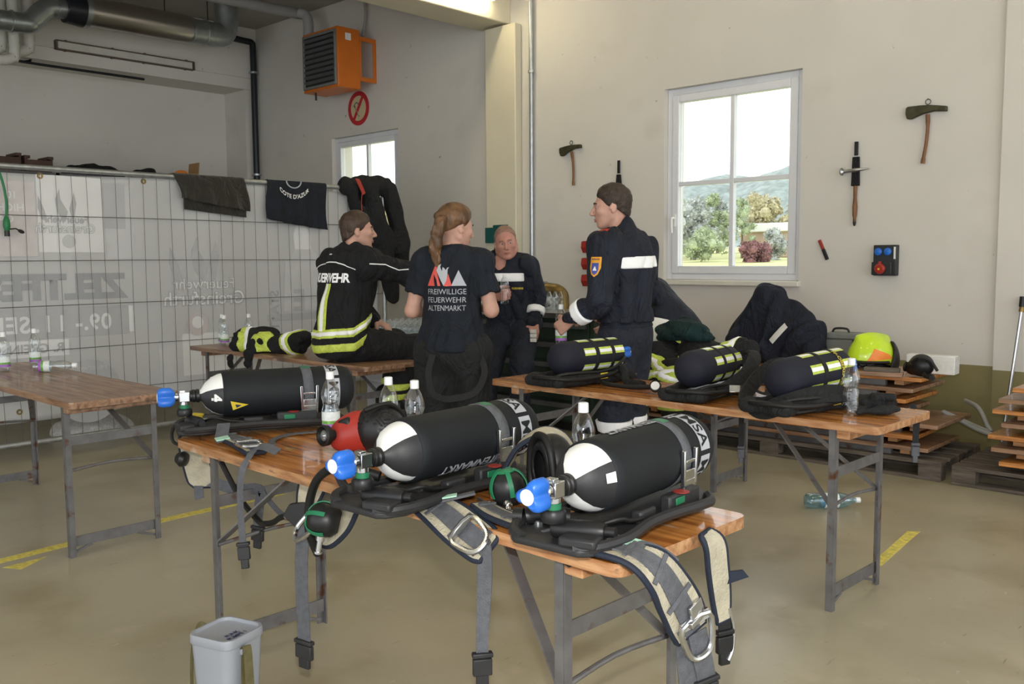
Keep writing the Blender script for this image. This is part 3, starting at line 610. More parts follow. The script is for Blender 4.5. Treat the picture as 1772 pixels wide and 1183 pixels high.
# ================================================================== folding tables
def folding_table(label, cx, cy, rz, L=2.08, Wd=.52, wood='wood', H=.78, ins=.20, brace=True):
    t = thing('folding_table', label, 'table', (cx, cy, 0), rz); T = .03; e = 'woodedge' if wood == 'wood' else 'woodold'
    top = MB(); x, y = L / 2, Wd / 2; rd = .03
    poly = []
    for sx, sy, a0 in ((1, -1, -90), (1, 1, 0), (-1, 1, 90), (-1, -1, 180)):
        for k in range(4): a = R(a0 + k * 30); poly.append((sx * (x - rd) + rd * math.cos(a), sy * (y - rd) + rd * math.sin(a)))
    k = len(poly); top.add([(p[0], p[1], H) for p in poly] + [(p[0], p[1], H - T) for p in poly], [tuple(range(k)), tuple(reversed(range(k, 2 * k)))]); top.add([(p[0], p[1], H) for p in poly] + [(p[0], p[1], H - T) for p in poly], [(i, k + i, k + (i + 1) % k, (i + 1) % k) for i in range(k)], 1)
    top.build('table_top', [wood, e], t, ang=30, bev=.003)
    for s in (-1, 1): MB().box((s * (x - ins + .045), 0, H - T - .02), (.055, Wd - .07, .04)).build('batten', e, t, bev=.004)
    for s in (-1, 1):
        lx = s * (x - ins); w = .026
        for q in (-1, 1):
            ly = q * (y - .04); lg = MB()   # angle-iron leg
            lg.bx(lx - w / 2, lx + w / 2, ly - .003, ly + .003, 0, H - T).bx(lx - .003 + s * w / 2, lx + .003 + s * w / 2, ly, ly - q * w, 0, H - T)
            lg.build('leg', 'legmetal', t, smooth=False)
        f = MB().bar((lx, -(y - .045), .075), (lx, y - .045, .075), .006, .05); f.build('foot_bar', 'legmetal', t, smooth=False)
        for q in (-1, 1): MB().bar((lx, q * (y - .06), .02), (lx, q * (y - .15), .05), .008, .012).build('foot_clip', 'legmetal', t)
        MB().bar((lx + s * .012, -(y - .045), H - .21), (lx + s * .012, y - .045, H - .21), .005, .042).build('cross_bar', 'legmetal', t, smooth=False)
        MB().tube(smooth_path([(lx - s * .01, -(y - .045), .42), (lx - s * .015, 0, .435), (lx - s * .01, y - .045, .42)], 4), .0075, 8).build('tie_rod', 'legmetal', t)
        for q in (-1, 1): MB().bar((lx - s * .008, q * (y - .055), .43), (lx - s * .36, q * .07, H - T - .005), .006, .03, (0, 1, 0)).build('brace', 'legmetal', t, smooth=False)
    return t
tblF = folding_table('orange varnished folding table under the three black air cylinders', -2.13, 1.795, R(-1.1), 2.03, .53)
tblR = folding_table('orange varnished folding table under the navy blue air cylinders', -2.385, 3.725, R(-1.7), 2.125, .53)
tblL = folding_table('worn brown folding table with empty bottles beside the banner fence', -5.36, 1.895, R(0.), 2.08, .53, 'woodold')
tblB = folding_table('brown folding table that the man in the fire jacket sits on', -5.52, 3.625, R(0.), 2.2, .46, 'woodold')
# ================================================================== banner fence
FX = -7.0; Y0, Y1 = 2.0, 5.63
fe = thing('site_fence', 'tall wire mesh site fence with galvanised tube frame', 'fence', (FX, 3.8, 0)); FT = 2.10
def Lf(b): return b.xform(None, (-FX, -3.8, 0))
Lf(MB().tube([(FX, .9, FT), (FX, Y1, FT)], .021, 12)).build('top_rail', 'fencepipe', fe)
Lf(MB().tube([(FX, .9, .13), (FX, Y1, .13)], .021, 12)).build('bottom_rail', 'fencepipe', fe)
Lf(MB().tube([(FX, Y1, .02), (FX, Y1, FT)], .021, 12)).build('end_post', 'fencepipe', fe)
wm = MB(); y = 1.0
while y < Y1 - .03: wm.tube([(FX + .004 + .004 * math.sin(y * 3), y + .012 * math.sin(y * 9), .13), (FX + .006, y + .01 * math.sin(y * 7 + 1), 1.1), (FX, y, FT)], .0018, 5, cap=False); y += .108
for z in (.45, .783, 1.107, 1.433, 1.755): wm.tube([(FX + .007, .9, z), (FX + .007, 3.2, z + .008), (FX + .007, Y1, z)], .0026, 5, cap=False)
o = Lf(wm).build('wire_mesh', 'wire', fe); o['kind'] = 'stuff'
for y in (4.05, 1.35): Lf(MB().bx(FX - .35, FX + .12, y - .11, y + .11, 0, .10)).build('concrete_foot', 'papergrey', fe, bev=.02)
fr = MB().bx(FX + .02, FX + .30, 3.35, 3.37, .02, .11).bx(FX + .02, FX + .30, 3.22, 3.24, .02, .11).bx(FX + .02, FX + .04, 3.22, 3.37, .02, .11)
# banner sheet: gently wavy, hung on the far side of the mesh
def bxo(y, z): return FX - .022 + .007 * math.sin(y * 5.1 + z) + .005 * math.sin(y * 11 + 2 * z) + .006 * math.sin(z * 3 + y * 2)
bn = thing('festival_banner', 'translucent white festival banner tied to the fence, print mirrored from behind', 'banner', (FX - .02, 3.8, .3))
def Lb(b): return b.xform(None, (-(FX - .02), -3.8, -.3))
def bsh(u, v): y = .9 + u * 4.68; z = .30 + .02 * math.sin(y * 2) + v * (2.075 - .30); return (bxo(y, z), y, z)
Lb(MB().sheet(bsh, 120, 40, .001)).build('sheet', 'banner', bn, ang=180)
for y, z in ((2.52, 2.045), (3.28, 2.05), (4.05, 2.05), (2.3, .36), (3.3, .345), (4.1, .36)): Lb(MB().lathe([(.010, 0), (.010, .006), (.021, .006), (.021, 0)], 14, (bxo(y, z) + .001, y, z), (1, 0, 0), close=False)).build('eyelet', 'brass', bn)
def printing(nm, v2, f, m, y, z, off, sx=1.):
    """flat print on the banner seen mirrored: text runs towards -Y"""
    P = [(bxo(y - p[0] * sx, z + p[1]) + .0015 + off, y - p[0] * sx, z + p[1]) for p in v2]
    return Lb(MB().add(P, [tuple(reversed(q)) for q in f])).build(nm, m, bn, ang=180)
def ptext(s, size, y, z, m, bold=.02, off=.003, sp=1., sx=1.):
    v, f = text2d(s, size, bold * size, maxe=.05, space=sp); return printing('lettering', v, f, m, y, z, off, sx)
def prect(y0, y1, z0, z1, m, off=.001): v, f = poly2d([(0, 0), (y1 - y0, 0), (y1 - y0, z1 - z0), (0, z1 - z0)], .08); return printing('print_panel', v, f, m, y1, z0, off)
def pshape(pts, y, z, m, off=.003, s=1.):
    v, f = poly2d([(p[0] * s, p[1] * s) for p in pts], .06); return printing('print_shape', v, f, m, y, z, off)
def pcirc(y, z, r_, m, off=.003, n=28): return pshape([(r_ * math.cos(2 * PI * i / n), r_ * math.sin(2 * PI * i / n)) for i in range(n)], y, z, m, off)
prect(1.7, 2.48, 1.47, 2.00, 'print_pk'); prect(2.49, 2.96, 1.50, 2.055, 'print_wh'); prect(2.98, 3.18, 1.45, 2.0, 'print_lt'); pcirc(3.1, 1.6, .1, 'print_lt', .002)
prect(2.97, 3.13, 1.68, 2.02, 'print_md', .003)
FLA = [(.0, .0), (.10, .12), (.12, .30), (.06, .44), (.05, .30), (-.04, .14)]; FLB = [(-.10, .0), (-.06, .18), (-.13, .40), (-.16, .25), (-.13, .1)]; FLC = [(.22, .0), (.26, .16), (.33, .34), (.34, .18), (.30, .03)]
for y, z, s, m in ((2.68, 1.72, .55, 'print_md'), (3.76, 1.26, .85, 'print_md')):
    for P in (FLA, FLB, FLC): pshape(P, y, z, m, .003, s)
ptext('Feuerwehr', .075, 2.855, 1.715, 'print_md', .03); ptext('Greinsfurth', .092, 2.90, 1.645, 'print_md', .045); ptext('Greinsfurth', .092, 2.90, 1.645, 'print_wh', .0, .0045)
ptext('Feuerwehr', .125, 4.04, 1.205, 'print_md', .04); ptext('Feuerwehr', .125, 4.04, 1.205, 'print_wh', .0, .0045); ptext('Greinsfurth', .155, 4.13, 1.075, 'print_md', .05); ptext('Greinsfurth', .155, 4.13, 1.075, 'print_wh', .005, .0045)
pcirc(3.69, .915, .095, 'print_rd'); pcirc(3.69, .93, .05, 'print_wh', .0045); pcirc(2.70, 1.58, .05, 'print_lt')
ptext('ZELTFEST', .245, 3.105, 1.165, 'print_dk', .05, sx=1.12)
prect(1.7, 3.12, .875, 1.095, 'print_md'); ptext('09.-', .165, 2.985, .925, 'print_wh', .025, .004, 1.08); ptext('11.', .165, 2.66, .925, 'print_wh', .025, .004, 1.2); ptext('SEPT', .165, 2.40, .925, 'print_wh', .025, .004, 1.08); prect(3.125, 3.16, .89, 1.09, 'print_wh')
prect(1.8, 2.66, .745, .865, 'print_wh'); ptext('R. GREINS', .095, 2.625, .775, 'print_md', .02, .004)
pcirc(2.79, .46, .24, 'print_md', .002, 40); ptext('Feuerwehr', .06, 2.93, .62, 'print_lt', .01, .004); ptext('F', .18, 2.86, .40, 'print_lt', .03, .004); ptext('F', .18, 2.76, .40, 'print_lt', .03, .004)
prect(3.55, 3.95, .5, .84, 'print_wh', .001); prect(3.35, 3.9, .33, .8, 'print_lt', .0005)
ptext('10.', .07, 2.36, 1.88, 'print_wh', .02); ptext('HIGHLIGHT', .075, 2.405, 1.79, 'print_wh', .02); ptext('GAST', .075, 2.33, 1.71, 'print_wh', .02)
pshape([(0, 0), (.42, 0), (.40, .42), (.28, .56), (.20, .60), (.12, .56), (.02, .44)], 4.93, .98, 'print_lt', .002); pshape([(0, 0), (.16, 0), (.18, .12), (.14, .22), (.05, .22), (0, .12)], 4.80, 1.53, 'print_wh', .003)
ptext('E', .26, 4.74, .99, 'print_md', .03); prect(4.35, 4.95, .90, .96, 'print_md'); v, f = text2d('STATT', .12, .003, maxe=.05)
printing('lettering', np.stack([v[:, 1], -v[:, 0], v[:, 2]], 1), f, 'print_md', 4.46, 1.17, .003)
# ------------------------------------------------------------------ tall shelf behind the banner with its load
sh = thing('storage_shelf', 'tall storage shelf against the left wall behind the banner fence', 'shelf', (-11.55, 4.4, 0))
for z in (.6, 1.5, 2.46): MB().bx(-.4, .4, -2.4, 2.0, z - .04, z).build('shelf_board', 'drawer', sh)
for x in (-.38, .38):
    for y in (-2.37, -.2, 1.97): MB().bx(x - .02, x + .02, y - .02, y + .02, 0, 2.46).build('upright', 'drawer', sh)
def crate(label, y0, y1, h):
    t = thing('crate', label, 'crate', (-11.35, (y0 + y1) / 2, 2.46)); w = (y1 - y0) / 2
    MB().bx(-.15, .15, -w, w, 0, .02).build('bottom', 'crate', t); 
    for s in (-1, 1): MB().bx(-.15, .15, s * w - .01, s * w + .01, .02, h).build('end_panel', 'crate', t); MB().bx(s * .15 - .008, s * .15 + .008, -w + .01, w - .01, .02, h * .8).build('side_panel', 'crate', t)
    for s in (-1, 1): MB().bx(-.16, .16, s * w * .9 - .03, s * w * .9 + .03, h - .02, h + .012).build('rim', 'crate', t)
crate('dark brown crate on the shelf behind the banner, nearest the pipes', 3.50, 3.82, .19); crate('dark brown crate on the shelf behind the banner, next to black cloth', 3.88, 4.16, .17)
def heap(nm, label, cat, c, r_, m, seed, amp=.03, h=.022, flat=0.):
    c = np.asarray(c, float)
    def fn(P):
        d = d_ell(P, (0, 0, r_[2] * .25), r_); d = d + amp * wob(P, 13, seed) + amp * .5 * folds(P, 19, (1, .4, .2), seed); return np.maximum(d, .004 - P[:, 2])
    o = sculpt(nm, fn, (-r_[0] - .08, -r_[1] - .08, -.02), (r_[0] + .08, r_[1] + .08, r_[2] * 1.6 + .06), h, m); o.location = c; tag(o, label, cat); return o
heap('folded_cloth', 'crumpled black cloth on the shelf beside the brown crates', 'cloth', (-11.35, 4.70, 2.46), (.16, .38, .13), 'blackfab', 2)
heap('folded_cloth', 'crumpled black cloth on the shelf beside the cardboard box', 'cloth', (-11.35, 5.34, 2.46), (.15, .19, .10), 'blackfab', 5)
cb = thing('cardboard_box', 'open cardboard box with an orange bag on the shelf', 'box', (-11.3, 5.80, 2.46))
MB().bx(-.14, .14, -.16, .16, 0, .10).build('carton', 'cardboard', cb, bev=.003); MB().box((0, .165, .17), (.26, .012, .15), rotx(-.1)).build('flap', 'cardboard', cb); MB().ball((.06, -.04, .11), (.07, .08, .03), 12).build('orange_bag', 'orange_dec', cb)
# ================================================================== clothes on the fence
def hung(nm, label, y0, y1, zf, zb, m, seed, slant=0., parent_cat='cloth', amp=.012):
    """cloth folded over the top rail: front flap, fold over the rail, back flap"""
    t = thing(nm, label, parent_cat, (FX, (y0 + y1) / 2, FT)); w = (y1 - y0); rr = .024
    def fn(u, v):
        y = (u - .5) * w; yy = y + .02 * math.sin(v * 5 + seed); f = amp * math.sin(u * 17 + seed + 2 * v) + amp * .6 * math.sin(u * 31 + 2 * seed - v * 3)
        zfront = zf(u); zback = zb
        if v < .6:
            q = v / .6; return (rr + .004 + (1 - q) * (f * 1.2 + .012) + .01 * (1 - q), yy, -(FT - zfront) * (1 - q))
        if v < .72:
            a = (v - .6) / .12 * PI; return (rr * math.cos(a) * 1.1, yy, rr * math.sin(a) * 1.1)
        q = (v - .72) / .28; return (-rr - .035 - q * .01 + f * .3 * q, yy, -(FT - zback) * q)
    MB().sheet(fn, 46, 50, .004).build('cloth', m, t, ang=180); return t
tw = hung('hung_trousers', 'dark olive cloth folded over the fence rail', 3.53, 4.15, lambda u: 1.93 - .085 * u if u > .12 else 1.93, 1.85, 'olive_cloth', 1)
def under(u, v):
    y = (u - .5) * .56 + .03; return (.018 + .008 * math.sin(u * 11), y, -.14 - (.115 + .05 * u) * v)
MB().sheet(under, 30, 10, .004).build('inner_flap', 'olive_cloth', tw, ang=180)
ts = hung('hung_tshirt', 'navy blue t-shirt with white lettering folded over the fence rail', 4.34, 4.95, lambda u: 1.78 - .075 * u + .05 * max(0, .25 - u), 1.8, 'navytee', 4)
g, f = text2d("COTE D'AZUR", .05, .0012, 'CENTER', maxe=.02)
P = []
for p in g:
    a = p[0] / .22; P.append((.052, -.04 + .22 * math.sin(a), -.10 + .12 - .12 * math.cos(a) * 1.0 - .03 + p[1] + .06 * a * a * 1.2 + .0))
MB().add(P, f).build('lettering', 'white', ts, ang=180)
nk = [(.046, -.04 + .075 * math.cos(a), .024 + .075 * math.sin(a) * .8) for a in np.linspace(PI, 2 * PI, 12)]
MB().tube(nk, .006, 6).build('neck_band', 'shirtgrey', ts)
# black work jacket over the fence end
def jacket_fn(P):
    d = d_seg(P, (0, -.10, .02), (.0, .36, .03), .07, .085); d = smin(d, d_seg(P, (.04, -.05, -.05), (.05, .1, -.34), .065, .07), .06)
    d = smin(d, d_seg(P, (.04, .15, -.03), (.06, .3, -.45), .085, .10), .07); d = smin(d, d_seg(P, (.05, .40, .0), (.08, .52, -.5), .08, .095), .06); d = smin(d, d_seg(P, (.08, .52, -.5), (.04, .57, -.74), .08, .06), .05)
    d = smin(d, d_seg(P, (.05, .3, -.45), (.05, .42, -1.05), .10, .07), .08); d = smin(d, d_seg(P, (-.06, .1, -.05), (-.06, .3, -.5), .05, .07), .06)
    d = smin(d, d_ell(P, (0, .17, .05), (.07, .17, .07)), .05)
    d = d + .016 * wob(P, 14, 3) + .012 * folds(P, 24, (0, .2, 1), 1)
    return smax(d, np.abs(P[:, 0] - .02) - .10, .03)
jk = thing('hung_jacket', 'black work jacket thrown over the end of the fence', 'jacket', (FX, 5.28, FT))
sculpt('jacket_body', jacket_fn, (-.22, -.3, -1.25), (.24, .8, .22), .016, 'blackfab', jk)
MB().ribbon([(.09, -.02, .08), (.115, -.02, .05), (.125, .01, -.02), (.125, .03, -.06)], .045, .006, (1, 0, .4)).build('red_tag', 'darkred', jk); MB().tube(smooth_path([(.125, .01, -.03), (.13, -.005, -.15), (.135, .0, -.30)], 5), .004, 6).build('cord', 'darkred', jk)
# green cord at the end of the fence
gc = thing('hanging_cord', 'green cable with black plug hanging over the fence rail', 'cable', (FX, 2.27, FT))
MB().tube(smooth_path([(.03, -.06, .03), (.035, -.02, -.1), (.04, .0, -.25), (.035, -.005, -.36)], 6), .009, 8).build('cable', 'greenhose', gc); MB().lathe([(.010, 0), (.022, -.03), (.024, -.07), (.016, -.10), (.0, -.11)], 12, (.035, -.005, -.35), (0, 0, 1)).build('plug', 'greenhose', gc)
MB().lathe([(.018, -.10), (.018, -.14), (0, -.14)], 12, (.035, -.005, -.35), (0, 0, 1)).build('plug_tip', 'blackplas', gc); MB().tube([(.035, .01, -.44), (.04, .05, -.435), (.04, .075, -.45)], .005, 6).ball((.04, .085, -.455), (.012, .024, .014), 8, rotx(-.4)).build('tethered_cap', 'blackplas', gc)
# things on the floor behind the fence foot
heap('rag', 'dusty pink rag on the floor behind the bottom rail', 'rag', (-7.75, 3.1, 0), (.22, .34, .13), 'papergrey', 9, .02)
# ================================================================== stacks of folded table tops on pallets
def pallet(label, x0, x1, y0, y1, nm='pallet'):
    t = thing(nm, label, 'pallet', ((x0 + x1) / 2, (y0 + y1) / 2, 0)); w, d = (x1 - x0) / 2, (y1 - y0) / 2
    for y in (-d + .05, 0, d - .05): MB().bx(-w, w, y - .05, y + .05, 0, .022).build('skid', 'pallet', t, bev=.003)
    for x in (-w + .07, 0, w - .07):
        for y in (-d + .05, 0, d - .05): MB().bx(x - .07, x + .07, y - .05, y + .05, .022, .10).build('block', 'pallet', t, bev=.003)
    for i in range(5): y = -d + .06 + i * (2 * d - .12) / 4; MB().bx(-w, w, y - .058, y + .058, .10, .125).build('deck_board', 'pallet', t, bev=.003)
    return t
pallet('weathered grey pallet under the tall stack of table tops', -4.30, -1.93, 6.0, 6.8); pallet('weathered grey pallet under the stack of table tops near the corner pilaster', -1.86, .3, 5.98, 6.75)
def board_stack(tops, label, grp, woods, x0off, L):
    z = .125
    for i, (xr, y0, w, e) in enumerate(tops):
        t = thing('folded_table', label(i), 'table top', (xr - L / 2 if x0off else xr + L / 2, y0 + w / 2, z), R(e), grp)
        nb = MB().bx(-L / 2, L / 2, -w / 2, w / 2, .045, .072, 0); nb.build('board', woods[i % len(woods)], t, bev=.004)
        for s in (-1, 1): MB().bx(s * (L / 2 - .16) - .03, s * (L / 2 - .16) + .03, -w / 2 + .05, w / 2 - .05, .012, .045).build('batten', 'woodedge', t)
        for s in (-1, 1): MB().bx(-L / 2 + .25, L / 2 - .25, s * (w / 2 - .07) - .018, s * (w / 2 - .07) + .018, 0.0, .044).build('folded_leg', 'legmetal', t, smooth=False)
        z += .0735
    return z
ordw = ['second lowest', 'third lowest', 'fourth lowest', 'fifth lowest', 'sixth lowest']
n1 = ['lowest'] + ordw[:4] + ['second topmost', 'topmost']
z1 = board_stack([(-2.02, 6.02, .62, 0), (-2.10, 6.0, .62, .6), (-1.98, 6.08, .66, -.4), (-2.22, 6.03, .60, .5), (-2.19, 6.1, .60, -.5), (-2.15, 6.08, .62, .3), (-2.10, 6.10, .60, 0)], lambda i: 'folded table top, %s of the tall pallet stack carrying the helmet' % n1[i], 'folded tables in the tall stack', ['woodold', 'wood', 'woodold', 'woodold', 'wood'], True, 2.2)
z2 = board_stack([(-1.58, 5.93, .6, 0), (-1.64, 5.98, .6, .5), (-1.66, 5.98, .62, -.4), (-1.60, 6.02, .6, .4), (-1.66, 6.05, .6, 0), (-1.62, 6.02, .6, .3), (-1.54, 6.0, .6, -.3)], lambda i: 'folded table top, %s of the stack near the corner pilaster' % (['lowest'] + ordw[:4] + ['second topmost', 'topmost'])[i], 'folded tables in the corner stack', ['wood', 'woodold', 'wood', 'woodold'], False, 2.0)
print('stack heights', z1, z2)
# ================================================================== workbench along the wall
bx0, bx1, by0 = -6.0, -4.5, 5.72; bz = .985
wb = thing('workbench', 'steel topped workbench with dark green drawers below the wall tools', 'workbench', ((bx0 + bx1) / 2, 6.3, 0)); bw = (bx1 - bx0) / 2
MB().bx(-bw, bw, by0 - 6.3, .66, bz - .045, bz).build('worktop', 'benchtop', wb, bev=.004)
MB().bx(-bw + .03, bw - .03, by0 - 6.3 + .05, .6, .08, bz - .045).build('body', 'benchgreen', wb)
for c in range(2):
    for k in range(5):
        xx = -bw + .05 + c * (2 * bw - .1) / 2; w = (2 * bw - .1) / 2 - .02; zz = .10 + k * .165
        d = MB().bx(xx, xx + w, by0 - 6.3 + .03, by0 - 6.3 + .05, zz, zz + .145).build('drawer', 'benchgreen', wb, bev=.003); MB().bx(xx + .02, xx + w - .02, by0 - 6.3 + .005, by0 - 6.3 + .035, zz + .10, zz + .14).build('handle_rail', 'drawer', d, bev=.004)
MB().bx(-bw + .05, bw - .05, by0 - 6.3 + .1, .55, 0, .08).build('plinth', 'blackplas', wb)
# ================================================================== bottles
def bottle(label, loc, group=None, lab=True, water=0., cap=True, rot=None, tall=1., m='pet', nm='water_bottle', shape=0):
    t = thing(nm, label, 'bottle', loc, 0, group); s = tall
    pr = [(.0, .006), (.018, .004), (.028, .0), (.0325, .012), (.033, .03), (.0325, .055), (.033, .09), (.030, .102), (.0272, .112), (.0285, .122), (.0335, .138), (.034, .150), (.031, .168), (.024, .188), (.016, .203), (.0125, .210), (.0125, .224), (0, .224)]
    if shape: pr = [(0, .008), (.03, .0), (.042, .012), (.043, .09), (.041, .1), (.043, .11), (.043, .2), (.036, .235), (.02, .27), (.014, .285), (.014, .30), (0, .30)]
    MB().lathe([(a * s, z * s) for a, z in pr], 24).build('bottle_body', m, t, ang=60)
    if cap: MB().lathe([(0, .207 * s), (.0148 * s, .207 * s), (.0152 * s, .21 * s), (.0148 * s, .233 * s), (.012 * s, .235 * s), (0, .235 * s)] if not shape else [(0, .29), (.016, .29), (.016, .315), (0, .315)], 18).build('cap', 'cap', t, ang=35)
    if lab:
        z0, z1 = (.028, .088) if not shape else (.105, .185); rr = .0337 * s if not shape else .0437
        for a, b_, m_ in ((.45, 1., 'lab_white'), (.25, .45, 'lab_green'), (0, .25, 'lab_purple')) if not shape else ((0, 1, 'lab_white'),):
            MB().lathe([(rr, (z0 + (z1 - z0) * a) * s), (rr, (z0 + (z1 - z0) * b_) * s)], 24, close=False).build('label_band', m_, t)
    if water: MB().lathe([(0, .008), (.026, .006), (.0318, .014), (.0318, .09), (.0268, .110), (.0268, .112)] [:5 if water < .1 else 6] + [(.0, water)], 20).build('water', 'water', t)
    if rot is not None: t.rotation_euler = rot
    return t
T = .7805
bottle('half full bottle beside the black cylinder marked with a 4', (-2.79, 1.98, T), water=.10)
bottle('clear capped bottle between the red mask and the seated man', (-2.50, 2.02, T), lab=False)
bottle('clear capped bottle with water behind the middle black cylinder', (-2.36, 2.02, T), lab=False, water=.10)
bottle('clear capped bottle behind the black cylinder nearest the table end', (-1.62, 2.015, T), lab=False)
bottle('clear unlabelled bottle beside the navy cylinder at the table end', (-1.525, 3.63, T), lab=False)
bottle('labelled empty bottle standing at the far end of the worn brown table', (-5.92, 1.87, T)); bottle('labelled empty bottle standing behind the lying bottle', (-6.08, 2.10, T))
bottle('labelled empty bottle lying on its side on the brown table', (-5.72, 1.965, T + .034), rot=(0, R(90), R(58)))
bottle('labelled bottle on the seated man\'s table, at its front edge', (-6.40, 3.58, T)); bottle('labelled bottle on the seated man\'s table, behind the front bottle', (-6.52, 3.63, T)); bottle('labelled bottle on the seated man\'s table, at its back edge', (-6.40, 3.79, T))
bottle('blue plastic water bottle lying on the floor under the right table', (-2.29, 4.86, .044), shape=1, m='petblue', rot=(0, R(90), R(45)))
# ================================================================== breathing apparatus
AXZ, CR = .145, .0865
def cylpos(x, th, r_): return (x, -r_ * math.sin(th), AXZ + r_ * math.cos(th))
class Rig:
    """apparatus in its own frame: +x towards the cylinder base, valve at -x, table at z 0"""
    def __init__(s, nm, label, loc, rz, cat='breathing apparatus', group=None): s.loc = np.asarray(loc, float); s.rz = rz; s.root = thing(nm, label, cat, loc, rz, group)
    def w(s, p): return rotz(-s.rz) @ (np.asarray(p, float) - s.loc)
    def wv(s, p): return rotz(-s.rz) @ np.asarray(p, float)
    def wb(s, mb, nm, m, parent=None, **k): mb.xform(rotz(-s.rz), rotz(-s.rz) @ (-s.loc)); return mb.build(nm, m, parent or s.root, **k)
def hand_wheel(rt, x, z, m='blueknob', s=1., y=0., d=-1):
    pts = []
    for i in range(48): a = 2 * PI * i / 48; pts.append(((.026 + .0085 * math.cos(3 * a + .4)) * s * math.cos(a), (.026 + .0085 * math.cos(3 * a + .4)) * s * math.sin(a)))
    b = MB(); A = ((0, 1, 0), (0, 0, 1), (d, 0, 0)); lv = [(.55, 0), (.85, .008), (1, .018), (1, .046), (.9, .056), (.7, .06)]
    v = [np.array([x + d * h, y + p[0] * k, z + p[1] * k]) for k, h in lv for p in pts]; n = 48
    f = [(i * n + j, i * n + (j + 1) % n, (i + 1) * n + (j + 1) % n, (i + 1) * n + j) for i in range(len(lv) - 1) for j in range(n)] + [tuple(range(n)), tuple(reversed([(len(lv) - 1) * n + j for j in range(n)]))]
    b.add(v, f); o = b.build('hand_wheel', m, rt, ang=50)
    MB().lathe([(0, 0), (.0155 * s, 0), (.0155 * s, .0015), (0, .0015)], 20, (x + d * .0605, y, z), (d, 0, 0)).build('sticker', 'white', o); return o
def demand_valve(rig, c, up, hosept, s=1., parent=None):
    """black dome with green spider, metal quick coupling"""
    rt = parent or rig.root; A = unit(up); c = np.asarray(c, float)
    b = MB().lathe([(0, -.045 * s), (.03 * s, -.043 * s), (.043 * s, -.028 * s), (.047 * s, 0), (.044 * s, .018 * s), (.034 * s, .034 * s), (.018 * s, .043 * s), (0, .045 * s)], 28, c, A); o = rig.wb(b, 'lung_demand_valve', 'blackplas', ang=60)
    b = MB().lathe([(0, .047 * s), (.019 * s, .046 * s), (.026 * s, .041 * s), (.024 * s, .038 * s)], 20, c, A); rig.wb(b, 'green_button', 'greenplas', o)
    S, U = frame(A); b = MB()
    for k in range(5):
        a = 2 * PI * k / 5; d = S * math.cos(a) + U * math.sin(a); P = [c + A * h * s + d * r_ * s for r_, h in ((.02, .046), (.036, .035), (.0465, .017), (.0495, .0), (.047, -.018))]; b.ribbon(P, .012 * s, .003, [unit(p - c) for p in P], 3)
    rig.wb(b, 'green_rib', 'greenplas', o)
    h = np.asarray(hosept, float); d = unit(h - c); p0 = c + d * .04 * s
    b = MB().tube([p0, p0 + d * .018], .013, 12).tube([p0 + d * .018, p0 + d * .05], .0085, 12).tube([p0 + d * .05, p0 + d * .056], .012, 12); rig.wb(b, 'hose_coupling', 'chrome', o); return o, p0 + d * .056
def pad(rig, path, widths, ups, nm='harness_pad', web=.5, th=.013, ring=None, m='cream'):
    b = MB().ribbon(path, widths, th, ups, 6); Q = b.last; k = len(Q); o = rig.wb(b, nm, m, ang=50)
    e = []
    for sgn in (-1, 1):
        row = []
        for i in range(k):
            d = unit(Q[min(i + 1, k - 1)][:3] - Q[max(i - 1, 0)][:3]); S = unit(np.cross(d, Q[i][3:6])); row.append(Q[i][:3] + sgn * S * Q[i][6] / 2)
        e.append(row)
    loop = e[0] + e[1][::-1]; rig.wb(MB().tube(loop, .0075, 8, closed=True), 'piping', 'pipingnavy', o)
    if web:
        P = [q[:3] + unit(q[3:6]) * (th / 2 + .003) for q in Q]; b = MB().ribbon(P[1:-1], [q[6] * web for q in Q][1:-1], .003, [q[3:6] for q in Q][1:-1], 1, sm=False); rig.wb(b, 'webbing', 'strap', o)
        for i in range(3, k - 2, 7):   # stitched cross bands
            d = unit(Q[i + 1][:3] - Q[i - 1][:3]); U = unit(Q[i][3:6]); S = unit(np.cross(d, U)); c = Q[i][:3] + U * (th / 2 + .006); rig.wb(MB().bar(c - S * Q[i][6] * .42, c + S * Q[i][6] * .42, .010, .004, U), 'cross_band', 'strap', o)
    return o, Q
def d_ring(rig, c, dx, dn, s=1., parent=None):
    """metal D-shaped buckle: dx along the strap, dn the face normal"""
    c = np.asarray(c, float); X = unit(dx); N = unit(dn); S = np.cross(X, N)
    P = [c + X * x * s + S * y * s for x, y in ((-.03, -.028), (-.03, .028), (.015, .028), (.036, .018), (.042, 0), (.036, -.018), (.015, -.028))]
    o = rig.wb(MB().tube(smooth_path(P, 3, True), .0055 * s, 8, closed=True), 'd_ring', 'chrome', parent); rig.wb(MB().bar(c - X * .03 * s - S * .03 * s, c - X * .03 * s + S * .03 * s, .016 * s, .006, N), 'ring_bar', 'chrome', o); return o
def hang_strap(rig, path, w=.04, up=(0, -1, 0), buckle=True, m='strap', bm='dkplas', n=6):
    o = rig.wb(MB().ribbon(path, w, .003, up, n), 'hanging_strap', m, ang=60)
    if buckle:
        w = w[-1] * 1.25 if hasattr(w, '__len__') else w
        e = np.asarray(path[-1], float); d = unit(e - np.asarray(path[-2], float)); U = np.asarray(up if np.ndim(up) == 1 else up[-1], float); S = unit(np.cross(d, U))
        b = MB()
        b.box(e + d * .012, (.042, w * 1.25, .016), np.stack([d, S, np.cross(d, S)], 1)); b.box(e + d * .045, (.034, w * .8, .013), np.stack([d, S, np.cross(d, S)], 1)); b.box(e - d * .018, (.012, w * 1.35, .02), np.stack([d, S, np.cross(d, S)], 1))
        rig.wb(b, 'strap_buckle', bm, o, bev=.003)
    return o
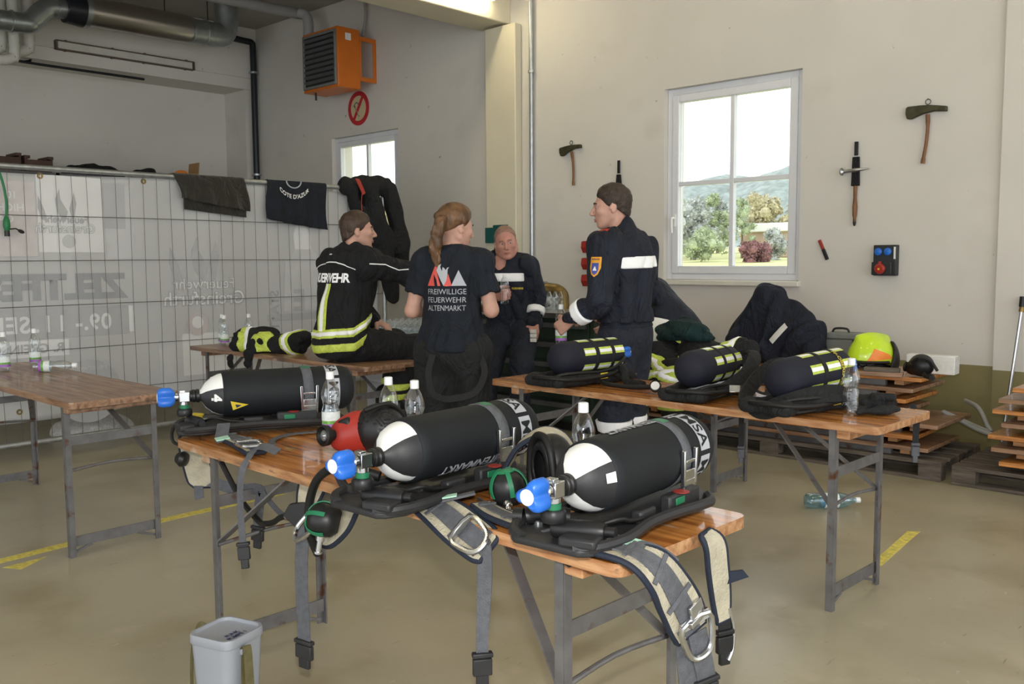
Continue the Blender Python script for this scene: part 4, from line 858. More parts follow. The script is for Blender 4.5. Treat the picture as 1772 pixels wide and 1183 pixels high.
def scba_black(label, loc, rz, tilt=0., num=None, txt=None, ththeta=0., warn=False, off=.35, barcode=False, ph=-.55):
    g = Rig('breathing_apparatus', label, loc, rz); rt = g.root; A = (1, 0, 0)
    # cylinder shoulder in painted quadrants
    sh_ = [(.019, -.318), (.024, -.305), (.046, -.291), (.066, -.268), (.077, -.243), (.081, -.218)]
    b = MB()
    for q in range(4): b.lathe(sh_, 10, (0, 0, AXZ), A, q % 2, ref=(0, 0, 1), arc=(off + q * PI / 2, off + (q + 1) * PI / 2))
    cyl = b.build('cylinder_shoulder', ['white', 'dkplas'], rt, ang=50)
    MB().lathe([(.079, -.232), (.0845, -.228), (.0865, -.20), (.0868, .19), (.0845, .222), (.075, .246), (.05, .262), (.02, .267), (0, .267)], 48, (0, 0, AXZ), A).build('cylinder_cover', 'greyneo', rt, ang=70)
    if num:
        v, f = text2d(num, .05, .003, 'CENTER', maxe=.02); P = []
        for p in v: x = -.262 + p[1] * .9 - .01; r_ = .0715 + .0015 + (x + .255) * .35; P.append(cylpos(x, 1.62 + p[0] / .075, r_ + .001))
        MB().add(P, f).build('number_print', 'white', cyl, ang=180)
    if barcode:
        P = [cylpos(-.262, .25 + 1.0, .0715), cylpos(-.235, .25 + 1.0, .0805), cylpos(-.235, .55 + 1.0, .0805), cylpos(-.262, .55 + 1.0, .0715)]; MB().add(P, [(0, 1, 2, 3)]).build('barcode_label', 'paper', cyl)
    if warn:
        P = [cylpos(-.21, 1.75, .089), cylpos(-.145, 1.95, .089), cylpos(-.20, 2.2, .089)]; MB().add(P, [(0, 1, 2)]).build('warning_triangle', 'yellowlab', rt)
        P = [cylpos(-.193, 1.9, .0905), cylpos(-.17, 1.95, .0905), cylpos(-.188, 2.07, .0905)]; MB().add(P, [(0, 1, 2)]).build('warning_mark', 'ink', rt)
    # maker panels round the foot of the cover
    for k in range(4):
        t0 = ph + k * PI / 2; aw, xw, x0 = .71, .048, .150
        P = []; n = 10
        for i in range(n + 1):
            for x in (x0, x0 + xw): P.append(cylpos(x, t0 + (i / n) * aw * 2, .0882))
        pn = MB().add(P, [(2 * i, 2 * i + 1, 2 * i + 3, 2 * i + 2) for i in range(n)]).build('maker_panel', 'shirtgrey', rt, ang=180)
        v, f = text2d('MSA', .052, .0007, 'CENTER', maxe=.012); MB().add([cylpos(x0 + .006 + p[1], t0 + aw + p[0] * 1.05 / .0888, .0892) for p in v], f).build('maker_lettering', 'greyneo', pn, ang=180)
    if txt:
        v, f = text2d(txt, .046, .0012, maxe=.014); MB().add([cylpos(.160 - p[0] * .9, ththeta + p[1] / .0885, .0888) for p in v], f).build('station_lettering', 'shirtgrey', rt, ang=180)
    # retaining strap and lever buckle
    sw, sx = .038, .06
    MB().lathe([(.0868, sx), (.0895, sx + .001), (.0895, sx + sw - .001), (.0868, sx + sw)], 40, (0, 0, AXZ), A, ref=(0, 0, 1), close=False).build('retaining_strap', 'strap', rt, ang=180)
    P = [];
    for i in range(7):
        for x in (sx + .003, sx + sw - .003): P.append(cylpos(x, -.12 + i * .07, .0903))
    MB().add(P, [(2 * i, 2 * i + 1, 2 * i + 3, 2 * i + 2) for i in range(6)]).build('green_label', 'greenplas', rt, ang=180)
    bk = MB(); th = 1.42
    c0 = np.array(cylpos(sx + sw / 2, th - .12, .097)); c1 = np.array(cylpos(sx + sw / 2, th + .78, .112)); d = unit(c1 - c0); n_ = unit(np.cross(d, (1, 0, 0)))
    for s in (-1, 1): bk.bar(c0 + V(s * .030, 0, 0), c1 + V(s * .027, 0, 0), .010, .012, n_)
    bk.bar(c1 + V(-.031, 0, 0), c1 + V(.031, 0, 0), .034, .010, n_); bk.bar(c0 + d * .03 + V(-.022, 0, 0), c0 + d * .03 + V(.022, 0, 0), .009, .009, n_); bk.box((c0 * .28 + c1 * .72), (.046, .030, .008), np.stack([V(1, 0, 0), d, n_], 1)); bk.build('lever_buckle', 'chrome', rt, bev=.002)
    # valve
    MB().lathe([(.0, -.345), (.021, -.345), (.021, -.338), (.024, -.336), (.024, -.328), (.021, -.326), (.025, -.322), (.025, -.312), (0, -.312)], 24, (0, 0, AXZ), A).build('valve_collar', 'blackplas', rt, ang=35)
    b = MB().box((-.365, 0, AXZ), (.036, .036, .036)).lathe([(0, -.41), (.013, -.41), (.013, -.40), (.016, -.398), (.016, -.385), (0, -.385)], 18, (0, 0, AXZ), A).tube([(-.366, 0, AXZ), (-.366, 0, AXZ - .042)], .016, 16).box((-.372, 0, AXZ + .02), (.02, .024, .01)); vb = b.build('valve_body', 'chrome', rt, bev=.003)
    hand_wheel(vb, -.398, AXZ, s=1.14)
    MB().lathe([(.0175, -.044), (.0175, -.030)], 18, (-.366, 0, AXZ), (0, 0, 1), close=False).build('green_ring', 'greenplas', vb)
    MB().lathe([(0, -.072), (.026, -.072), (.028, -.066), (.028, -.05), (.024, -.044), (0, -.044)], 22, (-.366, 0, AXZ), (0, 0, 1)).build('coupling_nut', 'blackplas', rt, ang=35)
    rb = MB().lathe([(0, -.06), (.018, -.06), (.022, -.05), (.022, .05), (.017, .062), (0, .062)], 18, (-.335, -.045, .055), (.25, -1, .05)).lathe([(0, .06), (.012, .06), (.012, .085), (0, .085)], 14, (-.335, -.045, .055), (.25, -1, .05)); rb.build('pressure_reducer', 'blackplas', rt, ang=40)
    MB().tube(smooth_path([(-.30, -.07, .06), (-.27, -.11, .075), (-.22, -.105, .06), (-.15, -.10, .05)], 5), .005, 8).build('gauge_line', 'rubber', rt)
    # back plate
    ol = [(-.40, .085), (-.385, .105), (-.33, .125), (-.26, .118), (-.16, .092), (-.05, .10), (.06, .108), (.14, .10), (.21, .07), (.23, .05)]
    poly = [(x, -y) for x, y in ol] + [(x, y) for x, y in reversed(ol)]
    bp = MB().prism(poly, .016, .034).build('back_plate', 'dkplas', rt, bev=.005)
    for s in (-1, 1):
        MB().tube(smooth_path([(-.39, s * .07, .03), (-.36, s * .115, .036), (-.28, s * .135, .04), (-.16, s * .118, .042), (-.06, s * .122, .042), (.05, s * .135, .04), (.12, s * .13, .036), (.185, s * .09, .03)], 5), .013, 8).build('side_rail', 'dkplas', bp)
        MB().box((.03, s * .094, .055), (.15, .03, .045)).box((-.13, s * .086, .05), (.07, .03, .032)).build('cradle', 'dkplas', bp, bev=.006); MB().box((.0, s * .1105, .06), (.042, .004, .018)).build('green_latch', 'greenplas', bp, bev=.003)
        MB().lathe([(0, 0), (.016, 0), (.016, .006), (.010, .010), (0, .010)], 16, (-.29, s * .10, .034), (0, 0, 1)).build('plate_bolt', 'chrome', bp)
    MB().box((-.37, -.075, .045), (.055, .085, .022), rotz(.2)).build('plate_handle', 'dkplas', bp, bev=.006)
    MB().lathe([(0, 0), (.02, 0), (.02, .0015), (0, .0015)], 18, (.015, -.105, .0775), (0, 0, 1)).build('round_sticker', 'darkred', bp)
    return g
TZ = .78
gA = scba_black('breathing apparatus with black cylinder marked with a white 4', (-3.043, 1.946, TZ), R(66.4), num='4', warn=True, off=1.15 + PI / 2)
gB = scba_black('breathing apparatus with black cylinder between the red mask and the upturned black mask', (-1.835, 1.746, TZ), R(92.7), txt='FF ALTENMARKT', ththeta=2.15, off=.85 + PI / 2)
gC = scba_black('breathing apparatus with black cylinder at the end of the orange front table', (-1.30, 1.844, TZ), R(94.3), txt='FF ALTENMARKT', ththeta=-.25, off=.95 + PI / 2, barcode=True, ph=.06)
Zu = (0, 0, 1)
# --- unit at the table end: hip pad over the corner, straps, spare hose
o, Q = pad(gC, [(-1.36, 1.535, .80), (-1.27, 1.525, .803), (-1.18, 1.53, .803), (-1.105, 1.545, .798), (-1.065, 1.575, .765), (-1.055, 1.62, .705), (-1.055, 1.665, .645), (-1.055, 1.69, .60)], [.06, .075, .085, .09, .095, .10, .10, .085], [Zu, Zu, Zu, (.25, -.05, 1), (.8, -.3, .7), (1, -.35, .3), (1, -.35, .1), (1, -.35, .05)], web=.5)
d_ring(gC, (-1.036, 1.69, .598), (0, .35, -1), (1, -.35, .05), 1.35)
rb = MB().bar((-1.035, 1.655, .655), (-1.035, 1.70, .67), .03, .008, (1, -.3, 0)).bar((-1.033, 1.652, .63), (-1.033, 1.70, .645), .014, .012, (1, -.3, 0)); gC.wb(rb, 'ladder_buckle', 'chrome', bev=.002)
hang_strap(gC, [(-1.045, 1.70, .60), (-1.043, 1.715, .55), (-1.043, 1.735, .49), (-1.045, 1.74, .46)], .05, (1, -.4, 0)); hang_strap(gC, [(-1.06, 1.68, .60), (-1.062, 1.69, .52), (-1.06, 1.70, .44), (-1.06, 1.70, .36)], .055, (1, -.4, 0), False)
gC.wb(MB().ribbon([(-1.30, 1.60, .812), (-1.22, 1.565, .818), (-1.14, 1.565, .815), (-1.085, 1.60, .795), (-1.06, 1.63, .76)], .045, .004, [Zu, Zu, (.2, 0, 1), (.7, 0, .7), (1, -.2, .3)], 6), 'shoulder_strap', 'strap'); gC.wb(MB().ribbon([(-1.15, 1.562, .819), (-1.10, 1.59, .803), (-1.075, 1.61, .785)], .04, .004, [(.2, 0, 1), (.6, 0, .8), (.8, 0, .6)], 5), 'mint_tab', 'mint')
o, Q = pad(gC, [(-1.10, 1.82, .785), (-1.078, 1.825, .76), (-1.075, 1.835, .70), (-1.075, 1.85, .63), (-1.075, 1.86, .57)], [.05, .055, .055, .05, .035], [(.4, 0, 1), (1, -.3, .3), (1, -.3, 0), (1, -.3, 0), (1, -.3, 0)], web=0)
hang_strap(gC, [(-1.07, 1.86, .57), (-1.07, 1.862, .54), (-1.07, 1.862, .525)], .035, (1, -.4, 0), True, 'strapblk', 'blackplas')
gC.wb(MB().tube(smooth_path([(-1.066, 1.872, .60), (-1.06, 1.885, .55), (-1.06, 1.88, .50), (-1.062, 1.865, .475)], 5), .006, 8), 'carabiner', 'chrome'); gC.wb(MB().prism([(0, 0), (.06, .012), (.045, .03), (.0, .03)], 0, .006, (-1.07, 1.86, .66), ((.5, .87, 0), (0, 0, 1), (.87, -.5, 0))), 'pull_tab', 'pipingnavy')
o, Q = pad(gC, [(-1.62, 1.60, .803), (-1.53, 1.565, .803), (-1.44, 1.545, .803), (-1.37, 1.535, .803)], [.05, .06, .06, .055], Zu, web=.45)
gC.wb(MB().tube(smooth_path([(-1.40, 1.53, .83), (-1.37, 1.56, .835), (-1.33, 1.60, .825)], 3), .022, 12).tube([(-1.425, 1.515, .83), (-1.405, 1.527, .83)], .019, 12), 'signal_horn', 'blackplas'); gC.wb(MB().tube(smooth_path([(-1.30, 1.60, .82), (-1.25, 1.55, .81), (-1.255, 1.53, .775), (-1.265, 1.525, .75), (-1.285, 1.527, .775), (-1.275, 1.55, .81)], 5), .010, 8), 'hose_loop', 'rubber')
# --- middle unit: hip pads over the front edge, demand valve on its hose
o, Q = pad(gB, [(-1.96, 1.555, .80), (-1.86, 1.545, .80), (-1.78, 1.54, .795), (-1.69, 1.53, .785), (-1.60, 1.515, .765), (-1.52, 1.505, .745), (-1.495, 1.503, .735)], [.05, .055, .07, .09, .095, .09, .07], [Zu, (0, -.2, 1), (0, -.3, 1), (0, -.5, 1), (0, -.7, .8), (0, -.85, .7), (0, -.9, .6)], web=.5)
d_ring(gB, (-1.545, 1.488, .765), (1, -.1, -.3), (0, -.8, .75), 1.25)
hang_strap(gB, [(-1.50, 1.49, .75), (-1.495, 1.488, .70), (-1.50, 1.49, .62), (-1.507, 1.49, .53), (-1.508, 1.49, .46)], [.045, .042, .035, .03, .03], [(0, -.8, .6), (.2, -1, .1), (.5, -1, 0), (.8, -.8, 0), (.9, -.6, 0)], True)
gB.wb(MB().ribbon([(-1.90, 1.50, .81), (-1.83, 1.475, .80), (-1.76, 1.49, .80), (-1.70, 1.53, .812), (-1.64, 1.60, .83)], .022, .006, Zu, 6), 'shoulder_strap', 'strap'); gB.wb(MB().ribbon([(-1.745, 1.502, .81), (-1.70, 1.528, .82), (-1.665, 1.56, .828)], .024, .004, Zu, 5), 'mint_tab', 'mint')
gB.wb(MB().tube(smooth_path([(-2.0, 1.44, .845), (-1.95, 1.43, .82), (-1.88, 1.45, .80), (-1.80, 1.48, .795)], 5), .012, 8), 'signal_line', 'dkplas')
o, Q = pad(gB, [(-1.93, 1.50, .79), (-1.985, 1.495, .765), (-2.04, 1.49, .71), (-2.10, 1.485, .66), (-2.15, 1.485, .645)], [.06, .075, .085, .08, .06], [(0, -.5, 1), (-.2, -.8, .7), (-.3, -1, .3), (-.3, -1, .3), (-.2, -1, .3)], web=0)
dv, hp = demand_valve(gB, (-2.09, 1.45, .705), (-.85, -.5, .1), (-2.10, 1.44, .63), 1.02)
gB.wb(MB().tube(smooth_path([(-1.90, 1.50, .85), (-1.97, 1.46, .868), (-2.05, 1.455, .855), (-2.13, 1.46, .81), (-2.178, 1.465, .735), (-2.185, 1.465, .66), (-2.15, 1.455, .625), hp], 6), .0125, 10), 'air_hose', 'rubber')
d_ring(gB, (-2.155, 1.44, .68), (-.6, -.3, -.6), (-.5, -1, .2), 1.3)
hang_strap(gB, [(-2.20, 1.475, .67), (-2.235, 1.475, .60), (-2.245, 1.475, .48), (-2.24, 1.475, .36), (-2.24, 1.475, .285)], .052, (.15, -1, 0), True)
# --- cylinder number 4: pad hanging over the table end, straps
o, Q = pad(gA, [(-3.12, 1.60, .80), (-3.165, 1.615, .785), (-3.185, 1.635, .74), (-3.187, 1.65, .67), (-3.187, 1.665, .60), (-3.187, 1.667, .575)], [.06, .07, .095, .10, .095, .06], [Zu, (-.6, 0, 1), (.8, -.9, .1), (.8, -.9, 0), (.8, -.9, 0), (.8, -.9, 0)], web=0)
hang_strap(gA, [(-3.19, 1.655, .58), (-3.19, 1.655, .545), (-3.185, 1.655, .53)], .035, (.8, -.9, 0), False)
gA.wb(MB().lathe([(0, -.02), (.024, -.016), (.03, 0), (.02, .02), (0, .024)], 16, (-3.20, 1.60, .69), (-.8, -.5, .2)), 'lung_demand_valve', 'blackplas'); gA.wb(MB().lathe([(0, .02), (.014, .024), (.0, .027)], 12, (-3.20, 1.60, .69), (-.8, -.5, .2)), 'green_button', 'greenplas')
o, Q = pad(gA, [(-2.99, 1.66, .795), (-2.90, 1.645, .797), (-2.80, 1.63, .797), (-2.71, 1.605, .795), (-2.66, 1.585, .792)], [.05, .075, .085, .08, .06], Zu, web=.5)
d_ring(gA, (-2.72, 1.60, .812), (1, -.3, 0), Zu, 1.25); gA.wb(MB().ribbon([(-2.995, 1.66, .84), (-2.96, 1.635, .82), (-2.925, 1.61, .802), (-2.89, 1.60, .80)], .045, .004, (.3, -.3, 1), 5), 'shoulder_strap', 'strap'); gA.wb(MB().ribbon([(-2.93, 1.612, .806), (-2.89, 1.598, .804)], .046, .004, (.2, -.2, 1), 3), 'mint_tab', 'mint')
gA.wb(MB().ribbon([(-2.68, 1.59, .805), (-2.63, 1.60, .815), (-2.58, 1.62, .80)], .035, .004, (0, -.4, 1), 5), 'strap_end', 'strap')
hang_strap(gA, [(-2.66, 1.575, .80), (-2.635, 1.54, .78), (-2.637, 1.515, .73), (-2.638, 1.51, .62), (-2.63, 1.51, .52), (-2.626, 1.51, .49)], [.03, .025, .02, .02, .022, .025], [(0, -.3, 1), (.3, -.8, .5), (.9, -.4, 0), (.9, -.4, 0), (.7, -.7, 0), (.7, -.7, 0)], True)
hang_strap(gA, [(-3.18, 1.68, .60), (-3.05, 1.73, .575), (-2.96, 1.75, .59), (-2.90, 1.75, .585), (-2.92, 1.75, .55), (-2.935, 1.75, .48), (-2.94, 1.75, .43)], .04, [(.3, -1, .5), (.2, -1, .3), (0, -1, .4), (.3, -1, .1), (.4, -1, 0), (.4, -1, 0), (.4, -1, 0)], True)
gA.wb(MB().ribbon([(-2.89, 1.745, .59), (-2.80, 1.73, .56), (-2.70, 1.71, .545), (-2.62, 1.70, .55)], .02, .003, (.3, -1, .2), 5), 'chest_strap', 'strap')
o, Q = pad(gA, [(-2.52, 1.72, .745), (-2.515, 1.71, .70), (-2.535, 1.70, .64), (-2.56, 1.70, .60)], [.07, .09, .075, .05], (.5, -.9, 0), web=0)
gA.wb(MB().prism([(-.02, .03), (.05, .045), (.07, 0), (.04, -.04), (0, -.05), (-.045, -.01)], 0, .02, (-2.585, 1.69, .585), ((.87, .5, 0), (0, 0, 1), (.5, -.87, 0))), 'shoulder_fitting', 'dkplas', bev=.004)
gA.wb(MB().tube(smooth_path([(-2.63, 1.69, .565), (-2.69, 1.69, .545), (-2.75, 1.70, .515), (-2.80, 1.70, .50), (-2.88, 1.72, .49), (-3.0, 1.72, .55), (-3.12, 1.70, .70), (-3.16, 1.68, .79)], 5), .0105, 8), 'air_hose', 'rubber'); gA.wb(MB().tube([(-2.615, 1.69, .57), (-2.65, 1.69, .557)], .013, 10), 'hose_coupling', 'chrome')
gA.wb(MB().ribbon([(-2.72, 1.69, .795), (-2.82, 1.75, .789), (-2.87, 1.85, .789), (-2.83, 1.96, .789)], .022, .004, Zu, 6), 'belt_strap', 'strap')
gA.wb(MB().box((-3.29, 1.70, .825), (.05, .06, .025), rotz(.4)), 'yellow_tab', 'yellowlab', bev=.005)
gA.wb(MB().tube(smooth_path([(-3.20, 1.62, .84), (-3.26, 1.60, .80), (-3.27, 1.60, .75), (-3.22, 1.61, .74), (-3.18, 1.62, .77)], 5), .006, 8), 'pressure_line', 'rubber')
# ------------------------------------------------------------------ masks on the front table
rm = thing('red_mask', 'red breathing mask with round black filter port', 'mask', (-2.47, 1.86, TZ), R(20)); rg = Rig.__new__(Rig); rg.loc = np.array([-2.47, 1.86, TZ]); rg.rz = R(20); rg.root = rm
def mfn(P):
    d = d_ell(P, (0, .02, .065), (.085, .06, .072)); d = smin(d, d_ell(P, (-.05, -.01, .05), (.05, .05, .055)), .03); return smax(d, -P[:, 2] + .002, .005)
sculpt('mask_shell', mfn, (-.14, -.12, -.01), (.14, .12, .17), .006, 'redplas', rm)
MB().lathe([(.018, .0), (.022, .03), (.034, .032), (.036, .05), (.03, .055), (.026, .04), (.02, .035), (0, .035)], 28, (-.06, -.045, .06), (-.35, -1, .1)).build('filter_port', 'rubber', rm, ang=40); MB().lathe([(.016, .036), (.018, .046), (.011, .046), (.010, .038)], 20, (-.06, -.045, .06), (-.35, -1, .1)).build('port_ring', 'steel', rm)
def vfn(P): return np.maximum(np.abs(d_ell(P, (.07, .03, .075), (.085, .075, .085))) - .004, np.maximum(-(P[:, 0] - .045) - .3 * P[:, 2], .002 - P[:, 2]))
sculpt('face_seal', vfn, (-.04, -.07, -.01), (.18, .13, .18), .006, 'blackplas', rm); MB().box((-.03, .0, .09), (.05, .075, .05), roty(-.4)).build('black_band', 'blackplas', rm, bev=.01)
MB().tube(smooth_path([(.06, -.05, .15), (.11, .02, .165), (.13, .08, .12), (.14, .1, .05)], 5), .008, 8).build('head_strap', 'rubber', rm)
bm_ = thing('black_mask', 'upturned black breathing mask with cream padded strap arching over it', 'mask', (-1.60, 1.83, TZ), R(-20))
def bfn(P):
    d = np.abs(d_ell(P, (0, .02, .085), (.062, .055, .082))) - .006; d = np.maximum(d, (P[:, 1] + .012)*-1 - .012 + 0 * P[:, 0]); return smax(d, -P[:, 2] + .004, .004)
sculpt('mask_shell', bfn, (-.1, -.08, -.01), (.1, .12, .2), .006, 'blackplas', bm_)
MB().tube(smooth_path([(-.062, -.012, .03), (-.058, -.015, .12), (-.03, -.015, .162), (0, -.015, .17), (.03, -.015, .162), (.058, -.015, .12), (.062, -.012, .03), (0, -.012, .008)], 5, True), .011, 10, closed=True).build('face_seal', 'rubber', bm_)
MB().ball((0, .03, .07), (.035, .03, .04), 14).build('inner_mask', 'blackplas', bm_)
o, Q = pad(gC, [(-1.74, 1.80, .80), (-1.735, 1.825, .85), (-1.715, 1.85, .905), (-1.67, 1.89, .94), (-1.625, 1.92, .925), (-1.60, 1.94, .88)], [.05, .055, .06, .06, .055, .05], [(-.9, -.5, .1), (-.9, -.5, .2), (-.7, -.5, .6), (-.1, -.3, 1), (.6, 0, .8), (.9, .2, .4)], web=0)
dvb, hp2 = demand_valve(gC, (-1.575, 1.655, .845), (-.15, -.1, 1), (-1.535, 1.61, .79), 1.0)
gC.wb(MB().tube([hp2, hp2 + V(.012, -.012, -.012)], .014, 12).tube(smooth_path([hp2 + V(.01, -.01, -.01), hp2 + V(.03, -.02, -.0), hp2 + V(.08, 0, .01), (-1.38, 1.62, .82)], 4), .0105, 10), 'air_hose', 'rubber'); gC.wb(MB().box((-1.60, 1.628, .835), (.014, .03, .035), rotz(.6)), 'red_clip', 'redplas', dvb, bev=.003)
gC.wb(MB().tube(smooth_path([(-1.66, 1.63, .806), (-1.58, 1.60, .806), (-1.50, 1.60, .806), (-1.47, 1.64, .806), (-1.50, 1.70, .806)], 5, False), .004, 6), 'wire_loop', 'steel')
# ================================================================== navy covered apparatus on the right table
def scba_navy(label, loc, rz, tilt=0., txt=None, extra=None, seed=0, tape=((.15, 1.18), )):
    g = Rig('breathing_apparatus', label, loc, rz); rt = g.root; A = unit((1, 0, math.tan(tilt))); z0 = .135; o = V(0, 0, z0); S0 = unit((0, -1, 0)); U0 = np.cross(A, S0); U0 = U0 if U0[2] > 0 else -U0
    def cp(x, th, r_): return o + A * x + S0 * r_ * math.sin(th) + U0 * r_ * math.cos(th)
    pr = [(0, -.015), (.035, -.012), (.062, .002), (.078, .022), (.0855, .05), (.0865, .2), (.0865, .40), (.082, .43), (.066, .455), (.04, .465), (.02, .47), (0, .47)]
    cv = MB().lathe(pr, 44, o, A).build('cylinder_cover', 'cylnavy', rt, ang=70)
    def band(nm, x0, x1, t0, t1, m, r_=.0875, par=cv, n=8):
        P = [];
        for i in range(n + 1):
            for x in (x0, x1): P.append(cp(x, t0 + (t1 - t0) * i / n, r_))
        return MB().add(P, [(2 * i, 2 * i + 1, 2 * i + 3, 2 * i + 2) for i in range(n)]).build(nm, m, par, ang=180)
    for x0, x1 in ((.135, .215), (.245, .43)):
        for t0 in (.95, -.05, 1.95): band('lime_tape', x0, x1, t0, t0 + .46, 'limetape'); band('reflective_tape', x0, x1, t0 + .13, t0 + .33, 'retro', .0882)
    for x in (.218, .335): MB().lathe([(.0868, x), (.090, x + .002), (.090, x + .024), (.0868, x + .026)], 40, o, A, close=False).build('retaining_strap', 'strapblk', rt, ang=180)
    if txt:
        v, f = text2d(txt, .028, .0006, maxe=.012); MB().add([cp(.337 + p[1] * .9, .35 + p[0] / .09, .0915) for p in v], f).build('strap_lettering', 'yellowlab', rt, ang=180)
    MB().lathe([(0, .46), (.022, .46), (.022, .50), (0, .50)], 18, o, A).build('valve_collar', 'steel', rt); hand_wheel(rt, .50 * A[0], z0 + A[2] * .5, d=1, s=.95)
    # back plate, cushions, hoses
    MB().prism([(-.09, -.11), (.0, -.14), (.2, -.13), (.42, -.14), (.52, -.10), (.52, .10), (.42, .13), (.2, .12), (0, .13), (-.09, .10)], .012, .03).build('back_plate', 'blackplas', rt, bev=.006)
    def cf(P):
        d = d_seg(P, (-.06, -.10, .03), (.42, -.13, .03), .03, .032); d = smin(d, d_seg(P, (-.07, .08, .03), (.4, .12, .03), .03, .03), .02); d = smin(d, d_seg(P, (-.08, -.10, .03), (-.09, .08, .03), .035, .03), .03); return smax(d + .008 * wob(P, 30, seed) + .005 * folds(P, 45, (1, 0, 0), seed), .003 - P[:, 2], .004)
    sculpt('harness_cushion', cf, (-.18, -.22, -.01), (.5, .2, .1), .011, 'blackfab2', rt)
    MB().tube(smooth_path([(-.05, .09, .04), (-.115, .03, .05), (-.12, -.06, .055), (-.07, -.14, .05), (.05, -.165, .045), (.2, -.165, .05), (.32, -.15, .06), (.42, -.10, .09)], 6), .011, 10).build('air_hose', 'rubber', rt); MB().tube(smooth_path([(-.04, .02, .03), (-.09, -.03, .035), (-.06, -.11, .07), (.05, -.15, .075), (.18, -.15, .07), (.3, -.14, .085), (.40, -.11, .12), (.48, -.03, .12)], 6), .008, 8).build('gauge_hose', 'rubber', rt)
    MB().box((.19, -.165, .05), (.055, .006, .03), rotz(.05)).build('yellow_tag', 'yellowlab', rt, bev=.002)
    MB().ribbon([(.25, -.13, .05), (.28, -.17, .05), (.29, -.20, .03), (.30, -.24, .012), (.31, -.28, .007)], .03, .003, (0, -.6, .8), 5).build('waist_strap', 'strapblk', rt); MB().box((.315, -.30, .009), (.036, .048, .010), rotz(.2)).build('buckle', 'dkplas', rt, bev=.003)
    return g
n1 = scba_navy('breathing apparatus with navy covered cylinder at the left end of the right table', (-3.02, 3.525, TZ), R(84), seed=1)
n2 = scba_navy('breathing apparatus with navy covered cylinder between two other navy cylinders', (-2.255, 3.56, TZ), R(97), seed=4)
n3 = scba_navy('breathing apparatus with navy cylinder and yellow lettered strap beside the clear bottle', (-1.785, 3.49, TZ), R(80), R(3), 'FF-OBERLAND', seed=7)
# pressure gauge lying between the first two
n1.wb(MB().lathe([(0, -.012), (.024, -.012), (.028, -.006), (.028, .010), (.024, .013), (0, .013)], 22, (-2.47, 3.62, .815), (.45, -.85, .45)), 'pressure_gauge', 'rubber', ang=40); n1.wb(MB().lathe([(0, .0135), (.021, .0135), (.021, .0145), (0, .0145)], 22, (-2.47, 3.62, .815), (.45, -.85, .45)), 'gauge_dial', 'gauge'); n1.wb(MB().tube(smooth_path([(-2.49, 3.63, .81), (-2.60, 3.62, .80), (-2.75, 3.62, .80), (-2.82, 3.66, .80)], 5), .012, 8), 'gauge_hose_end', 'rubber')
n1.wb(MB().tube(smooth_path([(-2.85, 3.86, .86), (-2.78, 3.80, .84), (-2.74, 3.76, .80), (-2.62, 3.74, .80)], 5), [.02] * 15 + [.016], 8), 'shoulder_cushion', 'blackfab2')
sp = n3.wb(MB().ribbon([(-1.86, 3.44, .80), (-1.80, 3.43, .795), (-1.72, 3.46, .83), (-1.64, 3.54, .86), (-1.58, 3.62, .865), (-1.55, 3.68, .85)], [.06, .075, .075, .075, .075, .05], .018, [(0, -.6, .8), (.2, -.8, .7), (.4, -.8, .6), (.5, -.8, .5), (.5, -.8, .5), (.5, -.8, .5)], 6), 'shoulder_cushion', 'blackfab2')
def belt(P):
    d = d_ell(P, (-1.50, 3.82, .815), (.085, .055, .035), rotz(.7)); d = smin(d, d_ell(P, (-1.43, 3.72, .80), (.030, .09, .020), rotz(-.5)), .02); d = smin(d, d_ell(P, (-1.50, 3.68, .797), (.022, .075, .016), rotz(.15)), .015); d = smin(d, d_box(P, (-1.46, 3.80, .845), (.05, .028, .014), .008, rotz(.5)), .01); return smax(d + .006 * wob(P, 40, 2), .783 - P[:, 2], .004)
v_, f_ = polygonise(belt, (-1.62, 3.5, .76), (-1.28, 3.92, .92), .009); n3.wb(MB().add(v_, f_.tolist()), 'waist_belt', 'blackfab2', ang=180)
for rig_, P in ((n3, [(-1.42, 4.02, .79), (-1.40, 4.02, .74), (-1.40, 4.02, .66), (-1.40, 4.02, .60)]), (n2, [(-2.25, 4.02, .79), (-2.24, 4.03, .72), (-2.24, 4.03, .60), (-2.24, 4.03, .47)])): hang_strap(rig_, P, .026, (.5, -.9, 0), True, 'strapblk', 'strap')


for rig_, off in ((n2, V(-2.255, 3.56, TZ)), (n3, V(-1.785, 3.49, TZ))):
    rig_.wb(MB().ribbon([off + V(-.02, .50, .16), off + V(.06, .46, .19), off + V(.14, .36, .17), off + V(.16, .22, .10), off + V(.13, .05, .05)] if rig_ is n2 else [off + V(-.10, .5, .14), off + V(-.19, .44, .16), off + V(-.22, .30, .12), off + V(-.20, .12, .05), off + V(-.15, .0, .03)], [.05, .06, .065, .06, .04], .014, [(0, 0, 1), (.5, -.3, 1), (.9, -.4, .5), (.9, -.4, .3), (.6, -.6, .5)], 6), 'shoulder_strap', 'blackfab2')
n2.wb(MB().box((-2.07, 3.66, .835), (.05, .035, .012), rotz(.6) @ rotx(1.1)).bar((-2.09, 3.65, .83), (-2.05, 3.68, .84), .012, .02), 'strap_slider', 'steel', bev=.003)
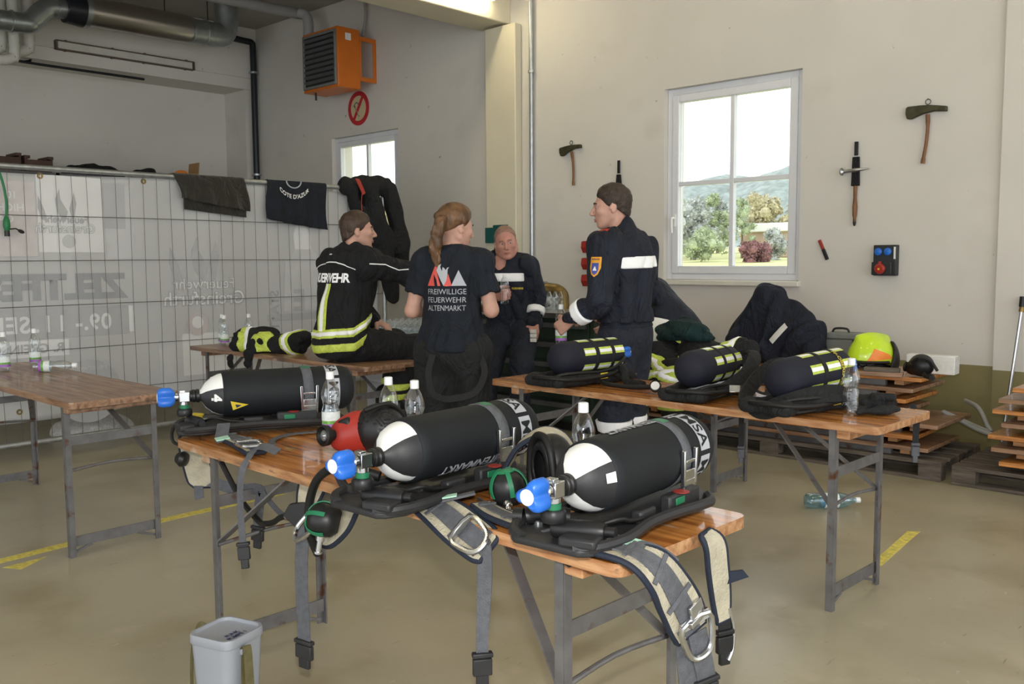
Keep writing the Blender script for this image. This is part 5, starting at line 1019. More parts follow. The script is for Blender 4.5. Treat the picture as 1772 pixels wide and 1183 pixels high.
# ================================================================== people
def head_fn(Q, sc=1., fat=0.):
    Q = Q / sc; ax = np.abs(Q[:, 0]); M = np.stack([ax, Q[:, 1], Q[:, 2]], 1)
    d = d_ell(Q, (0, -.014, .030), (.077, .097, .094)); d = smin(d, d_ell(Q, (0, .028, -.036), (.061 + fat, .066, .082)), .03)
    d = smin(d, d_seg(M, (.053 + fat, -.005, -.055), (.018, .060, -.096), .022 + fat, .018), .025); d = smin(d, d_ell(Q, (0, .068, -.096), (.022, .02, .019)), .015)
    d = smin(d, d_ell(M, (.043, .062, -.018), (.022, .024, .02)), .02); d = smin(d, d_seg(M, (0, .088, .026), (.036, .078, .024), .011, .009), .012)
    d = smax(d, -d_ell(M, (.031, .104, .004), (.018, .018, .013)), .012)
    d = smin(d, d_seg(Q, (0, .094, .012), (0, .116, -.030), .0075, .012), .010); d = smin(d, d_ell(M, (.009, .104, -.035), (.009, .010, .008)), .006)
    d = smin(d, d_seg(M, (0, .093, -.060), (.018, .085, -.061), .0065, .004), .005); d = smin(d, d_seg(M, (0, .090, -.071), (.014, .083, -.070), .007, .004), .005)
    e = d_ell(M, (.079, -.012, -.008), (.0085, .021, .033), rotz(-.35)); e = smax(e, -d_ell(M, (.090, -.006, -.004), (.008, .012, .02)), .004); d = smin(d, e, .006)
    return d * sc
def hair_fn(Q, sc=1., front=.062, slope=.72, thick=.012, seed=0., rough=.004, burn=.5):
    Q = Q / sc; x = np.abs(Q[:, 0])
    line = (front - .085 * slope) + slope * Q[:, 1] - burn * np.maximum(0, x - .052) * np.clip(1.4 - np.abs(Q[:, 1] - .012) / .03, 0, 1) * 2
    t = thick * np.clip(.35 + (Q[:, 2] + .01) / .09, .3, 1.15) * np.clip(.12 + (Q[:, 2] - line) / .05, .12, 1)
    d = d_ell(Q, (0, -.014, .030), (.077, .097, .094)); d = smin(d, d_ell(Q, (0, -.040, -.040), (.060, .060, .062)), .03)
    d = d - t - .0015 + rough * wob(Q, 110, seed) + rough * .6 * wob(Q, 210, seed + 3)
    return smax(d, (line - Q[:, 2]) * .8, .006) * sc
def hand_prims(W, d, n, curl=.5, size=1., flip=1, spread=.0):
    """segments of a hand: W wrist, d towards the knuckles, n out of the palm side; flip=+1 thumb on cross(d,n)"""
    W = np.asarray(W, float); d = unit(d); n = unit(np.asarray(n, float) - d * (np.asarray(n, float) @ d)); s = np.cross(d, n) * flip; L = []
    for k in (-1, -.33, .33, 1): L.append((W + d * .005 * size + s * k * .018 * size, W + d * .082 * size + s * k * .030 * size, .017 * size, .0125 * size))
    for k, ln in zip((1, .36, -.3, -.95), (.072, .08, .075, .058)):
        b = W + d * .086 * size + s * k * .031 * size; a = curl * 1.1; p = b
        for j, (q, r0, r1) in enumerate(((.45, .0098, .0092), (.32, .0092, .0085), (.23, .0085, .0075))):
            dd = unit(d * math.cos(a) + n * math.sin(a) + s * spread * k * .2); e = p + dd * ln * q * size * 1.1; L.append((p, e, r0 * size, r1 * size)); p = e; a += curl * 1.05
    t0 = W + d * .022 * size + s * .028 * size; t1 = t0 + unit(s * .75 + d * .7 + n * .55) * .045 * size; t2 = t1 + unit(d * .75 + n * (.3 + curl * .6) + s * (.35 - curl * .5)) * .034 * size; t3 = t2 + unit(d * .7 + n * (.2 + curl) - s * .15) * .024 * size
    L += [(t0, t1, .0155 * size, .012 * size), (t1, t2, .012 * size, .0105 * size), (t2, t3, .0102 * size, .008 * size)]
    return L
class Person:
    def __init__(s, label, loc, heading, J, build=1., hy=0., hp=0., hr=0., hs=1., fat=0., hands=None, fem=False, skin='skin', h=.0085):
        s.root = thing('person', label, 'person', loc, heading - PI / 2); s.J = {k: np.asarray(v, float) for k, v in J.items()}; s.b = build; J = s.J; s.fem = fem
        s.Rh = rotz(hy) @ rotx(hp) @ roty(hr); s.hs = hs; s.fat = fat; s.h = h
        pts = np.array(list(J.values())); s.lo = pts.min(0) - .24; s.hi = pts.max(0) + .24; s.lo[2] = max(s.lo[2], -.02)
        s.hands = hands or []
        s.fb = lambda P: s.body(P); s.sk = sculpt('body', s.fb, s.lo, s.hi, h, skin, s.root)
    def axes(s):
        J = s.J; X = unit(J['shR'] - J['shL']); Z = unit(J['neck'] - J['pelvis']); Y = np.cross(Z, X); return np.stack([unit(X - Z * (X @ Z)), unit(Y), Z], 1)
    def torso(s, P, i=0., waist=1.):
        J, b = s.J, s.b; A = s.axes(); X2 = unit(J['hipR'] - J['hipL']); Zp = unit(J['chest'] - J['pelvis']); Yp = np.cross(Zp, X2); Ap = np.stack([X2, Yp, np.cross(X2, Yp)], 1)
        w = np.linalg.norm(J['shR'] - J['shL']) / 2; c = J['chest']; p = J['pelvis']; m = (c + p) / 2
        d = d_ell(P, c + (J['neck'] - c) * .18, (w * .90 + i, (.118 if not s.fem else .112) * b + i, .185 + i), A)
        d = smin(d, d_ell(P, m, ((.150 if not s.fem else .140) * b * waist + i, .108 * b * waist + i, .17 + i), A), .07); d = smin(d, d_ell(P, p, (.165 * b + i, .120 * b + i, .135 + i), Ap), .07)
        for q in 'LR': d = smin(d, d_seg(P, c * .25 + J['neck'] * .75, J['sh' + q], .062 + i, .062 * b + i), .06)
        return d
    def arm(s, P, q, i=0., k=1., end=1.):
        J, b = s.J, s.b; sh, el, wr = J['sh' + q], J['el' + q], J['wr' + q]; wr = el + (wr - el) * end
        d = d_seg(P, sh, el, .056 * b * (.88 if s.fem else 1) + i * k, .042 * b * (.9 if s.fem else 1) + i); return smin(d, d_seg(P, el, wr, .043 * b * (.9 if s.fem else 1) + i, .029 * b + i * .9), .025)
    def leg(s, P, q, i=0., end=1.):
        J, b = s.J, s.b; d = d_seg(P, J['hip' + q], J['kn' + q], .088 * b + i, .058 * b + i); return smin(d, d_seg(P, J['kn' + q], J['kn' + q] + (J['an' + q] - J['kn' + q]) * end, .058 * b + i, .040 * b + i), .04)
    def body(s, P):
        J = s.J; d = s.torso(P); 
        for q in 'LR': d = smin(d, s.arm(P, q), .04); d = smin(d, s.leg(P, q), .05)
        nb = J['neck']; hc = J['head']; R_ = s.Rh; up = hc + R_ @ (V(0, -.02, -.03) * s.hs); d = smin(d, d_seg(P, nb - (nb - J['chest']) * .1, up, .058 * (.84 if s.fem else 1) + s.fat, .052 * (.84 if s.fem else 1) + s.fat), .03)
        hd = head_fn((P - hc) @ R_, s.hs, s.fat); d = smin(d, hd, .012)
        for a in s.hands:
            hh = None
            for (p, e, r0, r1) in a: q = d_seg(P, p, e, r0, r1); hh = q if hh is None else smin(hh, q, .006)
            d = smin(d, hh, .01)
        for q in 'LR':
            an = J['an' + q]; to = J.get('to' + q, an + V(0, .18, -.06)); d = smin(d, d_seg(P, an, to, .04, .03), .04)
        return d
    def face(s, brow='brow', gaze=0., lips=True):
        hc = s.J['head']; R_ = s.Rh; T = lambda p: hc + R_ @ (np.asarray(p) * s.hs)
        for sx in (-1, 1):
            MB().ball(T((sx * .031, .0770, .004)), .0105 * s.hs, 12).build('eye', 'eye', s.root); MB().ball(T((sx * .031 + gaze, .0850, .0035)), .0048 * s.hs, 8).build('iris', 'iris', s.root)
            MB().tube(smooth_path([T((sx * .014, .0955, .024)), T((sx * .030, .093, .0285)), T((sx * .047, .078, .023))], 3), [.003] + [.0042] * 5 + [.002], 6).build('eyebrow', brow, s.root)
        if lips: MB().tube(smooth_path([T((-.020, .088, -.066)), T((0, .0985, -.0625)), T((.020, .088, -.066))], 3), [.0025] + [.005] * 5 + [.0025], 6).tube(smooth_path([T((-.017, .086, -.068)), T((0, .096, -.072)), T((.017, .086, -.068))], 3), [.0025] + [.0055] * 5 + [.0025], 6).build('lips', 'lips', s.root)
    def hair(s, m, **k):
        hc = s.J['head']; R_ = s.Rh; return sculpt('hair', lambda P: hair_fn((P - hc) @ R_, s.hs, **k), hc - .17, hc + .17, .0055, m, s.root)
    def garment(s, nm, fn, m, h=None, relax=1):
        return sculpt(nm, fn, s.lo, s.hi, h or s.h, m, s.root, relax=relax)
    def boots(s, m='boot'):
        for q in 'LR':
            an = s.J['an' + q]; to = s.J.get('to' + q, an + V(0, .18, -.06))
            def fn(P):
                d = d_seg(P, an + V(0, 0, .10), an, .062, .058); d = smin(d, d_seg(P, an + V(0, -.02, -.03), to, .052, .047), .04); return smax(d, (an[2] - .105) - P[:, 2], .006)
            sculpt('boot', fn, np.minimum(an, to) - .16, np.maximum(an, to) + .2, .011, m, s.root)
def cutp(P, c, n): return (P - np.asarray(c, float)) @ unit(n)
# ------------------------------------------------------------------ seated man in a black fire jacket
H1 = R(78); L1 = (-4.84, 3.55, 0)
p1 = Person('man in black fire jacket with lime stripes sitting on the brown table', L1, H1, dict(pelvis=(0, -.02, .905), chest=(0, .03, 1.24), neck=(0, .055, 1.465), head=(.0, .115, 1.615), shL=(-.205, .03, 1.405), shR=(.205, .07, 1.40), elL=(-.30, .12, 1.16), elR=(.26, .36, 1.33), wrL=(-.10, .28, 1.02), wrR=(.13, .57, 1.24), hipL=(-.10, .0, .90), hipR=(.10, .0, .90), knL=(-.14, .44, .86), knR=(.15, .45, .845), anL=(-.14, .42, .46), anR=(.13, .22, .46), toL=(-.15, .60, .40), toR=(.14, .40, .38)), 1.06, hy=R(-18), hs=1.0,
            hands=[hand_prims((.13, .57, 1.24), (-.4, .8, -.3), (-.3, 0, -1), .5, 1, 1), hand_prims((-.10, .28, 1.02), (.6, .4, -.3), (0, 0, -1), .5, 1, -1)])
p1.face(gaze=.002, lips=True); p1.hair('hairbrown', front=.068, slope=.80, thick=.009, seed=1, rough=.0025)
j1 = p1.J
def jac1(P):
    d = p1.torso(P, .042, 1.1)
    for q in 'LR': d = smin(d, p1.arm(P, q, .030, 1.2, .95), .05)
    c = j1['neck']; d = smin(d, smax(d_seg(P, c + V(0, -.01, -.05), c + V(0, .012, .022), .096, .084), -d_seg(P, c + V(0, 0, -.02), c + V(0, .05, .14), .068, .075), .008), .02)
    d = smin(d, d_ell(P, (0, -.02, .875), (.205, .165, .10)), .05)
    d = d + .011 * wob(P, 15, 2) + .013 * folds(P, 26, (.3, .2, 1), 1); return smax(d, (.80 + .10 * np.clip((P[:, 1] + .1) / .3, 0, 1)) - P[:, 2], .012)
J1 = p1.garment('fire_jacket', jac1, 'blackfab'); B1 = bvh(J1)
def hem(nm, z0, h, m, off, rise=.55):
    return p1.garment(nm, lambda P: np.maximum.reduce([jac1(P) - off, np.abs(P[:, 2] - z0 - rise * np.maximum(0, P[:, 1] + .03) - .10 * np.maximum(0, P[:, 0])) - h, P[:, 1] - .16, -(p1.leg(P, 'R') - .0)]), m, .008, 0)
hem('lime_band', .955, .030, 'limetape', .004); hem('reflective_band', .955, .0145, 'retro', .008); hem('lime_band', .862, .026, 'limetape', .005)
for w, m, of in ((.036, 'limetape', .0035), (.016, 'retro', .006)):
    v, f = poly2d([(-w, 0), (w, 0), (w + .004, .30), (-w + .004, .30)], .03); decal('back_stripe', v, f, m, p1.root, B1, (.045, -.5, .98), (1, 0, 0), (0, 0, 1), (0, 1, 0), of)
    decal('side_stripe', v, f, m, p1.root, B1, (-.5, -.08, .98), (0, -1, 0), (0, 0, 1), (1, 0, 0), of)
v, f = text2d('FEUERWEHR', .078, .0030, 'CENTER', maxe=.02, space=.95); decal('back_lettering', v, f, 'retro', p1.root, B1, (.035, -.5, 1.290), (.74, 0, 0), (0, 0, 1), (0, 1, 0), .004)
v, f = poly2d([(-.3, -.045), (-.2, -.005), (-.1, .015), (.02, .028), (.1, .026), (.18, .005), (.24, -.02), (.24, -.014), (.18, .012), (.1, .033), (.02, .035), (-.1, .022), (-.2, .002), (-.3, -.038)], .03); decal('piping', v, f, 'retro', p1.root, B1, (0, -.5, 1.385), (1, 0, 0), (0, 0, 1), (0, 1, 0), .004)
v, f = poly2d([(0, 0), (.12, -.005), (.2, -.04), (.28, -.035), (.34, -.055), (.42, -.05), (.42, -.044), (.34, -.049), (.28, -.029), (.2, -.034), (.12, .002), (0, .007)], .03); decal('sleeve_piping', v, f, 'retro', p1.root, B1, (.6, .04, 1.40), (0, 1, 0), (0, 0, 1), (-1, 0, 0), .004)
v, f = poly2d([(-.045, 0), (.045, 0), (.05, .007), (-.05, .007)], .02); decal('collar_mark', v, f, 'retro', p1.root, B1, (-.02, -.5, 1.462), (1, 0, 0), (0, 0, 1), (0, 1, 0), .004)
def tr1(P):
    d = d_ell(P, j1['pelvis'] + V(0, 0, -.03), (.185, .15, .12))
    for q in 'LR': d = smin(d, p1.leg(P, q, .028, .92), .05)
    return smax(d + .008 * wob(P, 16, 4) + .006 * folds(P, 24, (0, 1, .2), 2), .785 - P[:, 2] + 100 * (np.maximum(0, P[:, 1] - .17)), .01)
def tr1b(P):
    d = d_ell(P, j1['pelvis'] + V(0, 0, -.02), (.185, .15, .11))
    for q in 'LR': d = smin(d, p1.leg(P, q, .028, .92), .05)
    return d + .008 * wob(P, 16, 4) + .006 * folds(P, 24, (0, 1, .2), 2)
p1.garment('trousers', tr1b, 'blackfab'); p1.boots()
for q, z in (('R', .60), ('R', .535), ('L', .60)):
    p1.garment('trouser_band', lambda P, q=q, z=z: np.maximum(p1.leg(P, q, .036, .92), np.abs(P[:, 2] - z) - .022), 'limetape', .009, 0)
# ------------------------------------------------------------------ woman with a ponytail
H2 = R(121); L2 = (-3.695, 3.445, 0)
p2 = Person('woman with ponytail in a navy t-shirt seen from behind', L2, H2, dict(pelvis=(0, 0, .95), chest=(0, .0, 1.27), neck=(0, -.005, 1.475), head=(.02, .025, 1.60), shL=(-.162, .0, 1.41), shR=(.162, .0, 1.41), elL=(-.226, -.02, 1.145), elR=(.226, -.02, 1.15), wrL=(-.14, .20, 1.13), wrR=(.14, .20, 1.15), hipL=(-.095, 0, .92), hipR=(.095, 0, .92), knL=(-.11, .02, .50), knR=(.11, .02, .50), anL=(-.12, -.02, .11), anR=(.12, -.02, .11), toL=(-.13, .16, .05), toR=(.14, .16, .05)), 1.0, hy=R(-42), hp=R(-8), fem=True, hs=.97,
            hands=[hand_prims((.14, .20, 1.15), (-.7, .6, .1), (0, -.3, -1), .5, .92, 1), hand_prims((-.14, .20, 1.13), (.7, .6, .1), (0, -.3, -1), .5, .92, -1)])
p2.face(); j2 = p2.J; hc = j2['head']; R2 = p2.Rh; TH = lambda p: hc + R2 @ np.asarray(p, float)
def hr2(P):
    Q = (P - hc) @ R2; d = hair_fn(Q, .97, .07, .62, .016, 2, .002); c0 = V(-.015, -.115, .045)
    return smin(d, d_ell(Q, c0, (.022, .024, .022)), .02)
sculpt('hair', hr2, hc - .19, hc + .19, .006, 'hairlight', p2.root)
tail = smooth_path([hc + V(-.045, -.10, .045), hc + V(-.055, -.13, .01), hc + V(-.072, -.135, -.06), hc + V(-.082, -.125, -.12), hc + V(-.078, -.118, -.18), hc + V(-.062, -.11, -.225)], 6); kk = len(tail)
def pony(P):
    d = None
    for i in range(0, kk - 1): t = i / kk; r_ = .008 + .021 * math.sin(PI * min(1, t * 1.15 + .05)) ** .8 * (1 - .35 * t); q = d_seg(P, tail[i], tail[i + 1], r_, r_); d = q if d is None else smin(d, q, .02)
    return d + .008 * wob(P * V(1, 1, .35), 60, 3) + .008 * wob(P * V(1, 1, .4), 140, 1)
sculpt('ponytail', pony, np.min(tail, 0) - .09, np.max(tail, 0) + .09, .006, 'hairlight', p2.root)
MB().lathe([(.020, -.006), (.026, 0), (.020, .006)], 16, hc + V(-.046, -.104, .042), (-.3, -.8, -.5), close=False).build('hair_tie', 'white', p2.root)
def tee(P):
    d = p2.torso(P, .016, 1.12)
    for q in 'LR':
        a = d_seg(P, j2['sh' + q], j2['sh' + q] + (j2['el' + q] - j2['sh' + q]) * .62, .070, .072); d = smin(d, smax(a, cutp(P, j2['sh' + q] + (j2['el' + q] - j2['sh' + q]) * .66, j2['el' + q] - j2['sh' + q]), .006), .04)
    d = smin(d, d_seg(P, (0, 0, 1.0), (0, 0, .96), .165, .17), .06); d = d + .007 * wob(P, 17, 3) + .010 * folds(P, 30, (0, 0, 1), 2)
    d = smax(d, .925 - P[:, 2], .008); return smax(d, -d_ell(P, (0, .03, 1.50), (.085, .085, .055)), .006)
T2 = p2.garment('tshirt', tee, 'navytee'); B2 = bvh(T2)
def dec2(v, f, m, x, z, s=1., off=.003, nm='shirt_print'): return decal(nm, v * V(s * .92, s * .92, 1), f, m, p2.root, B2, (x, -.5, z), (1, 0, 0), (0, 0, 1), (0, 1, 0), off)
cx = .0
v, f = poly2d([(-.118, 0), (-.06, .135), (-.052, .12), (-.058, .09), (-.045, .05), (-.03, .0), (-.048, 0), (-.055, .035), (-.075, .07), (-.072, .03), (-.066, 0)], .02); dec2(v, f, 'shirtred', cx, 1.285)
v, f = poly2d([(-.03, .0), (-.012, -.003), (.02, .0), (.0, .07), (-.005, .055)], .02); dec2(v, f, 'shirtred', cx + .015, 1.285)
v, f = poly2d([(-.058, .09), (-.045, .12), (-.028, .128), (-.034, .11), (-.022, .085), (-.02, .11), (-.005, .10), (-.002, .09), (.008, .105), (.022, .11), (.012, .095), (.012, .065), (.005, .03), (-.012, .0), (-.022, .02)], .02); dec2(v, f, 'shirtgrey', cx, 1.285, off=.004)
v, f = poly2d([(.032, 0), (.118, 0), (.076, .092)], .02); dec2(v, f, 'shirtgrey', cx, 1.285)
for i, t in enumerate(('FREIWILLIGE', 'FEUERWEHR', 'ALTENMARKT')):
    v, f = text2d(t, .045, 0., 'CENTER', maxe=.02); v[:, 0] *= .23 / (v[:, 0].max() - v[:, 0].min()); dec2(v, f, 'shirtgrey', cx, 1.240 - i * .044, nm='shirt_lettering')
def tr2(P):
    d = d_ell(P, j2['pelvis'] + V(0, 0, -.02), (.195, .155, .16))
    for q in 'LR': d = smin(d, p2.leg(P, q, .034, .95), .05)
    return smax(d + .010 * wob(P, 14, 6) + .007 * folds(P, 22, (0, 0, 1), 3), P[:, 2] - 1.03, .01)
TR2 = p2.garment('trousers', tr2, 'blackfab2'); p2.boots()
for s in (-1, 1):
    MB().ribbon([(s * .06, -.18, .92), (s * .075, -.215, .82), (s * .05, -.225, .72), (-.0, -.225, .69)] if s < 0 else [(.17, -.08, .92), (.205, -.10, .82), (.17, -.17, .72), (.06, -.225, .69), (0, -.225, .69)], .035, .004, (0, -1, 0), 6).build('brace_strap', 'strapblk', p2.root)
MB().box((.20, .0, .92), (.03, .06, .09)).build('radio', 'blackplas', p2.root, bev=.006)
# ------------------------------------------------------------------ man leaning on the bench
H3 = R(-62); L3 = (-5.07, 5.42, 0)
hL = (-.215, .20, .86); bt = V(.035, .345, 1.17)
p3 = Person('balding man in navy uniform holding a bottle, leaning on the workbench', L3, H3, dict(pelvis=(0, 0, .93), chest=(.05, .07, 1.24), neck=(.065, .115, 1.435), head=(.02, .185, 1.555), shL=(-.125, .07, 1.375), shR=(.24, .12, 1.375), elL=(-.20, .03, 1.12), elR=(.29, .21, 1.13), wrL=(-.20, .16, .93), wrR=(.07, .335, 1.14), hipL=(-.10, .02, .92), hipR=(.10, .02, .92), knL=(-.15, .36, .60), knR=(.13, .33, .55), anL=(-.14, .42, .11), anR=(.15, .48, .11), toL=(-.16, .60, .05), toR=(.17, .66, .05)), 1.12, hy=R(16), hp=R(-6), hr=R(8), hs=1.07, fat=.006, skin='skinred', h=.0075,
            hands=[hand_prims((.07, .335, 1.14), (-.85, .42, .12), (-.35, -.85, .1), .95, 1.12, 1), hand_prims((-.20, .16, .93), (-.1, .45, -.8), (.3, -.5, -.3), .45, 1.05, -1)])
p3.face(brow='hairshort', gaze=-.003); p3.hair('hairshort', front=.105, slope=1.05, thick=.004, seed=4, rough=.0012); j3 = p3.J
def top3(P):
    d = p3.torso(P, .024, 1.12)
    for q in 'LR': d = smin(d, p3.arm(P, q, .024, 1.15, .96), .05)
    c = j3['neck']; col = smax(d_seg(P, c + V(0, -.01, -.05), c + V(0, .0, .03), .092, .088), -d_seg(P, c + V(0, .02, -.03), c + V(0, .09, .12), .066, .085), .008)
    d = smin(d, col, .015); d = smax(d, -d_ell(P, c + V(0, .10, -.0), (.045, .08, .085)), .01)
    return smax(d + .008 * wob(P, 17, 5) + .016 * folds(P, 26, (.4, 0, 1), 4), .90 - P[:, 2], .01)
U3 = p3.garment('uniform_jacket', top3, 'navyuni'); B3 = bvh(U3)
tor3 = lambda P: p3.torso(P, .024, 1.12) + .008 * wob(P, 17, 5) + .016 * folds(P, 26, (.4, 0, 1), 4)
p3.garment('reflective_band', lambda P: np.maximum.reduce([tor3(P) - .007, np.abs(P[:, 2] - 1.285) - .034, -(P[:, 1] - .02)]), 'retro', .0075, 0)
for q in 'LR':
    a = j3['el' + q] + (j3['wr' + q] - j3['el' + q]) * .55; p3.garment('cuff_band', lambda P, q=q, a=a: np.maximum(p3.arm(P, q, .036, 1.15, .96), d_slab(P, a, j3['wr' + q] - j3['el' + q], .026)), 'retro', .0085, 0)
v, f = text2d('FEUERWEHR', .022, .0007, 'CENTER', maxe=.01); v[:, 0] *= .7; decal('name_tape', v, f, 'yellowlab', p3.root, B3, (-.07, .7, 1.19), (-1, 0, 0), (0, 0, 1), (0, -1, 0), .004)
for s, q in ((-1, 'L'), (1, 'R')): MB().ribbon([j3['sh' + q] + V(-s * .09, -.01, .083), j3['sh' + q] + V(-s * .03, 0, .092), j3['sh' + q] + V(s * .02, 0, .082)], .05, .006, (0, 0, 1), 4).build('epaulette', 'epaulet', p3.root)
def tr3(P):
    d = d_ell(P, j3['pelvis'] + V(0, .01, -.03), (.20, .155, .14))
    for q in 'LR': d = smin(d, p3.leg(P, q, .026, .95), .05)
    return smax(d + .009 * wob(P, 15, 8) + .007 * folds(P, 24, (0, .5, 1), 5), P[:, 2] - 1.0, .01)
p3.garment('trousers', tr3, 'navypants'); p3.boots()
R3 = rotz(H3 - PI / 2); hb_ = R3 @ V(-.02, .375, 1.085) + np.array(L3); bottle('open clear bottle held by the balding man', tuple(hb_), lab=False, cap=False)
ph = R3 @ V(-.225, .285, .83) + np.array(L3); pk = thing('small_pack', 'small silver pack held in the balding man\'s lowered hand', 'pack', tuple(ph), H3)
for i in range(3): MB().box((0, 0, -.03 + i * .034), (.02, .05, .030)).build('segment', 'papergrey', pk, bev=.003)
# ------------------------------------------------------------------ young man standing at the right table
H4 = R(192); L4 = (-3.14, 4.29, 0)
p4 = Person('young man in navy uniform standing behind the right table, looking aside', L4, H4, dict(pelvis=(0, 0, 1.01), chest=(0, .0, 1.345), neck=(0, .02, 1.575), head=(0, .09, 1.72), shL=(-.20, .03, 1.49), shR=(.20, .0, 1.49), elL=(-.285, .02, 1.20), elR=(.285, -.04, 1.20), wrL=(-.25, .23, 1.08), wrR=(.25, .17, 1.06), hipL=(-.10, 0, .97), hipR=(.10, 0, .97), knL=(-.11, .02, .53), knR=(.11, .02, .53), anL=(-.12, -.02, .11), anR=(.12, -.02, .11), toL=(-.14, .18, .05), toR=(.15, .18, .05)), 1.03, hy=R(24), hp=R(-4), hs=1.02,
            hands=[hand_prims((-.25, .23, 1.08), (.0, .75, -.55), (.9, .1, -.1), .85, 1.05, -1), hand_prims((.25, .17, 1.06), (-.2, .6, -.6), (-.9, 0, 0), .5, 1.05, 1)])
p4.face(); p4.hair('hairdark', front=.068, slope=.74, thick=.011, seed=6, rough=.003); j4 = p4.J
def top4(P):
    d = p4.torso(P, .028, 1.1)
    for q in 'LR': d = smin(d, p4.arm(P, q, .028, 1.2, .96), .05)
    c = j4['neck']; d = smin(d, smax(d_seg(P, c + V(0, -.02, -.05), c + V(0, -.005, .012), .084, .074), -d_seg(P, c + V(0, .01, -.02), c + V(0, .05, .14), .060, .075), .008), .02)
    return smax(d + .009 * wob(P, 15, 7) + .017 * folds(P, 24, (.3, 0, 1), 6), 1.06 - P[:, 2], .012)
U4 = p4.garment('uniform_jacket', top4, 'navyuni'); B4 = bvh(U4); tor4 = lambda P: p4.torso(P, .028, 1.1) + .009 * wob(P, 15, 7) + .017 * folds(P, 24, (.3, 0, 1), 6)
p4.garment('reflective_band', lambda P: np.maximum.reduce([tor4(P) - .006, np.abs(P[:, 2] - 1.405 - .03 * P[:, 0]) - .034, P[:, 1] + .02]), 'retro', .008, 0)
for q in 'LR':
    a = j4['el' + q] + (j4['wr' + q] - j4['el' + q]) * .62; p4.garment('cuff_band', lambda P, q=q, a=a: np.maximum(p4.arm(P, q, .041, 1.2, .96), d_slab(P, a, j4['wr' + q] - j4['el' + q], .03)), 'retro', .0085, 0)
v, f = poly2d([(-.034, .05), (.034, .05), (.034, -.01), (.02, -.045), (0, -.06), (-.02, -.045), (-.034, -.01)], .02); decal('badge', v, f, 'badge', p4.root, B4, (-.8, .04, 1.385), (0, -1, 0), (0, 0, 1), (1, 0, 0), .004); decal('badge_shield', v * V(.62, .6, 1), f, 'badgeblue', p4.root, B4, (-.8, .04, 1.372), (0, -1, 0), (0, 0, 1), (1, 0, 0), .0055)
v, f = text2d('FEUERWEHR', .012, .0003, 'CENTER', maxe=.01); decal('badge_lettering', v, f, 'ink', p4.root, B4, (-.8, .04, 1.418), (0, -.75, 0), (0, 0, 1), (1, 0, 0), .0058); v, f = poly2d([(-.012, -.012), (.012, -.012), (0, .014)], .02); decal('badge_mark', v, f, 'white', p4.root, B4, (-.8, .04, 1.372), (0, -1, 0), (0, 0, 1), (1, 0, 0), .007)
for s, q in ((-1, 'L'), (1, 'R')): MB().ribbon([j4['sh' + q] + V(-s * .10, .01, .088), j4['sh' + q] + V(-s * .03, .01, .098), j4['sh' + q] + V(s * .03, .01, .080)], .055, .007, (s * .2, .1, 1), 4).build('epaulette', 'epaulet', p4.root)
def tr4(P):
    d = d_ell(P, j4['pelvis'] + V(0, 0, -.02), (.185, .145, .15))
    for q in 'LR': d = smin(d, p4.leg(P, q, .030, .95), .05)
    return smax(d + .009 * wob(P, 14, 9) + .007 * folds(P, 22, (0, 0, 1), 7), P[:, 2] - 1.10, .01)
p4.garment('trousers', tr4, 'navypants'); p4.boots(); p4.garment('waistband', lambda P: np.maximum(tr4(P) - .006, np.abs(P[:, 2] - 1.055) - .022), 'navyuni', .009, 0)
for q in 'LR': p4.garment('trouser_band', lambda P, q=q: np.maximum(p4.leg(P, q, .040, .95), np.abs(P[:, 2] - .47) - .032), 'retro', .009, 0)
R4 = rotz(H4 - PI / 2); hb_ = R4 @ V(-.205, .31, .93) + np.array(L4); bottle('labelled bottle held low by the young man in uniform', tuple(hb_))
# ------------------------------------------------------------------ man bending down behind the uniformed man
H5 = R(196); L5 = (-3.70, 5.60, 0)
p5 = Person('man in dark blue t-shirt bending forward behind the uniformed man', L5, H5, dict(pelvis=(0, -.10, .88), chest=(0, .10, 1.12), neck=(0, .27, 1.245), head=(0, .41, 1.26), shL=(-.19, .20, 1.19), shR=(.19, .20, 1.19), elL=(-.24, .36, .98), elR=(.24, .36, .92), wrL=(-.18, .56, 1.02), wrR=(.2, .50, .75), hipL=(-.10, -.07, .87), hipR=(.10, -.07, .87), knL=(-.11, -.02, .50), knR=(.11, -.02, .50), anL=(-.12, -.12, .11), anR=(.12, -.12, .11), toL=(-.14, .08, .05), toR=(.15, .08, .05)), 1.06, hp=R(-35), h=.009,
            hands=[hand_prims((-.18, .56, 1.02), (.2, .8, -.2), (0, 0, -1), .5, 1, -1), hand_prims((.2, .50, .75), (0, .4, -.8), (0, -.8, -.3), .5, 1, 1)])
p5.face(); p5.hair('hairbrown', front=.066, slope=.75, thick=.012, seed=9); j5 = p5.J
def tee5(P):
    d = p5.torso(P, .020, 1.15)
    for q in 'LR':
        a = d_seg(P, j5['sh' + q], j5['sh' + q] + (j5['el' + q] - j5['sh' + q]) * .8, .074, .066); d = smin(d, smax(a, cutp(P, j5['sh' + q] + (j5['el' + q] - j5['sh' + q]) * .84, j5['el' + q] - j5['sh' + q]), .006), .04)
    d = d + .007 * wob(P, 16, 11) + .006 * folds(P, 25, (0, 1, .6), 3); d = smax(d, -cutp(P, (0, -.12, .83), (0, .3, 1)), .01); return smax(d, -d_ell(P, j5['neck'] + V(0, .05, .02), (.075, .07, .07)), .006)
T5 = p5.garment('tshirt', tee5, 'navyuni'); B5 = bvh(T5); v, f = poly2d([(-.012, 0), (.012, 0), (.012, .10), (-.012, .10)], .02); decal('shirt_print', v, f, 'shirtgrey', p5.root, B5, (-.02, .08, 1.7), (1, 0, 0), (0, 1, 0), (0, 0, -1), .003)
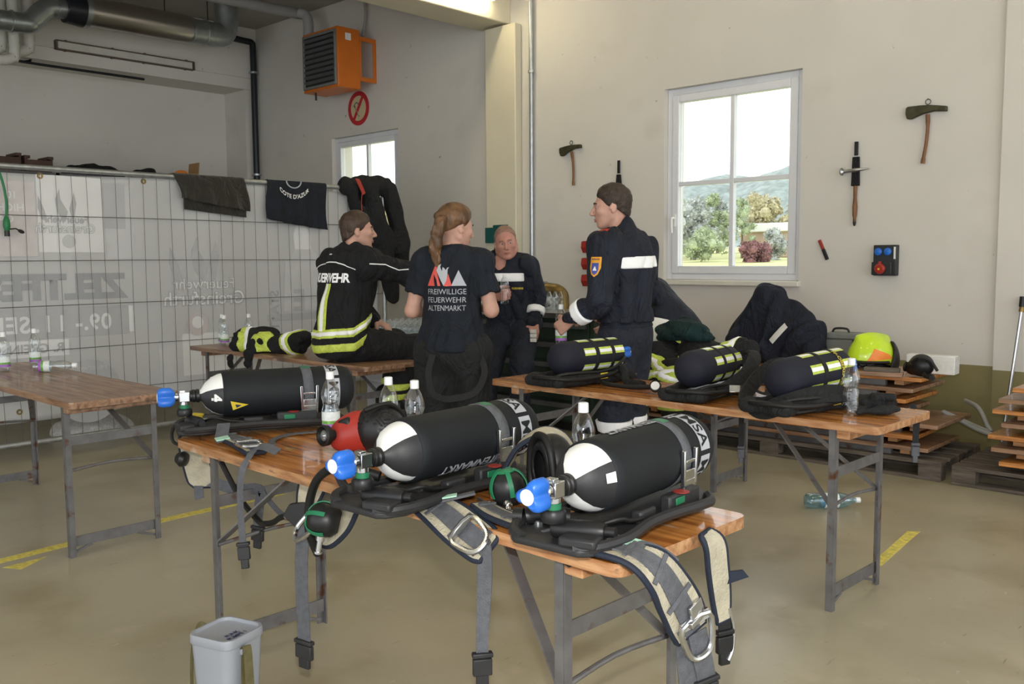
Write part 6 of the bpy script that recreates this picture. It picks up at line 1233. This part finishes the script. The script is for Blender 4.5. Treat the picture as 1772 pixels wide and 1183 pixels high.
def tr5(P):
    d = d_ell(P, j5['pelvis'] + V(0, 0, -.02), (.195, .16, .15))
    for q in 'LR': d = smin(d, p5.leg(P, q, .036, .95), .05)
    return d + .010 * wob(P, 14, 12) + .007 * folds(P, 22, (0, 0, 1), 8)
p5.garment('trousers', lambda P: smax(tr5(P), cutp(P, (0, -.06, .98), (0, .3, 1)), .01), 'blackfab2'); p5.boots()
for q in 'LR':
    for z in (.46, .37): p5.garment('trouser_band', lambda P, q=q, z=z: np.maximum(p5.leg(P, q, .046, .95), np.abs(P[:, 2] - z) - .022), 'limetape', .0095, 0)
# ================================================================== tools on the wall
def axe(nm, label, x, z, s=1., lean=0., flip=1, fat=1.):
    t = thing(nm, label, 'axe', (x, YW - .012, z)); A = ((flip * math.cos(lean), 0, flip * math.sin(lean)), (-math.sin(lean) , 0, math.cos(lean)), (0, -1, 0))
    hd = [(-.165, .035), (-.15, .045), (-.06, .045), (.02, .040), (.145, .018), (.145, -.022), (.05, -.012), (-.04, -.025), (-.12, -.055), (-.155, -.052), (-.168, -.01)]
    MB().prism([(p[0] * s, p[1] * s * fat) for p in hd], -.006, .03, (0, 0, 0), A).build('axe_head', 'axehead', t, bev=.006)
    P = [(.0, -.03), (.004, -.12), (-.004, -.25), (-.02, -.36), (-.026, -.41)]; X, Y_ = np.array(A[0]), np.array(A[1])
    MB().tube(smooth_path([X * p[0] * s + Y_ * p[1] * s + V(0, -.012, 0) for p in P], 4), [.017 * s] * 4 + [.0135 * s] * 9 + [.017 * s] * 4, 10).build('handle', 'axewood', t)
    MB().tube([V(0, -.012, .055 * s) + V(math.cos(a), 0, math.sin(a)) * .02 * s + V(0, 0, .012 * s) for a in np.linspace(0, 2 * PI, 14)[:-1]], .0035, 6, closed=True).build('hanging_ring', 'wire', t); MB().tube([(0, .012, .088 * s), (0, -.022, .09 * s)], .003, 6).build('nail', 'wire', t)
    return t
axe('felling_axe', 'big brown handled axe with wide olive head hanging on the wall', -2.42, 2.478, .92); axe('felling_axe', 'small wooden axe hanging on the wall beside the conduit', -5.76, 2.495, .86, R(8))
pk = thing('hammer_pick', 'pick hammer with black sheath and wooden handle on the wall', 'pick', (-2.94, YW - .02, 2.0))
MB().bx(-.014, .014, -.008, .008, .20, .305).build('hanging_loop', 'blackplas', pk, bev=.003); MB().prism([(-.026, .19), (.026, .19), (.032, -.03), (-.032, -.03)], -.012, .012, ax=((1, 0, 0), (0, 0, 1), (0, -1, 0))).build('sheath', 'blackfab', pk, bev=.005)
MB().lathe([(0, -.11), (.030, -.11), (.032, -.10), (.016, -.085), (.014, -.02), (.018, .0), (.014, .03), (.006, .10), (.002, .115), (0, .115)], 14, (0, -.016, .088), (1, 0, .05)).build('pick_head', 'steel', pk)
MB().lathe([(0, -.32), (.010, -.32), (.012, -.30), (.012, -.275), (.017, -.25), (.019, -.19), (.013, -.12), (.015, -.03), (0, -.03)], 14).build('handle', 'axewood', pk); MB().lathe([(0, -.335), (.006, -.335), (.012, -.315), (.012, -.285), (0, -.285)], 12).build('ferrule', 'blackplas', pk)
hk = thing('sheathed_tool', 'black sheathed hand tool hanging on the wall behind the young man', 'tool', (-5.19, YW - .02, 2.12)); MB().bx(-.014, .014, -.006, .006, .10, .22).build('hanging_loop', 'blackplas', hk, bev=.003); MB().prism([(-.02, .09), (.02, .09), (.04, -.12), (-.04, -.12)], -.012, .012, ax=((1, 0, 0), (0, 0, 1), (0, -1, 0))).build('sheath', 'blackfab', hk, bev=.004); MB().lathe([(0, -.3), (.014, -.3), (.016, -.12), (0, -.12)], 12).build('handle', 'axewood', hk)
kn = thing('knife', 'red and black knife hanging on the wall under the window corner', 'knife', (-3.19, YW - .012, 1.49)); c = np.array([[math.cos(-.42), 0, -math.sin(-.42)], [0, 1, 0], [math.sin(-.42), 0, math.cos(-.42)]])
MB().box((0, 0, -.045), (.028, .016, .09)).xform(c.T).build('sheath', 'blackplas', kn, bev=.004); MB().box((0, 0, .04), (.026, .018, .08)).xform(c.T).build('grip', 'darkred', kn, bev=.006)
# power socket panel
so = thing('socket_box', 'black wall socket box with two blue covers and a red one', 'socket', (-2.685, YW, 1.40))
MB().bx(-.085, .085, -.065, 0, -.115, .115).build('housing', 'socketblk', so, bev=.006); MB().bx(-.09, .06, -.085, -.06, -.11, -.012).build('lower_front', 'socketblk', so, bev=.006)
for x in (-.045, .025): MB().lathe([(0, 0), (.028, 0), (.028, .012), (.020, .018), (0, .018)], 20, (x, -.065, .065), (0, -1, 0)).build('blue_cover', 'socketblue', so); 
MB().lathe([(0, 0), (.038, 0), (.040, .02), (.030, .034), (0, .036)], 24, (-.02, -.085, -.06), (0, -1, -.2)).build('red_cover', 'redplas', so); MB().box((-.02, -.10, -.018), (.02, .02, .022)).build('cover_hinge', 'redplas', so, bev=.003); MB().box((-.02, -.1215, -.065), (.014, .004, .014)).build('cover_mark', 'yellowlab', so)
MB().bx(.068, .082, -.067, -.064, .01, .10).build('label_strip', 'paper', so)
# red bins on a rail, teal box
rl = thing('bin_rail', 'grey perforated rail for red storage bins on the wall', 'rail', (-5.50, YW - .008, 1.38)); MB().bx(-.045, .045, -.006, .006, -.22, .24).build('rail', 'case', rl)
for i, z in enumerate((1.545, 1.385, 1.225)):
    t = thing('storage_bin', 'red storage bin hanging on the wall rail, %s of three' % ('topmost', 'middle one', 'lowest')[i], 'bin', (-5.50, YW - .02, z - .06), 0, 'red bins on the wall rail')
    MB().prism([(-.0, 0), (-.07, .0), (-.10, .05), (-.09, .11), (.0, .11)], -.065, .065, ax=((0, 1, 0), (0, 0, 1), (1, 0, 0))).build('bin_body', 'redplas', t, bev=.004); MB().bx(-.055, .055, -.085, -.01, .1105, .113).build('opening', 'darkred', t)
tb = thing('key_cabinet', 'dark teal wall cabinet on the pilaster behind the balding man', 'cabinet', (-6.70, 6.90, 1.60)); MB().bx(-.13, .13, -.05, 0, 0, .16).build('body', 'tealbox', tb, bev=.004); MB().bx(-.02, .16, -.045, 0, .16, .185).build('lid', 'tealbox', tb, bev=.004)
# ------------------------------------------------------------------ on the workbench
be = thing('brass_elbow', 'large tarnished brass pipe elbow with coupling on the workbench', 'pipe fitting', (-5.36, 6.28, .985))
MB().tube(smooth_path([(.07, 0, 0.0), (.07, 0, .07), (.06, 0, .12), (.02, -.01, .155), (-.05, -.02, .165), (-.09, -.03, .165)], 5), .062, 20).build('elbow', 'brass', be); MB().lathe([(.05, 0), (.078, 0), (.078, .025), (.05, .025)], 22, (-.10, -.03, .165), (-1, -.1, 0), close=False).build('coupling_ring', 'steel', be)
for a in (.6, 2.6, 4.7): MB().box((-.115, -.03 + .085 * math.cos(a), .165 + .085 * math.sin(a)), (.02, .03, .03)).build('coupling_lug', 'brass', be, bev=.003)
MB().ball((-.13, -.05, .03), (.09, .06, .03), 12).build('hand_lever', 'hosebronze', be)
for i in range(6):
    bottle('clear bottle in the shrink pack on the workbench', (-5.28 + (i % 3) * .066, 6.02 + (i // 3) * .067, .985), 'bottles of the workbench pack', lab=False, cap=False, tall=.72)
tp = thing('paper_roll', 'small white paper roll lying on the workbench', 'paper roll', (-4.93, 6.12, .985 + .032), R(20)); MB().lathe([(.012, -.06), (.032, -.06), (.032, .0), (.012, .0)], 20, (0, 0, 0), (1, 0, 0), close=False).build('roll', 'paper', tp, ang=40); MB().box((.05, 0, -.004), (.06, .05, .055), rotx(.3)).build('loose_sheet', 'paper', tp, bev=.01)
MB_ = MB().box((0, 0, .012), (.04, .03, .024)).build('wrapper', 'cardboard', None, bev=.006); MB_.location = (-4.78, 6.0, .985); tag(MB_, 'small orange brown wrapper on the workbench', 'wrapper')
# ------------------------------------------------------------------ crate with many bottles behind the seated man
gb = thing('grey_container', 'tall grey plastic container carrying a pack of empty bottles', 'container', (-5.62, 4.84, 0)); MB().bx(-.34, .34, -.26, .26, 0, .74).build('body', 'hull', gb, bev=.02); MB().bx(-.36, .36, -.28, .28, .74, .765).build('lid', 'hull', gb, bev=.008)
MB().bx(-.30, .30, -.285, -.262, .45, .70).build('front_panel', 'hull', gb, bev=.006)
first = None
for i in range(9):
    for j in range(6):
        p = (-5.62 - .29 + i * .0715, 4.84 - .18 + j * .0715, .766)
        if first is None: first = bottle('empty clear bottle standing in the pack on the grey container', p, 'bottles on the grey container', lab=True, cap=False, tall=.8)
        else: copy_tree(first, None, loc=p)
# ================================================================== clothing heaps
def cloth_heap(nm, label, cat, base, fn, lo, hi, m, h=.012, bands=()):
    t = thing(nm, label, cat, base); o = sculpt('fabric', fn, lo, hi, h, m, t)
    for (bn, bf, off, bm) in bands: sculpt(bn, lambda P, bf=bf, off=off: np.maximum(fn(P) - off, bf(P)), lo, hi, h * .85, bm, t, relax=0)
    return t
def stripe(c, n, w, box=None):
    n = unit(n); c = np.asarray(c, float)
    def f(P):
        d = np.abs((P - c) @ n + .012 * wob(P, 14, 1)) - w
        if box is not None: d = np.maximum(d, d_box(P, box[0], box[1]))
        return d
    return f
# fire jacket laid over the seated man's table
def fj(P):
    d = d_seg(P, (-.22, .0, .05), (.36, .02, .06), .085, .075); d = smin(d, d_seg(P, (-.20, -.05, .06), (-.26, -.13, -.06), .10, .05), .06); d = smin(d, d_seg(P, (.02, -.06, .05), (-.02, -.14, -.08), .09, .06), .06); d = smin(d, d_ell(P, (-.08, -.02, .10), (.20, .10, .07)), .05); d = smin(d, d_ell(P, (.28, .03, .10), (.16, .09, .05)), .05)
    d = d + .022 * wob(P, 17, 3) + .018 * folds(P, 26, (1, .3, 0), 2); return smax(d, -d_box(P, (0, .30, -.20), (1.5, .445, .199)), .004)
cloth_heap('fire_jacket', 'black fire jacket with lime and white stripes lying on the seated man\'s table', 'jacket', (-5.74, 3.545, .781), fj, (-.42, -.28, -.2), (.5, .2, .26), 'blackfab', .011,
    [('lime_band', stripe((-.20, -.04, .1), (1, .55, .2), .030, ((-.22, -.06, .06), (.12, .10, .12))), .003, 'limetape'), ('reflective_band', stripe((-.17, -.02, .12), (1, .55, .2), .018, ((-.17, -.03, .10), (.10, .10, .10))), .006, 'retro'), ('lime_band', stripe((.06, -.1, .1), (1, -.5, .2), .034, ((.06, -.08, .08), (.1, .06, .07))), .003, 'limetape'), ('reflective_band', stripe((.31, 0, .1), (1, -.3, 0), .022), .006, 'retro'), ('lime_band', stripe((.31, 0, .1), (1, -.3, 0), .045), .003, 'limetape')])
ZS = .640; ZC = .62
ck = folding_table('low brown folding table under the heap of fire clothing', -3.25, 5.02, 0., 1.0, .48, 'woodold', .615, .12)
def hp1(P):
    d = d_ell(P, (0, 0, .10), (.22, .18, .17)); d = smin(d, d_ell(P, (.20, -.12, .06), (.20, .14, .13)), .06); d = smin(d, d_seg(P, (-.12, -.12, .08), (.02, -.24, -.06), .085, .07), .05); d = smin(d, d_ell(P, (-.16, .04, .16), (.12, .12, .10)), .05)
    d = d + .020 * wob(P, 15, 6) + .014 * folds(P, 22, (1, .5, .3), 1); return smax(d, -d_box(P, (.1, .10, -.30), (.55, .26, .299)), .004)
cloth_heap('fire_clothing', 'heap of black fire clothing with lime stripes on the low table', 'clothing', (-3.36, 4.99, ZC), hp1, (-.42, -.40, -.2), (.5, .3, .36), 'blackfab', .013,
    [('lime_band', stripe((0, -.1, .19), (.30, -.3, 1), .034), .003, 'limetape'), ('reflective_band', stripe((0, -.1, .19), (.30, -.3, 1), .015), .006, 'retro'), ('lime_band', stripe((.05, -.18, .06), (-.25, .1, 1), .034), .003, 'limetape'), ('reflective_band', stripe((.05, -.18, .06), (-.25, .1, 1), .015), .006, 'retro'), ('yellow_lining', stripe((.0, -.22, -.06), (.4, -.2, 1), .035, ((-.02, -.24, -.06), (.13, .12, .07))), .004, 'yellowpad')])
def hp2(P):
    d = d_ell(P, (0, 0, .12), (.20, .17, .18)); d = smin(d, d_seg(P, (.1, .0, .14), (.28, .06, .24), .10, .08), .06); d = d + .016 * wob(P, 16, 9) + .014 * folds(P, 22, (.4, .3, 1), 4); return smax(d, .003 - P[:, 2], .004)
cloth_heap('fire_clothing', 'black fire jacket with curved lime band slumped beside the striped heap', 'clothing', (-3.08, 5.03, ZC), hp2, (-.34, -.32, -.03), (.46, .3, .42), 'blackfab', .013, [('lime_band', stripe((0, 0, .17), (.25, -.3, 1), .036), .003, 'limetape'), ('reflective_band', stripe((0, 0, .17), (.25, -.3, 1), .016), .006, 'retro'), ('lime_band', stripe((.22, 0, .2), (1, -.2, .4), .04), .003, 'limetape'), ('reflective_band', stripe((.24, 0, .2), (1, -.2, .4), .018), .006, 'retro')])
def hp3(P):
    d = d_ell(P, (0, 0, .05), (.19, .13, .07)); d = smin(d, d_ell(P, (.06, .02, .09), (.10, .09, .05)), .04); return smax(d + .030 * wob(P, 19, 3) + .022 * folds(P, 30, (1, .2, 0), 7), .0 - P[:, 2], .004)
cloth_heap('teal_cloth', 'crumpled dark teal cloth on top of the fire clothing heap', 'cloth', (-3.24, 5.05, ZC + .27), hp3, (-.3, -.22, -.02), (.3, .22, .22), 'teal_cloth', .011)
def nj(P):
    d = d_seg(P, (-.32, .0, .06), (-.02, .02, .46), .09, .085); d = smin(d, d_seg(P, (-.02, .02, .45), (.29, .0, .27), .095, .10), .08); d = smin(d, d_seg(P, (.29, 0, .26), (.37, -.02, .05), .11, .09), .06); d = smin(d, d_ell(P, (.02, .0, .20), (.34, .13, .27)), .08)
    d = smin(d, d_box(P, (.0, -.02, .515), (.10, .06, .045), .03, roty(.25)), .03); d = smin(d, d_seg(P, (-.10, -.07, .44), (-.28, -.11, .16), .035, .03), .03); d = smin(d, d_seg(P, (.05, -.09, .42), (.0, -.14, .14), .03, .025), .03)
    return smax(d + .024 * wob(P, 12, 5) + .020 * folds(P, 20, (.6, 0, 1), 9), .003 - P[:, 2], .004)
njt = cloth_heap('navy_jacket', 'navy jacket with white label propped upright on the table top stack', 'jacket', (-3.30, 6.35, ZS), nj, (-.55, -.3, -.03), (.55, .3, .72), 'navyfab', .013, [('grey_band', stripe((-.30, 0, .1), (1, 0, .75), .022), .004, 'shirtgrey')])
nb = bvh([o for o in njt.children if o.name.startswith('fabric')][0]); v, f = poly2d([(-.022, -.085), (.022, -.085), (.022, .085), (-.022, .085)], .02); A_ = rotz(-.0); ca, sa = math.cos(-.72), math.sin(-.72)
decal('label_patch', np.stack([v[:, 0] * ca - v[:, 1] * sa, v[:, 0] * sa + v[:, 1] * ca, v[:, 2]], 1), f, 'paper', njt, nb, (.13, -.6, .23), (1, 0, 0), (0, 0, 1), (0, 1, 0), .004)
# helmets, case, mask, box on the stack
def helmet(label, loc, rz, m, trim, dec=True):
    t = thing('fire_helmet', label, 'helmet', loc, rz); t.scale = (1.12, 1.12, 1.12)   # front towards local +y
    def sh(P):
        d = d_ell(P, (0, 0, .06), (.118, .150, .155)); d = smin(d, d_seg(P, (0, -.10, .18), (0, .09, .19), .022, .016), .05); d = smax(d, (.045 - .10 * np.maximum(0, -P[:, 1] - .02) * 3 - P[:, 2]), .008); return smax(d, -d_ell(P, (0, 0, .05), (.105, .137, .14)), .004)
    sculpt('shell', sh, (-.15, -.19, -.06), (.15, .19, .26), .0065, m, t)
    def gd(P): return smax(smax(np.abs(d_ell(P, (0, -.015, .05), (.122, .160, .165))) - .008, P[:, 1] + .055 + .35 * (P[:, 2] - .03), .006), np.maximum(P[:, 2] - .165, -.02 - P[:, 2]), .004)
    sculpt('neck_guard', gd, (-.16, -.22, -.05), (.16, .05, .22), .0065, trim, t)
    MB().tube(smooth_path([(-.116, -.04, .045), (-.115, .04, .046), (-.08, .115, .047), (0, .150, .048), (.08, .115, .047), (.115, .04, .046), (.116, -.04, .045)], 4), .009, 8).build('rim', trim, t)
    def vs(P): return np.maximum.reduce([np.abs(d_ell(P, (0, 0, .06), (.113, .145, .15))) - .003, -P[:, 1] + .05, P[:, 2] - .06, .005 - P[:, 2]])
    sculpt('visor', vs, (-.14, .0, -.02), (.14, .18, .1), .006, trim, t)
    return t
he = helmet('fluorescent lime fire helmet with orange flash on the table top stack', (-2.50, 6.27, ZS + .022), R(150), 'lime_helmet', 'blackplas')
hv = bvh([o for o in he.children if o.name.startswith('shell')][0]); v, f = poly2d([(-.09, .0), (.08, .01), (.06, .035), (-.045, .075)], .02); decal('orange_flash', v, f, 'orange_dec', he, hv, (.4, .01, .055), (0, -1, 0), (0, 0, 1), (-1, 0, 0), .002); decal('orange_flash', v, f, 'orange_dec', he, hv, (-.4, .01, .055), (0, -1, 0), (0, 0, 1), (1, 0, 0), .002)
wh = helmet('white fire helmet lying behind the heap of fire clothing', (-3.56, 5.16, ZC + .16), R(140), 'white', 'limetape')
cs = thing('equipment_case', 'grey metal equipment case behind the navy jacket', 'case', (-2.78, 6.56, ZS), R(8)); MB().bx(-.15, .15, -.09, .09, 0, .19).build('body', 'case', cs, bev=.01); MB().bx(-.152, .152, -.092, .092, .19, .235).build('lid', 'case', cs, bev=.01)
for x in (.06, .125): MB().box((x, -.095, .165), (.024, .012, .06)).build('latch', 'blackplas', cs, bev=.003)
MB().tube(smooth_path([(-.12, -.0, .235), (-.10, 0, .262), (-.02, 0, .262), (0, 0, .235)], 4), .008, 8).build('handle', 'blackplas', cs)
wm = thing('face_mask', 'black full face breathing mask beside the white box', 'mask', (-2.13, 6.18, ZS), R(-40))
def fm(P):
    d = d_ell(P, (0, .0, .075), (.085, .075, .075)); d = smin(d, d_ell(P, (-.07, -.02, .05), (.045, .045, .045)), .03); return smax(d, .002 - P[:, 2], .004)
sculpt('mask_body', fm, (-.16, -.12, -.01), (.14, .12, .18), .007, 'blackplas', wm); MB().lathe([(0, .0), (.032, 0), (.034, .012), (.024, .018), (0, .018)], 20, (-.095, -.045, .055), (-.8, -.6, .15)).build('filter_cap', 'rubber', wm); MB().lathe([(0, .018), (.011, .018), (.011, .021), (0, .021)], 14, (-.095, -.045, .055), (-.8, -.6, .15)).build('brass_mark', 'brass', wm)
MB().tube(smooth_path([(.0, -.07, .10), (.06, -.06, .135), (.09, .0, .12), (.10, .05, .05)], 5), .010, 8).build('visor_frame', 'dkplas', wm); MB().tube(smooth_path([(.08, -.03, .03), (.13, -.05, .02), (.17, -.03, .018), (.20, -.05, .016)], 5), [.014] * 8 + [.02] * 4 + [.016] * 4, 8).build('head_strap', 'rubber', wm)
px_ = thing('paper_pack', 'white pack of folded paper towels at the end of the stack', 'paper pack', (-2.12, 6.42, ZS), R(4)); MB().bx(-.18, .13, -.05, .05, 0, .125).build('wrapper', 'paper', px_, bev=.006)
for i in range(5): MB().bx(.131, .137, -.045 + i * .018, -.030 + i * .018, .006, .12).build('sheet_edges', 'papergrey', px_)
wbk = thing('wood_offcut', 'short wooden offcut lying on the stack in front of the helmet', 'wood block', (-2.33, 6.06, ZS), R(14)); MB().bx(-.16, .12, -.04, .04, 0, .03).build('block', 'woodold', wbk, bev=.003); MB().bx(-.12, .10, -.035, .035, .03, .055).build('upper_block', 'pallet', wbk, bev=.003)
# hose between the stacks, steel rod by the pilaster
hs = thing('garden_hose', 'grey rubber hose looping between the two table top stacks', 'hose', (-1.86, 6.6, 0)); MB().tube(smooth_path([(-.18, .2, .42), (-.05, .05, .40), (.02, -.0, .30), (.03, -.02, .26), (-.25, -.02, .36), (-.12, -.05, .31), (.05, -.1, .26), (.25, -.08, .24), (.5, -.05, .22)], 6), .014, 8).build('hose', 'rubbergrey', hs)
rd = thing('steel_rod', 'steel rod with brass and black tip leaning on the pilaster', 'rod', (-1.74, 6.80, 0)); MB().tube([(-.07, .0, .0), (.0, .12, 1.05)], .011, 10).build('rod', 'steel', rd); MB().tube([(-.0, .12, 1.045), (.003, .125, 1.08)], .018, 10).build('brass_ferrule', 'brass', rd); MB().tube([(.003, .125, 1.08), (.006, .128, 1.15)], .022, 10).build('tip', 'blackplas', rd)
# ------------------------------------------------------------------ lidded bucket on the floor
bk = thing('lidded_bucket', 'grey square plastic bucket with lid and olive carrying strap', 'bucket', (-2.59, 1.42, 0), R(17)); HB = .262
def rsq(w, rd, n=6):
    P = []
    for sx, sy, a0 in ((1, 1, 0), (-1, 1, 90), (-1, -1, 180), (1, -1, 270)):
        for k in range(n): a = R(a0 + 90 * k / (n - 1)); P.append((sx * (w - rd) + rd * math.cos(a), sy * (w - rd) + rd * math.sin(a)))
    return P
def loft(levels): 
    v = []; n = None
    for w, z in levels: P = rsq(w, .035 if w > .05 else .01); n = len(P); v += [(p[0], p[1], z) for p in P]
    k = len(levels); return v, [(i * n + j, i * n + (j + 1) % n, (i + 1) * n + (j + 1) % n, (i + 1) * n + j) for i in range(k - 1) for j in range(n)] + [tuple(reversed(range(n))), tuple((k - 1) * n + j for j in range(n))]
MB().add(*loft([(.070, 0), (.074, .004), (.085, .235)])).build('bucket_body', 'greybucket', bk, ang=40); MB().add(*loft([(.0865, .232), (.0885, .235), (.0885, .255), (.0865, HB), (.080, HB), (.078, .252), (.074, .25)])).build('lid', 'greybucket', bk, ang=40)
for i, (t_, y) in enumerate((('PUMPE 1', .0), ('FUNK', .022))):
    v, f = text2d(t_, .022, .0008, 'CENTER'); MB().add([(.056 - p[1] - y, -.005 + p[0] * .95, .2520) for p in v], f).build('handwriting', 'ink', bk, ang=180)
MB().ribbon([(.086, -.02, .215), (.103, -.025, .235), (.113, -.03, .21), (.127, -.04, .12), (.15, -.06, .03), (.145, -.08, .006)], .028, .003, (.9, -.3, .4), 6).build('carry_strap', 'olivestrap', bk); MB().ribbon([(.095, -.02, .21), (.097, -.025, .15), (.115, -.05, .05), (.143, -.075, .008)], .028, .003, (.9, -.3, .4), 6).build('carry_strap', 'olivestrap', bk)
MB().ribbon([(-.083, .0, .225), (-.098, .0, .25), (-.118, -.005, .245), (-.130, -.02, .17), (-.128, -.03, .06), (-.112, -.04, .006)], .026, .003, [(-.2, -1, .3), (-.2, -1, .5), (-.4, -1, .3), (-.5, -1, 0), (-.5, -1, 0), (-.5, -1, 0)], 6).build('carry_strap', 'olivestrap', bk); MB().box((.088, -.02, .215), (.01, .03, .02)).build('strap_lug', 'greybucket', bk, bev=.003)
for o in list(bpy.data.objects):
    if o.type == 'MESH' and o.parent is None and 'label' not in o and o.get('kind') != 'structure': print('UNTAGGED', o.name)
